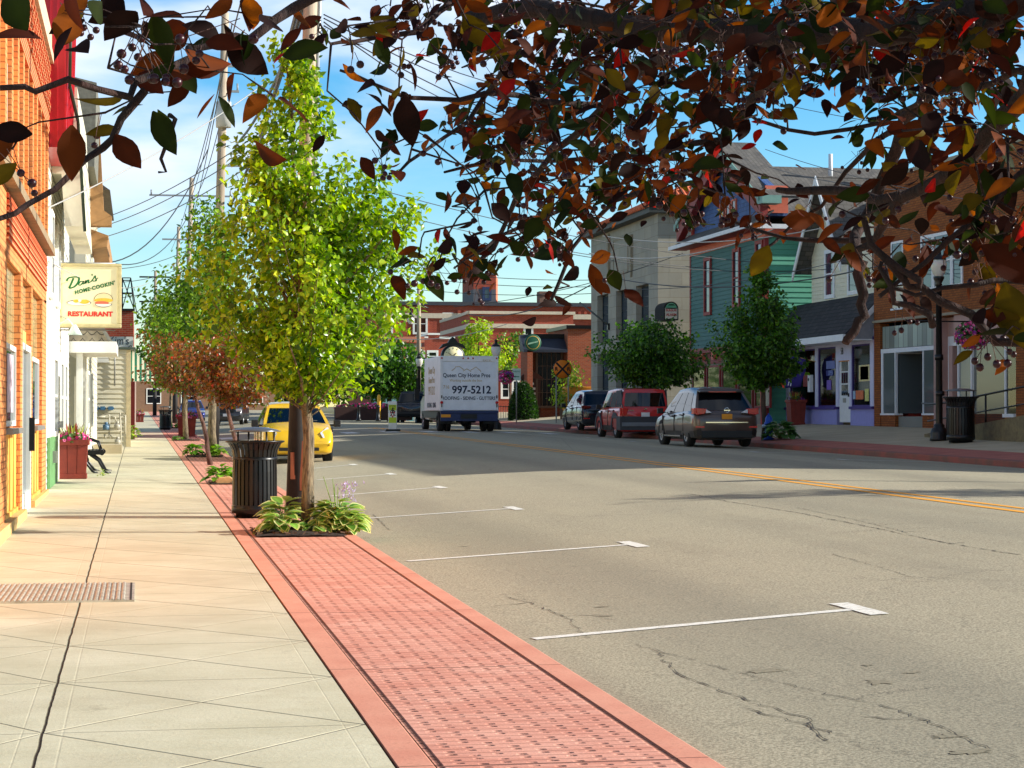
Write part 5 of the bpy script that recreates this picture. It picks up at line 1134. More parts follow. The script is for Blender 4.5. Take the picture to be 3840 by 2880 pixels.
# bin and lamp on the far pavement
Yb = 50.; Xb = at(3603, 1600, Yb).x; b3 = copy_tree(BIN1, 'black litter bin beside the lamp post on the shaded right pavement'); b3.location = (Xb, Yb, gz(Xb, Yb)); b3.rotation_euler.z = .4; b3.scale = (1.25, 1.25, 1.22)
Yl_ = 51.8; Xl = at(3522, 1600, Yl_).x; LM = lamp('street_lamp', 'tall black street lamp with frosted globe and flower basket, right pavement', Xl, Yl_, at(3520, 925, Yl_).z)
zarm = at(3520, 1205, Yl_).z-gz(Xl, Yl_)
MB().tube([(-.9, 0, zarm+.02), (0, 0, zarm), (1.0, 0, zarm)], .022, 6).ball((-.92, 0, zarm+.02), .035, 8).ball((1.02, 0, zarm), .035, 8).build('basket_arm', BLACK, LM)
MB().tube([(.02, -.02, 1.2), (.02, -.02, 1.32)], .12, 14).build('collar', BLACK, LM); MB().tube([(0, 0, 2.15), (0, 0, 2.3)], .115, 14).build('collar', BLACK, LM)
# hanging flower baskets
def petals(c, r, n, cols, size, sq=(1, 1, 1), drop=0.):
    """ball of small five-sided flowers; returns arrays"""
    mb = MB()
    for i in range(n):
        v_ = Vector((random.gauss(0, 1), random.gauss(0, 1), random.gauss(0, 1))).normalized(); rr_ = r*random.uniform(.78, 1.03)
        p = Vector((c[0]+v_.x*rr_*sq[0], c[1]+v_.y*rr_*sq[1], c[2]+v_.z*rr_*sq[2]-drop*random.random()*(1 if v_.z < 0 else .2)))
        nrm = (v_+Vector((random.uniform(-.5, .5), random.uniform(-.8, .2), random.uniform(-.3, .6)))).normalized()
        a_ = nrm.orthogonal().normalized(); b_ = nrm.cross(a_); s_ = size*random.uniform(.7, 1.25); k = 5
        vs = [p+nrm*s_*-.3]+[p+(a_*math.cos(2*math.pi*j/k)+b_*math.sin(2*math.pi*j/k))*s_ for j in range(k)]
        mb.add(vs, [(0, 1+j, 1+(j+1) % k) for j in range(k)], random.choice(cols))
        if random.random() < .25: mb.add([q*1. for q in [p+nrm*s_*.1+a_*s_*.3, p+nrm*s_*.1+b_*s_*.3, p+nrm*s_*.1-a_*s_*.3, p+nrm*s_*.1-b_*s_*.3]], [(0, 1, 2, 3)], 3)
    return mb
PETM = [plain('magenta_petals', (206, 36, 120), .6, var=.1), plain('deep_purple_petals', (140, 40, 150), .6, var=.1), plain('pink_petals', (232, 110, 160), .6, var=.1), plain('white_eye_petals', (240, 226, 236), .6, var=0), plain('petal_leaf', (60, 92, 30), .6, var=.2)]
def basket(label, X, Y, Z, r, ps_=.045, n=700):
    t = thing('flower_basket', label, 'hanging basket', (X, Y, Z), 0)
    petals((0, 0, 0), r, n, [0, 1, 0, 2, 4, 4], ps_, (1, 1, .72), r*.35).build('flowers', PETM, t)
    MB().lathe([(.001, -r*.6), (r*.5, -r*.45), (r*.8, 0), (r*.6, r*.3), (.001, r*.35)], n=14).build('bowl', plain('dark_foliage_core', (24, 34, 14), .9), t)
    MB().tube([(0, 0, r*.2), (0, 0, r*1.15)], .012, 5).tube([(r*.6, 0, 0), (0, 0, r*1.1), (-r*.6, 0, 0)], .008, 4).build('chain', BLACK, t); return t
basket('round hanging basket of magenta and purple petunias on the right lamp post', Xl+.95, Yl_, at(3660, 1250, Yl_).z, .47)
p_ = at(1897, 1410, 90.); basket('hanging basket of violet flowers on the lamp right of the truck', p_.x, 90., p_.z, .36, .06, 400)
MB().tube([(0, 0, 2.6), (.75, 0, 2.65)], .02, 5).build('basket_arm', BLACK, bpy.data.objects['street_lamp'])
# ---- timber planters
TIM = plain('red_stained_timber', (124, 42, 26), .6, var=.2, scale=5)
def planter(label, X, Y, w_, h_, fl_n=140, taper=.88, cols=(0, 2, 0, 4, 4), size=.04, spike=True):
    t = thing('timber_planter', label, 'planter', (X, Y, gz(X, Y)))
    mb = MB(); k = 3; wb_ = w_*taper
    for a_ in range(4):
        mt = Matrix.Rotation(a_*math.pi/2, 4, 'Z'); nb_ = 5
        for i in range(k):
            x0, x1 = -wb_/2+i*wb_/k+.004, -wb_/2+(i+1)*wb_/k-.004
            vs = [mt @ Vector(q) for q in ((x0, -wb_/2, .06), (x1, -wb_/2, .06), (x1, -wb_/2+.025, .06), (x0, -wb_/2+.025, .06), (x0*w_/wb_, -w_/2, h_-.09), (x1*w_/wb_, -w_/2, h_-.09), (x1*w_/wb_, -w_/2+.025, h_-.09), (x0*w_/wb_, -w_/2+.025, h_-.09))]
            mb.add(vs, [(0, 1, 5, 4), (1, 2, 6, 5), (2, 3, 7, 6), (3, 0, 4, 7), (4, 5, 6, 7), (3, 2, 1, 0)])
    mb.build('box', TIM, t)
    MB().box(-w_/2-.03, w_/2+.03, -w_/2-.03, w_/2+.03, h_-.11, h_-.005).box(-wb_/2-.02, wb_/2+.02, -wb_/2-.02, wb_/2+.02, 0, .09).build('rim', TIM, t, .01)
    petals((0, 0, h_+.02), w_*.62, fl_n, list(cols), size, (1, 1, .35), .05).build('flowers', PETM, t)
    mb = MB()
    for i in range(70 if spike else 20):
        a_ = random.uniform(0, 6.28); r_ = random.uniform(0, w_*.4); hh_ = random.uniform(.08, .34 if spike else .15); b_ = Vector((r_*math.cos(a_), r_*math.sin(a_), h_)); tpt = b_+Vector((math.cos(a_)*.12, math.sin(a_)*.12, hh_)); s_ = Vector((-math.sin(a_), math.cos(a_), 0))*.018
        mb.add([b_, b_*.4+tpt*.6+s_, tpt, b_*.4+tpt*.6-s_], [(0, 1, 2, 3)], i % 2)
    mb.build('foliage', [plain('coleus_leaf', (140, 60, 34), .6, var=.3), plain('yellow_green_leaf', (150, 166, 50), .6, var=.2)], t); return t
g = gp(270, 1797); planter('red timber planter with pink flowers by the green dado, nearest left wall', g.x, g.y+.27, .56, .74)
g = gp(700, 1637); planter('tall red planter with pink flowers between far kerb trees', g.x, g.y, .72, .80, 200)
g = gp(522, 1583); planter('low red planter with pink flowers at the far red brick shop', g.x, g.y, .6, .55, 120)
p_ = at(2985, 1590, 71.5); planter('dark red planter with purple flowers in front of the lavender shop', p_.x, 71.5, .58, .92, 90, .85, (1, 1, 4, 4), .04)
petals((0, 0, .8), 2.2, 700, [0, 2, 0, 4, 4], .07, (1, .15, .08), .1).build('flowers', PETM, OB_FLOWER)
# ---- bench with black cast arms
g = gp(345, 1775); bn = thing('park_bench', 'black metal bench with curved cast arms beside the red planter', 'bench', (g.x-.25, g.y, gz(g.x, g.y)), R(90))
mb = MB()
for i in range(7): mb.box(0, 1.5, -.43+i*.065, -.385+i*.065, .42+.006*abs(3-i), .45+.006*abs(3-i))
mb.box(0, 1.5, -.46, -.42, .36, .47); mb.build('seat', BLACK, bn)
mb = MB()
for i in range(6): mb.box(0, 1.5, .05+i*.018, .075+i*.018, .5+i*.07, .55+i*.07)
mb.build('backrest', BLACK, bn)
for x in (0, 1.5):
    MB().prism([(-.48, .37), (-.50, .42), (-.46, .47), (.02, .45), (.02, .38)], 'x', x-.03, x+.03).tube([(x, -.62, 0), (x, -.5, .03), (x, -.38, .25), (x, -.2, .38), (x, 0, .42)], .028, 6).tube([(x, -.36, 0), (x, -.26, .04), (x, -.14, .2), (x, -.1, .38)], .028, 6).tube([(x, .12, 0), (x, .08, .2), (x, 0, .42), (x, .12, .95)], .028, 6).tube([(x, -.42, .44), (x, -.36, .62), (x, -.2, .68), (x, .08, .7)], .02, 6).build('arm_frame', BLACK, bn)
pt = thing('flower_pot', 'small green and red flower pot under the bench', 'flower pot', (g.x-.3, g.y+.4, gz(g.x, g.y))); MB().lathe([(.001, 0), (.10, 0), (.14, .27), (.15, .27), (.15, .32), (.13, .32), (.001, .30)], n=16).build('pot', plain('faded_red_pot', (170, 60, 50), .6), pt); MB().lathe([(.152, .22), (.157, .33), (.13, .33)], n=16).build('rim', plain('green_pot_rim', (70, 120, 90), .6), pt)
# ---- restaurant sign
Ys = 40.3
a_, b_ = at(218, 1228, Ys), at(456, 990, Ys); Ws, Hs = b_.x-a_.x, b_.z-a_.z
sg = thing('restaurant_sign', "square cream box sign lettered Dan's Home-Cookin' Restaurant hanging over the left pavement", 'sign', (a_.x, Ys, gz(a_.x, Ys))); zb = a_.z-gz(a_.x, Ys)
MB().box(-.08, Ws, 0, .34, zb, zb+Hs).build('case', plain('grey_brown_case', (112, 96, 78), .5), sg, .012)
CRM = plain('cream_sign_face', (246, 236, 192), .35, var=.03, scale=2)
FRM = plain('cream_sign_frame', (206, 192, 142), .4, var=.12, scale=9)
mb = MB(); e = .075; mb.box(.0, Ws, -.05, -.001, zb+.0, zb+e).box(.0, Ws, -.05, -.001, zb+Hs-e*.8, zb+Hs).box(.0, e, -.05, -.001, zb+e, zb+Hs-e*.8).box(Ws-e, Ws, -.05, -.001, zb+e, zb+Hs-e*.8); mb.build('frame', FRM, sg, .015)
MB().box(e, Ws-e, -.025, -.0015, zb+e, zb+Hs-e*.8).build('face', CRM, sg)
GRN = plain('sign_dark_green', (10, 110, 50), .5, var=0); REDI = plain('sign_bright_red', (226, 50, 36), .5, var=0)
def up(px_, py_): return a_.x*0+(px_-218)/(456-218)*Ws, zb+(1228-py_)/(1228-990)*Hs
x_, z_ = up(308, 1062)
# hand-lettered name, brushed as strokes
def stroke(pts, w0, mb): 
    P_ = [Vector((*up(*p), 0)) for p in pts]; P_ = [Vector((p.x, -.028, p.y)) for p in P_]
    # smooth
    Q = []
    for i in range(len(P_)-1):
        p0, p1, p2, p3 = P_[max(i-1, 0)], P_[i], P_[i+1], P_[min(i+2, len(P_)-1)]
        for j in range(5):
            t = j/5; Q.append(.5*((2*p1)+(p2-p0)*t+(2*p0-5*p1+4*p2-p3)*t*t+(3*p1-p0-3*p2+p3)*t**3))
    Q.append(P_[-1]); n = len(Q); L_ = []
    for i, p in enumerate(Q):
        d = (Q[min(i+1, n-1)]-Q[max(i-1, 0)]); d = d.normalized() if d.length else Vector((1, 0, 0)); nn_ = Vector((-d.z, 0, d.x)); ww_ = w0*(.75+.5*abs(d.z))*.5
        L_ += [p+nn_*ww_, p-nn_*ww_]
    mb.add(L_, [(2*i, 2*i+2, 2*i+3, 2*i+1) for i in range(n-1)])
mb = MB(); k = .3254
def zz_(l): return [(x*k, 900+y*k) for x, y in l]
stroke(zz_([(765, 480), (790, 445), (850, 432), (905, 440), (900, 490), (860, 540), (800, 560), (812, 525), (836, 470), (845, 445)]), .030, mb)
stroke(zz_([(955, 480), (925, 485), (905, 515), (925, 525), (950, 500), (962, 478), (955, 510), (975, 505)]), .020, mb)
stroke(zz_([(975, 505), (990, 470), (985, 505), (1010, 468), (1022, 470), (1015, 498), (1035, 490)]), .020, mb)
stroke(zz_([(1058, 395), (1062, 415)]), .020, mb)
stroke(zz_([(1040, 490), (1075, 450), (1095, 415), (1100, 440), (1110, 470), (1080, 478), (1065, 468)]), .018, mb); stroke(zz_([(1095, 470), (1130, 438)]), .014, mb)
mb.build('script_lettering', GRN, sg)
x_, z_ = up(355, 1080); text_obj('lettering', "HOME\u00b7COOKIN'", .098, GRN, sg, Matrix.Translation((x_, -.029, z_)) @ Matrix.Rotation(R(90), 4, 'X') @ Matrix.Rotation(R(15), 4, 'Z'), .002, 1.0, .1, .004, space=1.12)
x_, z_ = up(338, 1178); text_obj('lettering', 'RESTAURANT', .125, REDI, sg, face_mtx(x_, -.029, z_), .002, 1.08, 0, .006, space=1.02)
def disc(cx, cy, rx, ry, col, nm, y=-.03, part=None, n=20, a0=0, a1=360):
    x, z = up(cx, cy); ax, az = rx/(238)*Ws, ry/238*Hs; pts = [(x+ax*math.cos(R(a0+(a1-a0)*i/n)), z+az*math.sin(R(a0+(a1-a0)*i/n))) for i in range(n+(a1-a0 < 360))]
    return MB().prism(pts, 'y', y, y+.002).build(nm, col, sg)
EGG = plain('ink_yellow', (240, 190, 60), .5, var=.2, scale=30); LIN = plain('ink_outline', (110, 90, 70), .6, var=0); BUN = plain('ink_bun', (240, 220, 170), .5, var=.05)
disc(296, 1136, 47, 11, LIN, 'plate_outline', -.028); disc(296, 1137, 44, 9, FM_WHITE, 'plate', -.031); disc(286, 1130, 12, 6, EGG, 'egg', -.034); disc(316, 1132, 19, 8, EGG, 'chips', -.034); disc(299, 1128, 6, 5, FM_WHITE, 'egg_white', -.035)
disc(388, 1122, 35, 24, LIN, 'burger_outline', -.028, a0=0, a1=180); disc(388, 1122, 33, 22, BUN, 'bun_top', -.031, a0=0, a1=180)
disc(388, 1126, 36, 8, EGG, 'cheese', -.033); disc(382, 1136, 26, 7, REDI if False else plain('ink_patty', (214, 110, 80), .5), 'filling', -.035); disc(388, 1139, 32, 13, LIN, 'bun_outline', -.030, a0=180, a1=360); disc(388, 1140, 30, 10, FM_WHITE, 'bun_base', -.0365, a0=180, a1=360)
mb = MB()
for z in (zb-.04, zb+Hs+.02): mb.tube([(-.45, .17, z-.1), (-.08, .17, z), (Ws*.9, .17, z)], .014, 5)
mb.tube([(-.2, .1, zb+.34), (.05, -.06, zb+.22), (.5, .05, zb-.02), (Ws*.9, .1, zb-.04)], .008, 4); mb.build('bracket', FM_GREY, sg)
# ---- drain grating in the pavement
g0, g1 = gp(-90, 2225), gp(505, 2195)
Yg = (gp(300, 2262).y+gp(300, 2190).y)/2; hw = abs(gp(300, 2190).y-gp(300, 2262).y)/2; Xr = gp(505, 2225).x; Xl2 = -1.45
gr = thing('pavement_grating', 'ribbed galvanised steel cover across the pavement', 'grating', ((Xr+Xl2)/2, Yg, gz(0, Yg)))
m = M('galvanised_ribs', lin((186, 180, 164)), .45, .35); n = m.noise(8, 5); m.color(m.mix(n.ramp(.35, .65), lin((206, 198, 178)), lin((168, 158, 138)))); GALV = m.m
mb = MB(); hx = (Xr-Xl2)/2; mb.box(-hx, hx, -hw, hw, -.01, .008); nr = 34
for i in range(nr):
    for s_ in (0, 1):
        x0 = -hx+.02+i*(2*hx-.08)/nr; y0, y1 = (-hw+.01, -.006) if s_ == 0 else (.006, hw-.01); mb.prism([(x0, .008), (x0+.030, .008), (x0+.022, .017), (x0+.008, .017)], 'y', y0, y1)
mb.build('plate', GALV, gr); MB().box(hx-.035, hx-.02, -hw+.005, hw-.005, .0081, .010).build('slot', DARK, gr)
# ---- fire hydrant
p_ = at(2883, 1600, 60.5); hy = thing('fire_hydrant', 'blue fire hydrant with pale bonnet behind the brown crossover', 'fire hydrant', (p_.x, 60.5, gz(p_.x, 60.5)))
BLH = plain('hydrant_blue', (30, 84, 190), .4, var=.1)
MB().lathe([(.001, 0), (.18, 0), (.18, .05), (.12, .06), (.115, .45), (.15, .47), (.15, .52), (.12, .54), (.11, .66), (.06, .75), (.03, .76), (.03, .81), (.001, .81)], n=16).build('barrel', BLH, hy)
MB().lathe([(.001, -.20), (.07, -.20), (.07, -.1)], (0, 0, .42), 10, axis='y').lathe([(.001, -.20), (.055, -.20), (.055, .20), (.001, .20)], (0, 0, .42), 10, axis='x').build('nozzles', plain('hydrant_cap', (190, 206, 230), .4), hy)
# ================================================================= vehicles
TYRE = plain('tyre_rubber', (26, 26, 27), .85, var=.15); RIM = plain('alloy_rim', (206, 208, 212), .35, .5, var=.05); TRIM = plain('black_trim', (22, 22, 24), .5, var=.1)
CGL = glass('car_glass', (8, 12, 16), .03); TAIL = plain('tail_lamp_red', (200, 24, 24), .2, var=.05, spec=.8); HEADL = plain('head_lamp', (206, 212, 218), .12, .3, var=.05, spec=.8)
PLATE_Y = plain('plate_amber', (226, 150, 30), .5, var=.1); PLATE_W = plain('plate_white', (226, 228, 232), .5, var=.05); CHROME = plain('chrome', (220, 222, 226), .12, 1., var=0)
def apply_mods(o):
    dg = bpy.context.evaluated_depsgraph_get(); me = bpy.data.meshes.new_from_object(o.evaluated_get(dg)); o.modifiers.clear(); old = o.data; o.data = me
def wheel(par, x, y, r, wd=.22, side=1, dark=False):
    w_ = MB().lathe([(r*.62, -wd/2), (r*.9, -wd/2), (r*.985, -wd*.36), (r, -wd*.2), (r, wd*.2), (r*.985, wd*.36), (r*.9, wd/2), (r*.62, wd/2), (r*.60, 0), (r*.62, -wd/2)], (0, 0, 0), 28, axis='x').build('wheel', TYRE, par); w_.location = (x, y, r)
    mb = MB(); s_ = side; xo = s_*wd*.36
    mb.lathe([(r*.66, xo), (r*.60, xo+s_*.01), (r*.57, xo-s_*.05), (.001, xo-s_*.07)], (0, 0, 0), 28, axis='x', mi=0); mb.lathe([(r*.62, xo), (r*.64, xo+s_*.012), (r*.58, xo+s_*.012), (r*.57, xo)], (0, 0, 0), 28, axis='x', mi=1)
    for i in range(5):
        t = 2*math.pi*i/5; c_, sn = math.cos(t), math.sin(t); pc, ps_ = -sn, c_
        a_, b_ = r*.05, r*.60; w0, w1 = r*.13, r*.09; x_ = xo-s_*.005
        q = [(x_, a_*c_+w0*pc, a_*sn+w0*ps_), (x_, b_*c_+w1*pc, b_*sn+w1*ps_), (x_, b_*c_-w1*pc, b_*sn-w1*ps_), (x_, a_*c_-w0*pc, a_*sn-w0*ps_)]
        mb.slab(*(q if s_ < 0 else q[::-1]), .02, 1)
    mb.lathe([(.001, xo+s_*.01), (r*.14, xo+s_*.01), (r*.16, xo-s_*.03)], (0, 0, 0), 12, axis='x', mi=1)
    mb.build('rim', [TRIM, RIM if not dark else plain('dark_rim', (90, 92, 96), .4, .5)], w_); return w_
def car(name, label, cat, loc, rz, L=4.6, W=1.85, H=1.65, clear=.2, deck=None, cab=None, col=None, low=None, wr=.35, wy=(1.45, -1.35), side_win=((.04, .32), (.36, .66), (.70, .95)), tail='box', roofcol=None, rack=False, group=None, crown=.05, taillift=0, hatch=True, two_tone=None, nose=.3, tum=.83, waist=.55):
    """x across, +y = front. deck: [(y, z)] height of bonnet, waistline and boot; cab: base rear, base front, roof rear, roof front (y) at waist"""
    t = thing(name, label, cat, loc, rz, group)
    ys = sorted(set([d_[0] for d_ in deck]+[L/2, L/2-.06, L/2-.2, L/2-.45, -L/2, -L/2+.05, -L/2+.16, -L/2+.4]+[i*.3 for i in range(-8, 9) if abs(i*.3) < L/2-.4]))
    def topz(y): return float(np.interp(y, [d_[0] for d_ in deck], [d_[1] for d_ in deck]))
    rings = []
    for y in ys:
        e = min(1., (L/2-abs(y))/(nose if y > 0 else .22)); rnd = math.sqrt(max(0, 1-(1-e)**2)); hw = W/2*(.80+.20*rnd)*(1 if y < 0 else (.985)); zt = topz(y); up_ = (1-rnd)*.10; zb_ = clear+up_*.8
        zt_ = zt-up_*.55
        ring = [(0, zb_), (hw*.80, zb_), (hw*.95, zb_+.05), (hw*.985, zb_+.18), (hw*1.0, zb_+(zt_-zb_)*waist), (hw*.985, zb_+(zt_-zb_)*.8), (hw*.945, zt_-.045), (hw*.88, zt_-.005), (hw*.5, zt_+crown*.6), (0, zt_+crown)]
        ring = ring+[(-x, z) for x, z in ring[-2:0:-1]]; rings.append([(x, y, z) for x, z in ring])
    n = len(rings[0]); mb = MB(); vs = [v_ for r_ in rings for v_ in r_]; fs = [(i*n+j, (i+1)*n+j, (i+1)*n+(j+1) % n, i*n+(j+1) % n) for i in range(len(rings)-1) for j in range(n)]
    fs += [tuple(range(n)), tuple((len(rings)-1)*n+j for j in range(n))[::-1]]
    mb.add(vs, fs, 0, True)
    body = mb.build('body', col, t)
    # wheel arches cut out
    cut = MB()
    for y in wy:
        for s_ in (-1, 1): cut.lathe([(.001, s_*(W/2-.30)), (wr*1.17, s_*(W/2-.30)), (wr*1.17, s_*(W/2+.2)), (.001, s_*(W/2+.2))], (0, y, wr), 26, axis='x', smooth=False)
    co_ = cut.build('cutter', TRIM); bm = bmesh.new(); bm.from_mesh(co_.data); bmesh.ops.recalc_face_normals(bm, faces=bm.faces); bm.to_mesh(co_.data); bm.free()
    bm = bmesh.new(); bm.from_mesh(body.data); bmesh.ops.recalc_face_normals(bm, faces=bm.faces); bm.to_mesh(body.data); bm.free()
    bo = body.modifiers.new('arch', 'BOOLEAN'); bo.operation = 'DIFFERENCE'; bo.object = co_; bo.solver = 'EXACT'; bo.material_mode = 'TRANSFER' if hasattr(bo, 'material_mode') else bo.material_mode
    apply_mods(body); bpy.data.objects.remove(co_)
    if low:
        mb = MB()
        for i in range(len(ys)-1):
            if any(abs((ys[i]+ys[i+1])/2-y) < wr*1.2 for y in wy): continue
            for s_ in (-1, 1):
                A_, B_ = rings[i], rings[i+1]; a0, a1 = A_[2], A_[3]; b0, b1 = B_[2], B_[3]; k = s_
                mb.slab(*([(k*(a0[0]+.012), a0[1], a0[2]), (k*(b0[0]+.012), b0[1], b0[2]), (k*(b1[0]+.012), b1[1], b1[2]+.05), (k*(a1[0]+.012), a1[1], a1[2]+.05)][::s_]), .02)
        mb.build('sill_trim', low, t)
    # cabin
    yr, yf, yrr, yrf = cab; wb_ = W/2*.94; wt_ = W/2*tum*.86; zr = H; zb1, zb2 = topz(yr)-.05, topz(yf)-.05
    zbm = (topz(0))-.04
    def S(s_, u, v_):                                   # side surface, u rear->front, v up
        y0 = yr+(yf-yr)*u; z0 = zb1+(zb2-zb1)*u
        y1 = yrr+(yrf-yrr)*u; z1 = zr-.07+.07*math.sin(math.pi*min(1, max(0, (u*.8+.1))))
        x = (wb_+(wt_-wb_)*(v_**1.25)); return Vector((s_*x, y0+(y1-y0)*v_, z0+(z1-z0)*v_))
    U = [i/10 for i in range(11)]; V = [0, .35, .7, .9, 1.]
    cs = []; 
    for u in U:
        ring = [S(1, u, v_) for v_ in V]; top = ring[-1]; ring += [Vector((top.x*.86, top.y, top.z+.028)), Vector((top.x*.45, top.y, top.z+.05))]; ring += [Vector((-p.x, p.y, p.z)) for p in ring[::-1]]; cs.append(ring)
    n = len(cs[0]); mb = MB(); mb.add([p for r_ in cs for p in r_], [(i*n+j, (i+1)*n+j, (i+1)*n+j+1, i*n+j+1) for i in range(len(cs)-1) for j in range(n-1)], 0, True)
    for e_ in (0, -1):
        r_ = cs[e_]; h2 = n//2; vs = []
        for j in range(h2): a_, b_ = r_[j], r_[n-1-j]; vs += [a_, a_.lerp(b_, .5)+Vector((0, (.05 if e_ else -.04), 0)), b_]
        mb.add(vs, [(3*j+k, 3*j+k+1, 3*j+k+4, 3*j+k+3) if e_ else (3*j+k+3, 3*j+k+4, 3*j+k+1, 3*j+k) for j in range(h2-1) for k in range(2)], 0, True)
    mb.build('cabin', roofcol or col, t)
    for s_ in (-1, 1):
        for a_, b_ in side_win:
            m2 = MB(); nn = 4; vs = []
            for j, v_ in enumerate((.10, .45, .84)):
                for i in range(nn+1): u = a_+(b_-a_)*i/nn; p = S(s_, u, v_); p.x += s_*.008; vs.append(p)
            m2.add(vs, [(j*(nn+1)+i, j*(nn+1)+i+1, (j+1)*(nn+1)+i+1, (j+1)*(nn+1)+i) for j in range(2) for i in range(nn)], 0, True); m2.build('side_window', CGL, t)
    def endglass(u, nm, sgn, v0=.10, v1=.88, ins=.90):
        vs = []
        for v_ in (v0, (v0+v1)/2, v1):
            a_ = S(1, u, v_); 
            for k in (-1, -.5, 0, .5, 1): vs.append((a_.x*ins*k, a_.y+sgn*(.012+.05*(1-k*k)), a_.z))
        return MB().add(vs, [(j*5+i, j*5+i+1, (j+1)*5+i+1, (j+1)*5+i) for j in range(2) for i in range(4)], 0, True).build(nm, CGL, t)
    endglass(1., 'windscreen', 1); endglass(0., 'rear_window', -1, .12, .86)
    for y in wy:
        for s_ in (-1, 1): wheel(t, s_*(W/2-.125), y, wr, .22, s_)
    for s_ in (-1, 1):
        a_ = S(s_, .93, .06); MB().box(a_.x, a_.x+s_*.16, a_.y-.02, a_.y+.02, a_.z-.0, a_.z+.04).box(a_.x+s_*.10, a_.x+s_*.27, a_.y-.08, a_.y+.06, a_.z-.02, a_.z+.15).build('mirror', TRIM, t, .02)
    for s_ in (-1, 1):
        for y in (.15, -.85): 
            z = topz(y)-.14; MB().box(s_*(W/2*.985), s_*(W/2*.985+.035), y-.1, y+.08, z, z+.03).build('door_handle', CHROME if not low else TRIM, t)
    # door shut lines
    mb = MB()
    for s_ in (-1, 1):
        for y in (cab[1]-.1, .0-.1, wy[1]+.28):
            zt_ = topz(y)-.06; mb.box(s_*(W/2*.955), s_*(W/2*1.003), y-.006, y+.006, clear+.22, clear+(zt_-clear)*.97)
    mb.build('door_gap', TRIM, t)
    # underbody
    MB().box(-W/2+.32, W/2-.32, -L/2+.25, L/2-.3, clear-.03, clear+.2).build('underbody', TRIM, t)
    t['_'] = 0; del t['_']
    return t, topz, S
def rear_lights(t, L, W, z0, z1, w_, wrap=.18, mat=None, y=None, white=False, shape=None):
    y = -L/2 if y is None else y
    for s_ in (-1, 1):
        xo = s_*W/2*.93; xi = xo-s_*w_
        pts = [(xo, z0), (xo+s_*.0, z1), (xi, z1-.02), (xi+s_*.06, z0+.03)]
        MB().prism(pts, 'y', y-.005, y+.10).box(xo-s_*.02, s_*(W/2+.008), y+.05, y+wrap, z0+.02, z1).build('tail_lamp', mat or TAIL, t, .01)
        if white: MB().prism([(xi+s_*.03, z0+.05), (xi+s_*.03, z1-.03), (xi-s_*.14, z0+.06)], 'y', y-.012, y+.09).build('reversing_lamp', PLATE_W, t)
def plate(t, y, z, mat, txt, sgn=-1, w_=.31):
    MB().box(-w_/2, w_/2, y-.008 if sgn < 0 else y, y if sgn < 0 else y+.008, z-.075, z+.075).build('number_plate', mat, t)
# --- brown crossover (rear three-quarter)
def on_road(X, Y): return (X, Y, gz(X, Y)+.0)
brown = paint('brown_metallic', (84, 69, 62), .34, .35)
Yc = 58.7; Xc = at(2722, 1690, Yc-2.3).x
C1, tz, S_ = car('crossover_car', 'metallic brown crossover parked at the right kerb, rear towards us', 'car', on_road(Xc, Yc), R(0), 4.8, 1.90, 1.70, .24,
    [(-2.4, .92), (-2.25, 1.02), (-1.5, 1.08), (0, 1.02), (.9, .98), (1.3, 1.0), (2.0, .88), (2.4, .62)], (-2.30, 1.35, -1.62, .25), brown, TRIM, .41, (1.42, -1.40), ((.14, .36), (.39, .66), (.69, .93)), tum=.80)
rear_lights(C1, 4.8, 1.9, .93, 1.12, .30, .30, white=True); plate(C1, -2.42, .88, PLATE_Y, '')
MB().box(-.62, .62, -2.43, -2.38, .70, .73).build('chrome_strip', CHROME, C1); MB().box(-.75, .75, -2.42, -2.2, .27, .48).build('bumper_insert', TRIM, C1, .02)
MB().prism([(-1.55, 1.66), (-1.95, 1.60), (-1.93, 1.57), (-1.5, 1.62)], 'x', -.66, .66).build('spoiler', brown, C1, .01); MB().box(-.4, .4, -1.96, -1.94, 1.575, 1.60).build('brake_lamp', TAIL, C1)
MB().lathe([(.06, -.01), (.078, -.02), (.078, 0), (.06, 0)], (0, -2.40, 1.06), 16, axis='y').box(-.09, .09, -2.43, -2.405, 1.045, 1.07).build('badge', CHROME, C1)
for s_ in (-1, 1): MB().box(s_*.66, s_*.90, -2.41, -2.36, .56, .61).build('reflector', TAIL, C1)
for s_ in (-1, 1): MB().box(s_*.955, s_*.975, -.9, .9, .30, .34).build('side_strip', CHROME, C1)
MB().tube([(-.5, -1.95, 1.10), (.1, -1.93, 1.16)], .01, 5).build('wiper', TRIM, C1)
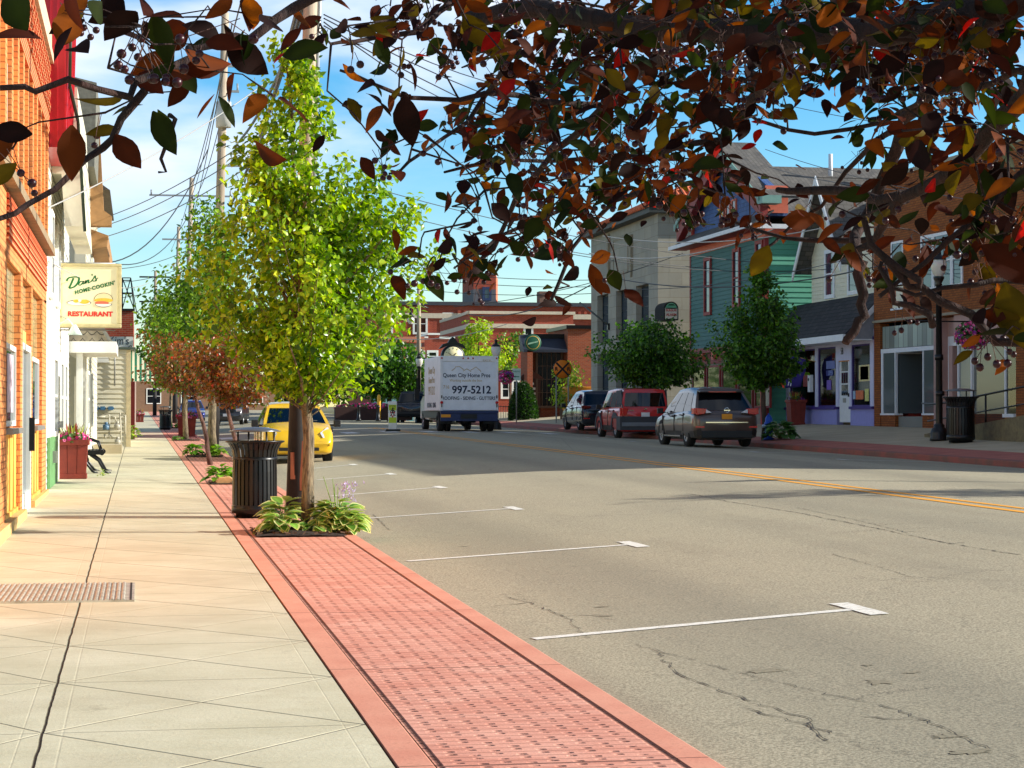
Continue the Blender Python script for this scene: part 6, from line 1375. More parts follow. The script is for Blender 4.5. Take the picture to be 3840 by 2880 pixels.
# --- red and grey boxy suv
redp = paint('red_paint', (206, 22, 18), .3, .1); greyc = plain('charcoal_cladding', (58, 62, 68), .6, var=.08)
Yc = 73.6; Xc = at(2418, 1620, Yc-2.1).x
C2, tz, S_ = car('boxy_car', 'boxy red suv with charcoal cladding parked ahead of the brown crossover', 'car', on_road(Xc, Yc), R(0), 4.3, 1.82, 1.78, .24,
    [(-2.15, 1.12), (-1.0, 1.12), (.7, 1.10), (1.2, 1.08), (1.9, .98), (2.15, .7)], (-2.12, 1.10, -2.0, .45), redp, TRIM, .35, (1.38, -1.25), ((.05, .28), (.31, .60), (.63, .93)), tum=.95)
MB().box(-.93, .93, -2.19, -1.6, .30, .80).box(-.93, -.905, -1.6, -.9, .72, .80).build('rear_cladding', greyc, C2, .03)
for s_ in (-1, 1):
    MB().prism([(1.38+.46*math.cos(R(a_)), .35+.46*math.sin(R(a_))) for a_ in range(-5, 190, 15)]+[(1.38+.60*math.cos(R(a_)), .35+.60*math.sin(R(a_))) for a_ in range(185, -10, -15)], 'x', s_*.905, s_*.925).prism([(-1.25+.46*math.cos(R(a_)), .35+.46*math.sin(R(a_))) for a_ in range(-5, 190, 15)]+[(-1.25+.60*math.cos(R(a_)), .35+.60*math.sin(R(a_))) for a_ in range(185, -10, -15)], 'x', s_*.905, s_*.925).build('arch_cladding', greyc, C2)
    MB().prism([(-2.12, 1.1), (-1.35, 1.1), (-1.2, 1.72), (-1.98, 1.74)], 'x', s_*.80, s_*.84).build('rear_pillar', greyc, C2)
MB().box(-.86, .86, -2.22, -2.15, .44, .58).build('bumper_strip', plain('silver_grey', (120, 126, 134), .5, .3), C2, .01)
rear_lights(C2, 4.3, 1.82, .80, 1.10, .22, .12, y=-2.19); plate(C2, -2.2, .86, PLATE_W, '')
MB().box(-.05, .05, -2.20, -2.17, 1.04, 1.09).box(-.62, -.42, -2.19, -2.17, 1.0, 1.025).build('badge', CHROME, C2)
# --- dark blue hatchback suv
navy = paint('midnight_paint', (26, 32, 48), .22, .5)
Yc = 83.2; Xc = at(2262, 1600, Yc-2).x
C3, tz, S_ = car('hatchback_car', 'dark blue compact suv parked farthest ahead on the right', 'car', on_road(Xc, Yc), R(0), 4.4, 1.80, 1.60, .2,
    [(-2.2, .90), (-2.0, 1.0), (-1.2, 1.05), (.6, 1.0), (1.2, .97), (1.9, .84), (2.2, .6)], (-2.1, 1.25, -1.4, .2), navy, None, .34, (1.36, -1.3), ((.14, .34), (.37, .64), (.67, .93)), tum=.84)
rear_lights(C3, 4.4, 1.8, .86, 1.0, .3, .2, plain('smoked_red', (110, 20, 22), .2), y=-2.19); plate(C3, -2.2, .8, PLATE_Y, '')
for s_ in (-1, 1): MB().box(s_*.6, s_*.86, -2.22, -2.17, .46, .50).build('reflector', TAIL, C3)
# --- yellow compact, front towards us
yel = paint('yellow_paint', (246, 196, 26), .3, .1)
gl = gp(1100, 1739); gr_ = gp(1246, 1735); Yc = gl.y+2.05; Xc = at(1122, 1700, gl.y).x
C4, tz, S_ = car('yellow_compact', 'bright yellow compact car facing us behind the nearest green tree', 'car', on_road(Xc, Yc), R(180), 4.0, 1.74, 1.42, .18,
    [(-2.0, .85), (-1.6, .95), (-.8, .98), (.9, .92), (1.2, .93), (1.75, .76), (2.0, .55)], (-1.7, 1.35, -1.0, .15), yel, None, .30, (1.25, -1.2), ((.1, .38), (.42, .68), (.71, .93)), tum=.84, nose=.45)
for s_ in (-1, 1):
    MB().add([(s_*.80, 1.70, .60), (s_*.84, 1.45, .70), (s_*.70, 1.58, .84), (s_*.50, 1.84, .70), (s_*.56, 1.93, .58)], [(0, 1, 2, 3, 4) if s_ > 0 else (4, 3, 2, 1, 0)]).build('head_lamp', HEADL, C4).location = (s_*.012, .035, .01)
    MB().lathe([(.001, .02), (.05, .02), (.05, 0)], (s_*.62, 1.955, .33), 12, axis='y').build('fog_lamp', HEADL, C4)
MB().box(-.48, .48, 1.96, 2.01, .28, .36).box(-.3, .3, 1.93, 1.985, .50, .55).build('grille', TRIM, C4, .01); MB().box(-.2, .2, 1.99, 2.02, .38, .48).build('number_plate', PLATE_W, C4)
MB().lathe([(.001, .012), (.055, .012), (.055, 0)], (0, 1.97, .60), 16, axis='y').build('badge', CHROME, C4)
MB().tube([(-.5, 1.22, 1.0), (.1, 1.20, 1.03)], .01, 4).build('wiper', TRIM, C4)
# --- blue sedan, front towards us, far left kerb
blu = paint('blue_paint', (34, 50, 130), .25, .4); gA = gp(735, 1580); Yc = gA.y+2; Xc = at(722, 1550, gA.y).x
C5, tz, S_ = car('blue_sedan', 'blue sedan facing us at the left kerb far down the street', 'car', on_road(Xc, Yc), R(180), 4.5, 1.75, 1.42, .18,
    [(-2.25, .85), (-1.9, .95), (-1.2, .95), (.9, .9), (1.2, .9), (1.95, .74), (2.25, .55)], (-1.6, 1.3, -.95, .35), blu, None, .31, (1.35, -1.3), ((.08, .46), (.50, .94)), tum=.82)
for s_ in (-1, 1): MB().box(s_*.50, s_*.82, 2.05, 2.17, .60, .73).build('head_lamp', HEADL, C5, .03)
MB().box(-.4, .4, 2.2, 2.26, .5, .6).box(-.55, .55, 2.2, 2.26, .25, .36).build('grille', TRIM, C5)
# --- dark suv travelling towards us
blk = paint('charcoal_paint', (56, 56, 62), .3, .4); Yc = 118.; Xc = at(862, 1545, Yc).x
C6, tz, S_ = car('dark_suv', 'charcoal suv driving towards us far down the left lane', 'car', on_road(Xc, Yc), R(172), 4.7, 1.85, 1.75, .24,
    [(-2.35, 1.0), (-2.2, 1.08), (0, 1.06), (1.0, 1.05), (1.3, 1.05), (2.1, .96), (2.35, .65)], (-2.2, 1.3, -1.9, .55), blk, TRIM, .37, (1.4, -1.4), ((.05, .3), (.33, .62), (.65, .93)), tum=.88)
for s_ in (-1, 1): MB().box(s_*.55, s_*.85, 2.2, 2.30, .74, .9).build('head_lamp', HEADL, C6, .03)
MB().box(-.45, .45, 2.28, 2.34, .7, .92).box(-.6, .6, 2.28, 2.34, .34, .5).build('grille', TRIM, C6)
plate(C6, 2.345, .55, PLATE_W, '', 1)
# --- dark pickup, rear visible left of the truck
Yc = 118.; Xc = at(1578, 1560, Yc-2.6).x; bk2 = paint('blue_black_paint', (22, 26, 38), .25, .4)
C7, tz, S_ = car('pickup_truck', 'blue-black pickup truck seen from behind, half hidden by the box truck', 'pickup', on_road(Xc, Yc), R(-12), 5.4, 1.95, 1.80, .34,
    [(-2.7, 1.10), (-.8, 1.12), (-.7, 1.15), (1.2, 1.12), (1.5, 1.12), (2.3, 1.05), (2.7, .8)], (-.75, 1.4, -.5, .7), bk2, TRIM, .40, (1.65, -1.65), ((.08, .46), (.5, .92)), tum=.90)
rear_lights(C7, 5.4, 1.95, .85, 1.08, .14, .12); MB().box(-.85, .85, -2.76, -2.66, .50, .62).build('bumper', TRIM, C7, .02)
MB().box(-.8, .8, -2.5, -.85, 1.125, 1.20).build('load_cover', TRIM, C7, .02)
# --- white box truck
Yt = 82.; pL, pR_ = at(1650, 1600, Yt), at(1868, 1600, Yt); Xt = (pL.x+pR_.x)/2; Wt = pR_.x-pL.x; zg = gz(Xt, Yt); zT = at(1760, 1335, Yt).z-zg; zB = at(1760, 1540, Yt).z-zg
TK = thing('box_truck', "white box truck driving away, lettered Queen City Home Pros in dark blue", 'truck', (Xt, Yt, zg), R(0))
m = M('worn_white_box', rough=.45); n = m.noise(2.2, 6, .7); n2 = m.noise(6, 6, .8, stretch=(1, 1, .3)); cc = m.mix(n.ramp(.4, .7), lin((244, 244, 246)), lin((226, 228, 230))); cc = m.mix(n2.ramp(.62, .7, 0, .5), cc, lin((140, 136, 126))); m.color(cc); WB = m.m
hw = Wt/2
MB().box(-hw, hw, .0, 4.6, zB, zT).build('box', WB, TK, .03)
BLU = plain('truck_blue_sill', (34, 50, 96), .5, var=.2)
mb = MB(); mb.box(-hw, -hw+.12, -.04, .0, zB, zT).box(hw-.08, hw, -.04, .0, zB, zT).box(-hw+.12, hw-.08, -.04, .0, zT-.22, zT); mb.build('door_frame', WB, TK, .01)
mb = MB()
for i in range(6): z_ = zB+.02+i*(zT-zB-.26)/6; mb.box(-hw+.13, hw-.09, -.02, -.004, z_+.006, z_+(zT-zB-.26)/6-.006)
mb.build('roller_door', plain('roller_white', (234, 238, 246), .45, var=.08, scale=3), TK)
MB().box(-hw, hw, -.10, .02, zB-.10, zB-.001).box(-hw+.02, hw-.02, -.06, .02, zB-.42, zB-.10).build('rear_sill', BLU, TK, .01)
MB().box(-hw*.3, hw*.25, -.16, -.06, zB-.32, zB-.14).build('step', TRIM, TK); MB().box(-hw+.03, -hw+.42, -.09, -.061, zB-.27, zB-.15).build('number_plate', PLATE_Y, TK)
for s_ in (-1, 1): MB().lathe([(.001, -.07), (.06, -.07), (.06, -.03)], (s_*(hw-.06), 0, zB+.33), 12, axis='y').build('tail_lamp', TAIL, TK).scale = (1, 1, 1)
for s_ in (-1, 1): MB().box(s_*(hw-.09), s_*(hw-.035), -.055, -.04, zB+.14, zB+.27).box(s_*(hw-.09), s_*(hw-.035), -.055, -.04, zB+.5, zB+.62).build('reflector', plain('dull_lens', (90, 84, 80), .3), TK)
mb = MB()
for x in (-hw+.07, -.25, -.05, .15, hw-.07): mb.lathe([(.001, -.06), (.035, -.06), (.035, -.04)], (x, 0, zT-.09), 10, axis='y')
mb.build('marker_lamp', TAIL, TK)
NV = plain('navy_lettering', (20, 36, 70), .5, var=0); GDL = plain('dull_gold_lettering', (190, 160, 100), .5, var=0)
def tz_(px_, py_): return (px_-1759)/(1868-1650)*Wt*.98, zT-(py_-1335)/(1540-1335)*(zT-zB)
for txt, px_, py_, sz, mt_, sx_, bd in (("Queen City Home Pros", 1749, 1408, .228, NV, .88, .004), ("Working outside the box", 1746, 1427, .15, GDL, .86, 0), ("997-5212", 1768, 1463, .43, NV, .98, .010), ("716", 1671, 1452, .2, GDL, .85, 0), ("ROOFING - SIDING - GUTTERS", 1757, 1494, .19, NV, .84, .004)):
    x_, z_ = tz_(px_, py_); text_obj('lettering', txt, sz, mt_, TK, face_mtx(x_, -.024, z_), .002, sx_, 0, bd)
x_, z_ = tz_(1828, 1352); text_obj('maker_name', 'EXCEL', .10, GDL, TK, face_mtx(x_, -.043, z_), .001, 1.3)
mb = MB()
for pl in ([(1692, 1390), (1705, 1381), (1706, 1376), (1722, 1375), (1738, 1386)], [(1735, 1392), (1750, 1383), (1766, 1393)], [(1765, 1388), (1785, 1376), (1799, 1388), (1804, 1394)]):
    mb.tube([(tz_(*q)[0], -.023, tz_(*q)[1]) for q in pl], .012, 4)
mb.build('roofline_logo', GDL, TK)
mt = Matrix.Translation((-hw-.006, 2.4, 0)) @ Matrix.Rotation(R(-90), 4, 'Z') @ Matrix.Rotation(R(90), 4, 'X')
for txt, z_, sz, mm_ in (("Queen City", zT-.55, .42, GDL), ("Home Pros", zT-.95, .38, GDL), ("997-5212", zT-1.4, .5, GDL), ("ROOFING - SIDING", zB+.22, .3, NV)): text_obj('lettering', txt, sz, mm_, TK, Matrix.Translation((0, 0, z_)) @ mt, .002)
MB().box(-hw+.15, hw-.15, .1, 6.6, .55, zB-.001).build('chassis', TRIM, TK)
CW = paint('cab_white', (226, 226, 224), .35, .1)
cb = MB(); cb.prism([(4.8, .45), (4.8, 2.25), (5.2, 2.35), (5.9, 2.3), (6.5, 1.5), (7.2, 1.3), (7.3, .5)], 'x', -1.0, 1.0); cb.build('cab', CW, TK, .06)
MB().prism([(5.25, 1.5), (5.25, 2.1), (5.8, 2.1), (6.25, 1.5)], 'x', -1.015, -1.001).prism([(5.25, 1.5), (5.25, 2.1), (5.8, 2.1), (6.25, 1.5)], 'x', 1.001, 1.015).build('side_window', CGL, TK)
for s_ in (-1, 1): MB().tube([(s_*1.0, 6.1, 1.5), (s_*1.3, 6.1, 1.55)], .02, 5).box(s_*1.2, s_*1.42, 6.05, 6.15, 1.3, 1.8).build('mirror', TRIM, TK)
for s_ in (-1, 1):
    wheel(TK, s_*(hw-.16), 1.0, .41, .24, s_, True); wheel(TK, s_*(hw-.44), 1.0, .41, .22, s_, True); wheel(TK, s_*.92, 6.2, .40, .24, s_)
MB().tube([(-.4, .9, .45), (.4, .9, .45)], .09, 8).ball((0, .95, .42), .24, 12).tube([(-.55, .2, .62), (.55, .2, .62)], .05, 6).build('axle', TRIM, TK)
for s_ in (-1, 1): MB().box(s_*(hw-.55), s_*(hw-.05), .35, .37, .32, .85).build('mudflap', TRIM, TK)
# ================================================================= plants
LEAFM = leafmat('tree_leaf', .38, .38, 1.5); CRABM = leafmat('crab_leaf', .65, .32, 1.6, .10); HOSTM = leafmat('hosta_leaf', .4, .25, 1.3)
def barkmat(name, a, b, sc=9):
    m = M(name, rough=.9); n = m.noise(sc, 6, .7, stretch=(1, 1, .16), dist=.6); m.color(m.mix(n.ramp(.38, .62), lin(a), lin(b))); m.bump(n, 1., .03); return m.m
BARK = barkmat('pear_bark', (74, 62, 48), (158, 140, 112), 30); BARKD = barkmat('dark_bark', (50, 38, 30), (96, 76, 60)); BARKR = barkmat('reddish_bark', (66, 42, 36), (122, 88, 76), 18)
def leaf_mesh(name, base, dirs, nrm, L_, Wd, cols, mat, parent, rows=3, fold=.25, droop=.25):
    """many leaves in one mesh; base, dirs, nrm are (n,3); a leaf is `rows` pairs of quads folded along the midrib"""
    n = len(base); d = dirs/np.linalg.norm(dirs, axis=1, keepdims=True); s = np.cross(d, nrm); s /= np.maximum(np.linalg.norm(s, axis=1, keepdims=True), 1e-6); u = np.cross(s, d)
    ts = np.linspace(0, 1, rows+1); wprof = {2: [0, 1, 0], 3: [.12, 1, .72, 0], 4: [.1, .85, 1, .62, 0], 5: [.08, .72, 1, .9, .52, 0], 6: [.08, .62, .95, 1, .82, .48, 0]}[rows]
    V = np.zeros((n, (rows+1)*3, 3))
    for k, (t, w_) in enumerate(zip(ts, wprof)):
        c = base+d*(L_*t)[:, None]-u*(L_*droop*t**1.6)[:, None]
        hw = (Wd*w_/2)[:, None]
        V[:, 3*k] = c+s*hw+u*hw*fold; V[:, 3*k+1] = c; V[:, 3*k+2] = c-s*hw+u*hw*fold
    nv = (rows+1)*3; fq = []
    for k in range(rows): fq += [(3*k, 3*k+1, 3*k+4, 3*k+3), (3*k+1, 3*k+2, 3*k+5, 3*k+4)]
    fq = np.array(fq); Fc = (fq[None]+(np.arange(n)*nv)[:, None, None]).reshape(-1, 4)
    me = bpy.data.meshes.new(name); me.vertices.add(n*nv); me.vertices.foreach_set('co', V.reshape(-1)); nf = len(Fc)
    me.loops.add(nf*4); me.polygons.add(nf); me.loops.foreach_set('vertex_index', Fc.reshape(-1).astype(np.int32)); me.polygons.foreach_set('loop_start', np.arange(nf, dtype=np.int32)*4)
    me.polygons.foreach_set('use_smooth', np.ones(nf, bool)); me.update(calc_edges=True); me.materials.append(mat)
    at_ = me.color_attributes.new('col', 'FLOAT_COLOR', 'POINT'); cc = np.ones((n*nv, 4)); cc[:, :3] = np.repeat(cols, nv, 0); cc = cc.reshape(n, nv, 4); cc[:, 1::3, :3] *= 1.35; cc[:, -3:, :3] *= np.array([1.25, .85, .8]); cc[:, 3:6, :3] *= .85; cc = cc.reshape(n*nv, 4); at_.data.foreach_set('color', cc.reshape(-1))
    o = bpy.data.objects.new(name, me); COL.objects.link(o); o.parent = parent; return o
def pal(cols, n, jit=.15, p=None):
    a_ = np.array([lin(c) for c in cols]); i = rng.choice(len(cols), n, p=p); c = a_[i]*(1+rng.uniform(-jit, jit, (n, 1))); return np.clip(c, 0, 1)
def tree(name, label, cat, X, Y, th, h_, prof, nclus, per, lsize, cols, p=None, bark=None, r0=.07, lean=(0, 0), base_z=None, group=None, limbs=26, sig=.13, squash=(1, 1), forks=0, rows=3, branchy=True, fork=0, off=(0, 0), hang=.35, up=.3, seed=1, mat=None, trans=None):
    """prof: [(height fraction of crown, radius)] from crown base to tip"""
    global rng; rng = np.random.default_rng(seed); random.seed(seed)
    t = thing(name, label, cat, (X, Y, gz(X, Y) if base_z is None else base_z), 0, group)
    hs = [q[0] for q in prof]; rs = [q[1] for q in prof]
    H0, H1 = th, h_
    C_ = []
    while len(C_) < nclus:
        f_ = rng.uniform(0, 1); R_ = np.interp(f_, hs, rs)
        if rng.uniform() > (R_/max(rs))**1.6+.04: continue
        a_ = rng.uniform(0, 2*np.pi); q = math.sqrt(rng.uniform(.10, 1)); lob = 1+.22*math.sin(3*a_+f_*9+seed)+.14*math.sin(7*a_-f_*15)
        C_.append((off[0]*f_+math.cos(a_)*R_*q*lob*squash[0], off[1]*f_+math.sin(a_)*R_*q*lob*squash[1], H0+(H1-H0)*f_))
    C_ = np.array(C_); tips = C_
    if branchy:
        m_ = nclus//4; tips = C_[:m_]; G_ = []
        for k in range(m_):
            tp_ = tips[k]; hr = np.hypot(tp_[0], tp_[1]); zs = max(th*.95, tp_[2]-hr*1.15-.15); sk = np.array([lean[0]*.5+off[0]*.5, 0, zs])
            for f_ in (.42, .64, .84, 1.): G_.append(sk+(tp_-sk)*f_+np.array([0, 0, .05*math.sin(f_*3.1)])+rng.normal(0, .03, 3))
        C_ = np.array(G_); nclus = len(C_)
    n = nclus*per; ci = np.repeat(np.arange(nclus), per); g_ = rng.normal(0, 1, (n, 3)); g_ /= np.linalg.norm(g_, axis=1, keepdims=True); g_ *= rng.uniform(.2, 1, (n, 1))**.6
    B_ = C_[ci]+g_*np.array([sig*1.5, sig*1.5, sig*1.25])*1.2
    outw = B_.copy(); outw[:, 2] = 0; outw /= np.maximum(np.linalg.norm(outw, axis=1, keepdims=True), .1)
    D_ = outw*.5+rng.normal(0, .7, (n, 3)); D_[:, 2] -= hang; Nn = rng.normal(0, .55, (n, 3)); Nn[:, 2] += .8
    L_ = lsize*rng.uniform(.65, 1.25, n); cc = pal(cols, n, .18, p)
    leaf_mesh('leaves', B_, D_, Nn, L_, L_*rng.uniform(.55, .75, n), cc, mat or LEAFM, t, rows)
    mb = MB(); top = Vector((off[0]*.9, off[1]*.9, H0+(H1-H0)*.93)); pts = []; rad = []
    K = 10
    for i in range(K+1):
        f_ = i/K; z = top.z*f_; pts.append(Vector((lean[0]*f_+top.x*f_**1.5+.02*math.sin(i*1.9+seed), lean[1]*f_+top.y*f_**1.5+.02*math.cos(i*2.3), z))); rad.append(r0*(1.18 if i == 0 else 1)*(1-f_)**.8+.006)
    mb.tube(pts, rad, 12)
    trunk = mb.build('trunk', bark or BARK, t)
    mb = MB(); idx = np.arange(min(limbs, len(tips)))
    for k in idx:
        tip = Vector(tips[k]); zs = max(th*.86+rng.uniform(0, .25), tip.z-np.hypot(tip.x, tip.y)*1.15-.15); f_ = min(.95, zs/top.z); st = Vector((lean[0]*f_+top.x*f_**1.5, lean[1]*f_+top.y*f_**1.5, zs))
        md = st.lerp(tip, .5)+Vector((0, 0, -.06))+Vector(rng.normal(0, .04, 3)); rr_ = max(.006, r0*(1-f_)*.20) if k >= fork else r0*.42
        mb.tube([st, st.lerp(md, .5)+Vector(rng.normal(0, .02, 3)), md, md.lerp(tip, .5), tip], [rr_, rr_*.85, rr_*.6, rr_*.4, .003], 5)
    mb.build('limbs', bark or BARK, t); return t
G1 = [(96, 134, 20), (124, 160, 28), (156, 186, 40), (62, 98, 18), (182, 204, 60)]
g = gp(1160, 1996)
crown = [(0, .42), (.07, .72), (.19, 1.10), (.37, 1.38), (.50, 1.34), (.58, 1.05), (.68, .66), (.81, .42), (.94, .20), (1, .05)]
T1 = tree('pear_tree', 'bright green pear tree in the nearest planting bed, beside the litter bin', 'tree', g.x, g.y, 1.47, 5.66, crown, 600, 29, .084, G1, [.26, .28, .2, .16, .10], BARK, .067, (-.03, 0), limbs=150, fork=6, sig=.115, seed=4, off=(-.26, 0), squash=(1.0, .9), mat=leafmat('pear_leaf', .30, .42, 1.55))
G2 = [(84, 124, 24), (106, 148, 30), (138, 172, 46), (58, 92, 20)]
g2 = gp(797, 1712); T2 = tree('street_tree', 'green street tree in the second bed, behind the nearest pear tree', 'tree', g2.x, g2.y, 1.95, 6.7, [(0, .5), (.15, 1.5), (.35, 2.0), (.55, 1.7), (.75, 1.1), (.9, .6), (1, .1)], 420, 24, .12, G2, None, BARK, .11, limbs=60, sig=.24, seed=9, off=(-.1, 0))
g3 = gp(695, 1652); tree('street_tree', 'slim green street tree beside the tall red planter', 'tree', g3.x, g3.y, 2.0, 6.3, [(0, .6), (.2, 1.6), (.5, 1.9), (.8, 1.1), (1, .1)], 260, 20, .15, G2, None, BARK, .09, limbs=30, sig=.28, seed=14)
g4 = gp(640, 1606); tree('street_tree', 'small green street tree beside the far litter bin', 'tree', g4.x, g4.y, 2.1, 7.2, [(0, .8), (.3, 1.9), (.6, 1.7), (1, .2)], 200, 18, .19, G2, None, BARK, .08, limbs=20, sig=.32, seed=15)
g5 = gp(820, 1812); tree('crabapple_tree', 'slender crabapple with rust red leaves behind the litter bin', 'tree', gp(885, 1800).x, g5.y, 1.5, 2.75, [(0, .35), (.2, .85), (.5, 1.15), (.8, .75), (1, .2)], 170, 26, .075, [(124, 74, 34), (100, 56, 28), (146, 88, 38), (98, 88, 36), (76, 92, 30), (170, 66, 46)], [.25, .25, .14, .17, .14, .05], BARKR, .045, (-.12, 0), limbs=34, sig=.13, seed=21, off=(-.42, 1.0))
p_ = at(640, 1600, 47.); tree('crabapple_tree', 'second rust red crabapple showing left of the pear tree', 'tree', 1.6, 47., 1.7, 3.2, [(0, .7), (.25, 1.5), (.6, 1.55), (.85, .9), (1, .2)], 200, 24, .085, [(124, 74, 34), (100, 58, 28), (146, 88, 38), (96, 86, 34), (72, 92, 28), (160, 66, 44)], [.24, .22, .13, .19, .18, .04], BARKR, .05, (-.2, 0), limbs=34, sig=.17, seed=22, off=(-.75, 0))
# right side trees
GD = [(58, 98, 30), (76, 118, 36), (98, 142, 44), (38, 68, 22)]
Yr = 73.5; Xr_ = at(2440, 1500, Yr).x; ztp = at(2440, 1205, Yr).z-gz(Xr_, Yr); zbs = at(2440, 1440, Yr).z-gz(Xr_, Yr)
tree('round_tree', 'dense round dark green tree in front of the limestone bank', 'tree', Xr_, Yr, zbs, ztp, [(0, 1.2), (.2, 1.7), (.5, 1.95), (.75, 1.6), (.95, .7), (1, .2)], 460, 32, .13, GD, None, BARKD, .09, limbs=30, sig=.24, seed=31)
Yr = 60.8; Xr_ = at(2866, 1500, Yr).x; ztp = at(2850, 985, Yr).z-gz(Xr_, Yr); zbs = at(2850, 1445, Yr).z-gz(Xr_, Yr)
tree('street_tree', 'dark green tree rising in front of the green clapboard house', 'tree', Xr_, Yr, zbs, ztp, [(0, .5), (.12, 1.25), (.3, 1.45), (.5, 1.15), (.7, .75), (.85, .45), (1, .08)], 460, 32, .125, GD, None, BARKD, .085, limbs=40, sig=.18, seed=32, off=(-.15, 0))
Y_ = 125.; X_ = at(1795, 1500, Y_).x; tree('lime_tree', 'bright lime green young tree behind the truck and street clock', 'tree', X_, Y_, at(1795, 1400, Y_).z-gz(X_, Y_), at(1795, 1205, Y_).z-gz(X_, Y_), [(0, 1.2), (.3, 1.9), (.6, 1.5), (.85, .9), (1, .3)], 120, 22, .22, [(150, 176, 40), (176, 198, 60), (120, 150, 34)], None, BARKD, .1, limbs=16, sig=.35, seed=41)
X_ = at(1912, 1500, 127).x; tree('lime_tree', 'sparse young green tree right of the lamp beyond the truck', 'tree', X_, 127., at(1900, 1400, Y_).z-gz(X_, Y_), at(1912, 1215, Y_).z-gz(X_, Y_), [(0, .6), (.4, .9), (.8, .7), (1, .3)], 46, 20, .2, [(84, 120, 36), (110, 146, 44), (60, 92, 30)], None, BARKD, .07, limbs=14, sig=.3, seed=42)
Y_ = 122.; X_ = at(1462, 1500, Y_).x; tree('round_tree', 'wide dark green tree over the flower box left of the pickup', 'tree', X_, Y_, at(1462, 1480, Y_).z-gz(X_, Y_), at(1462, 1275, Y_).z-gz(X_, Y_), [(0, 2.2), (.3, 3.0), (.6, 2.6), (.9, 1.2), (1, .4)], 330, 24, .24, GD, None, BARKD, .14, limbs=16, sig=.42, seed=43)
X_ = at(2160, 1500, 103).x; tree('small_tree', 'small light green tree behind the railroad crossing sign', 'tree', X_, 104.5, .7, at(2160, 1350, 104.).z-gz(X_, 104), [(0, .7), (.4, .95), (.8, .6), (1, .1)], 60, 22, .15, [(120, 150, 44), (92, 126, 36), (150, 176, 60)], None, BARKD, .05, limbs=10, sig=.28, seed=44)
hx_ = at(1962, 1520, 110.); t = thing('clipped_shrub', 'rounded dark evergreen shrub at the corner of the awning store', 'shrub', (hx_.x, 110., gz(hx_.x, 110))); n = 2600; v_ = rng.normal(0, 1, (n, 3)); v_ /= np.linalg.norm(v_, axis=1, keepdims=True); v_[:, 2] = np.abs(v_[:, 2]); b_ = v_*np.array([.75, .75, 2.0])*rng.uniform(.85, 1.02, (n, 1))
leaf_mesh('foliage', b_, v_+rng.normal(0, .5, (n, 3)), rng.normal(0, 1, (n, 3)), np.full(n, .16), np.full(n, .09), pal([(34, 62, 26), (50, 84, 32)], n), LEAFM, t, 2)
MB().lathe([(.001, 0), (.6, .1), (.62, .9), (.4, 1.5), (.001, 1.8)], n=12).build('core', plain('shrub_core', (20, 34, 14), .95), t)
# far trees: individual crowns closing the left end
k_ = 0
for X, Y, h_, r_ in ((2, 255, 7, 4.5), (-6, 250, 8, 5), (10, 262, 8, 5), (18, 250, 7, 5), (-4, 200, 6.5, 3), (27, 262, 8, 6), (-13, 190, 8, 5)):
    k_ += 1; lab = ['low dark tree at the far end of the street, leftmost of its row', 'broad far tree left of the distant brown shop', 'far tree just right of the distant brown shop', 'far tree at the end of the road behind the blue sedan', 'nearer far tree on the left pavement side', 'far tree hidden behind the near pear crown', 'far tree behind the pale house on the left'][k_-1]
    tree('distant_tree', lab, 'tree', X, Y, 1.0, h_, [(0, r_*.7), (.3, r_), (.7, r_*.8), (1, r_*.2)], 110, 16, .55, GD, None, BARKD, .2, limbs=6, sig=.8, seed=60+k_)
# ---- planting beds with hostas
MULCH = plain('dark_mulch', (44, 30, 22), .98, var=.5, scale=30, bump=1)
def bed(label, xc, yc, wx, wy):
    t = thing('planting_bed', label, 'planting bed', (xc, yc, gz(xc, yc))); n = 10; vs = []; fs = []
    for j in range(n+1):
        for i in range(n+1):
            u, v_ = i/n*2-1, j/n*2-1; vs.append((u*wx/2, v_*wy/2, .006+.05*(1-u*u)*(1-v_*v_)+random.uniform(0, .012)))
    fs = [(j*(n+1)+i, j*(n+1)+i+1, (j+1)*(n+1)+i+1, (j+1)*(n+1)+i) for j in range(n) for i in range(n)]
    MB().add(vs, fs, 0, False).build('mulch', MULCH, t)
    mb = MB()
    for i in range(160): a_, b_ = random.uniform(-wx/2, wx/2), random.uniform(-wy/2, wy/2); q = Vector((a_, b_, .035)); d = Vector((random.gauss(0, 1), random.gauss(0, 1), .3)).normalized()*.025; e_ = d.orthogonal()*.3; mb.add([q-d-e_, q+d-e_, q+d+e_, q-d+e_], [(0, 1, 2, 3)])
    mb.build('bark_chips', plain('bark_chip', (84, 60, 42), .95, var=.4), t)['kind'] = 'stuff'
    return t
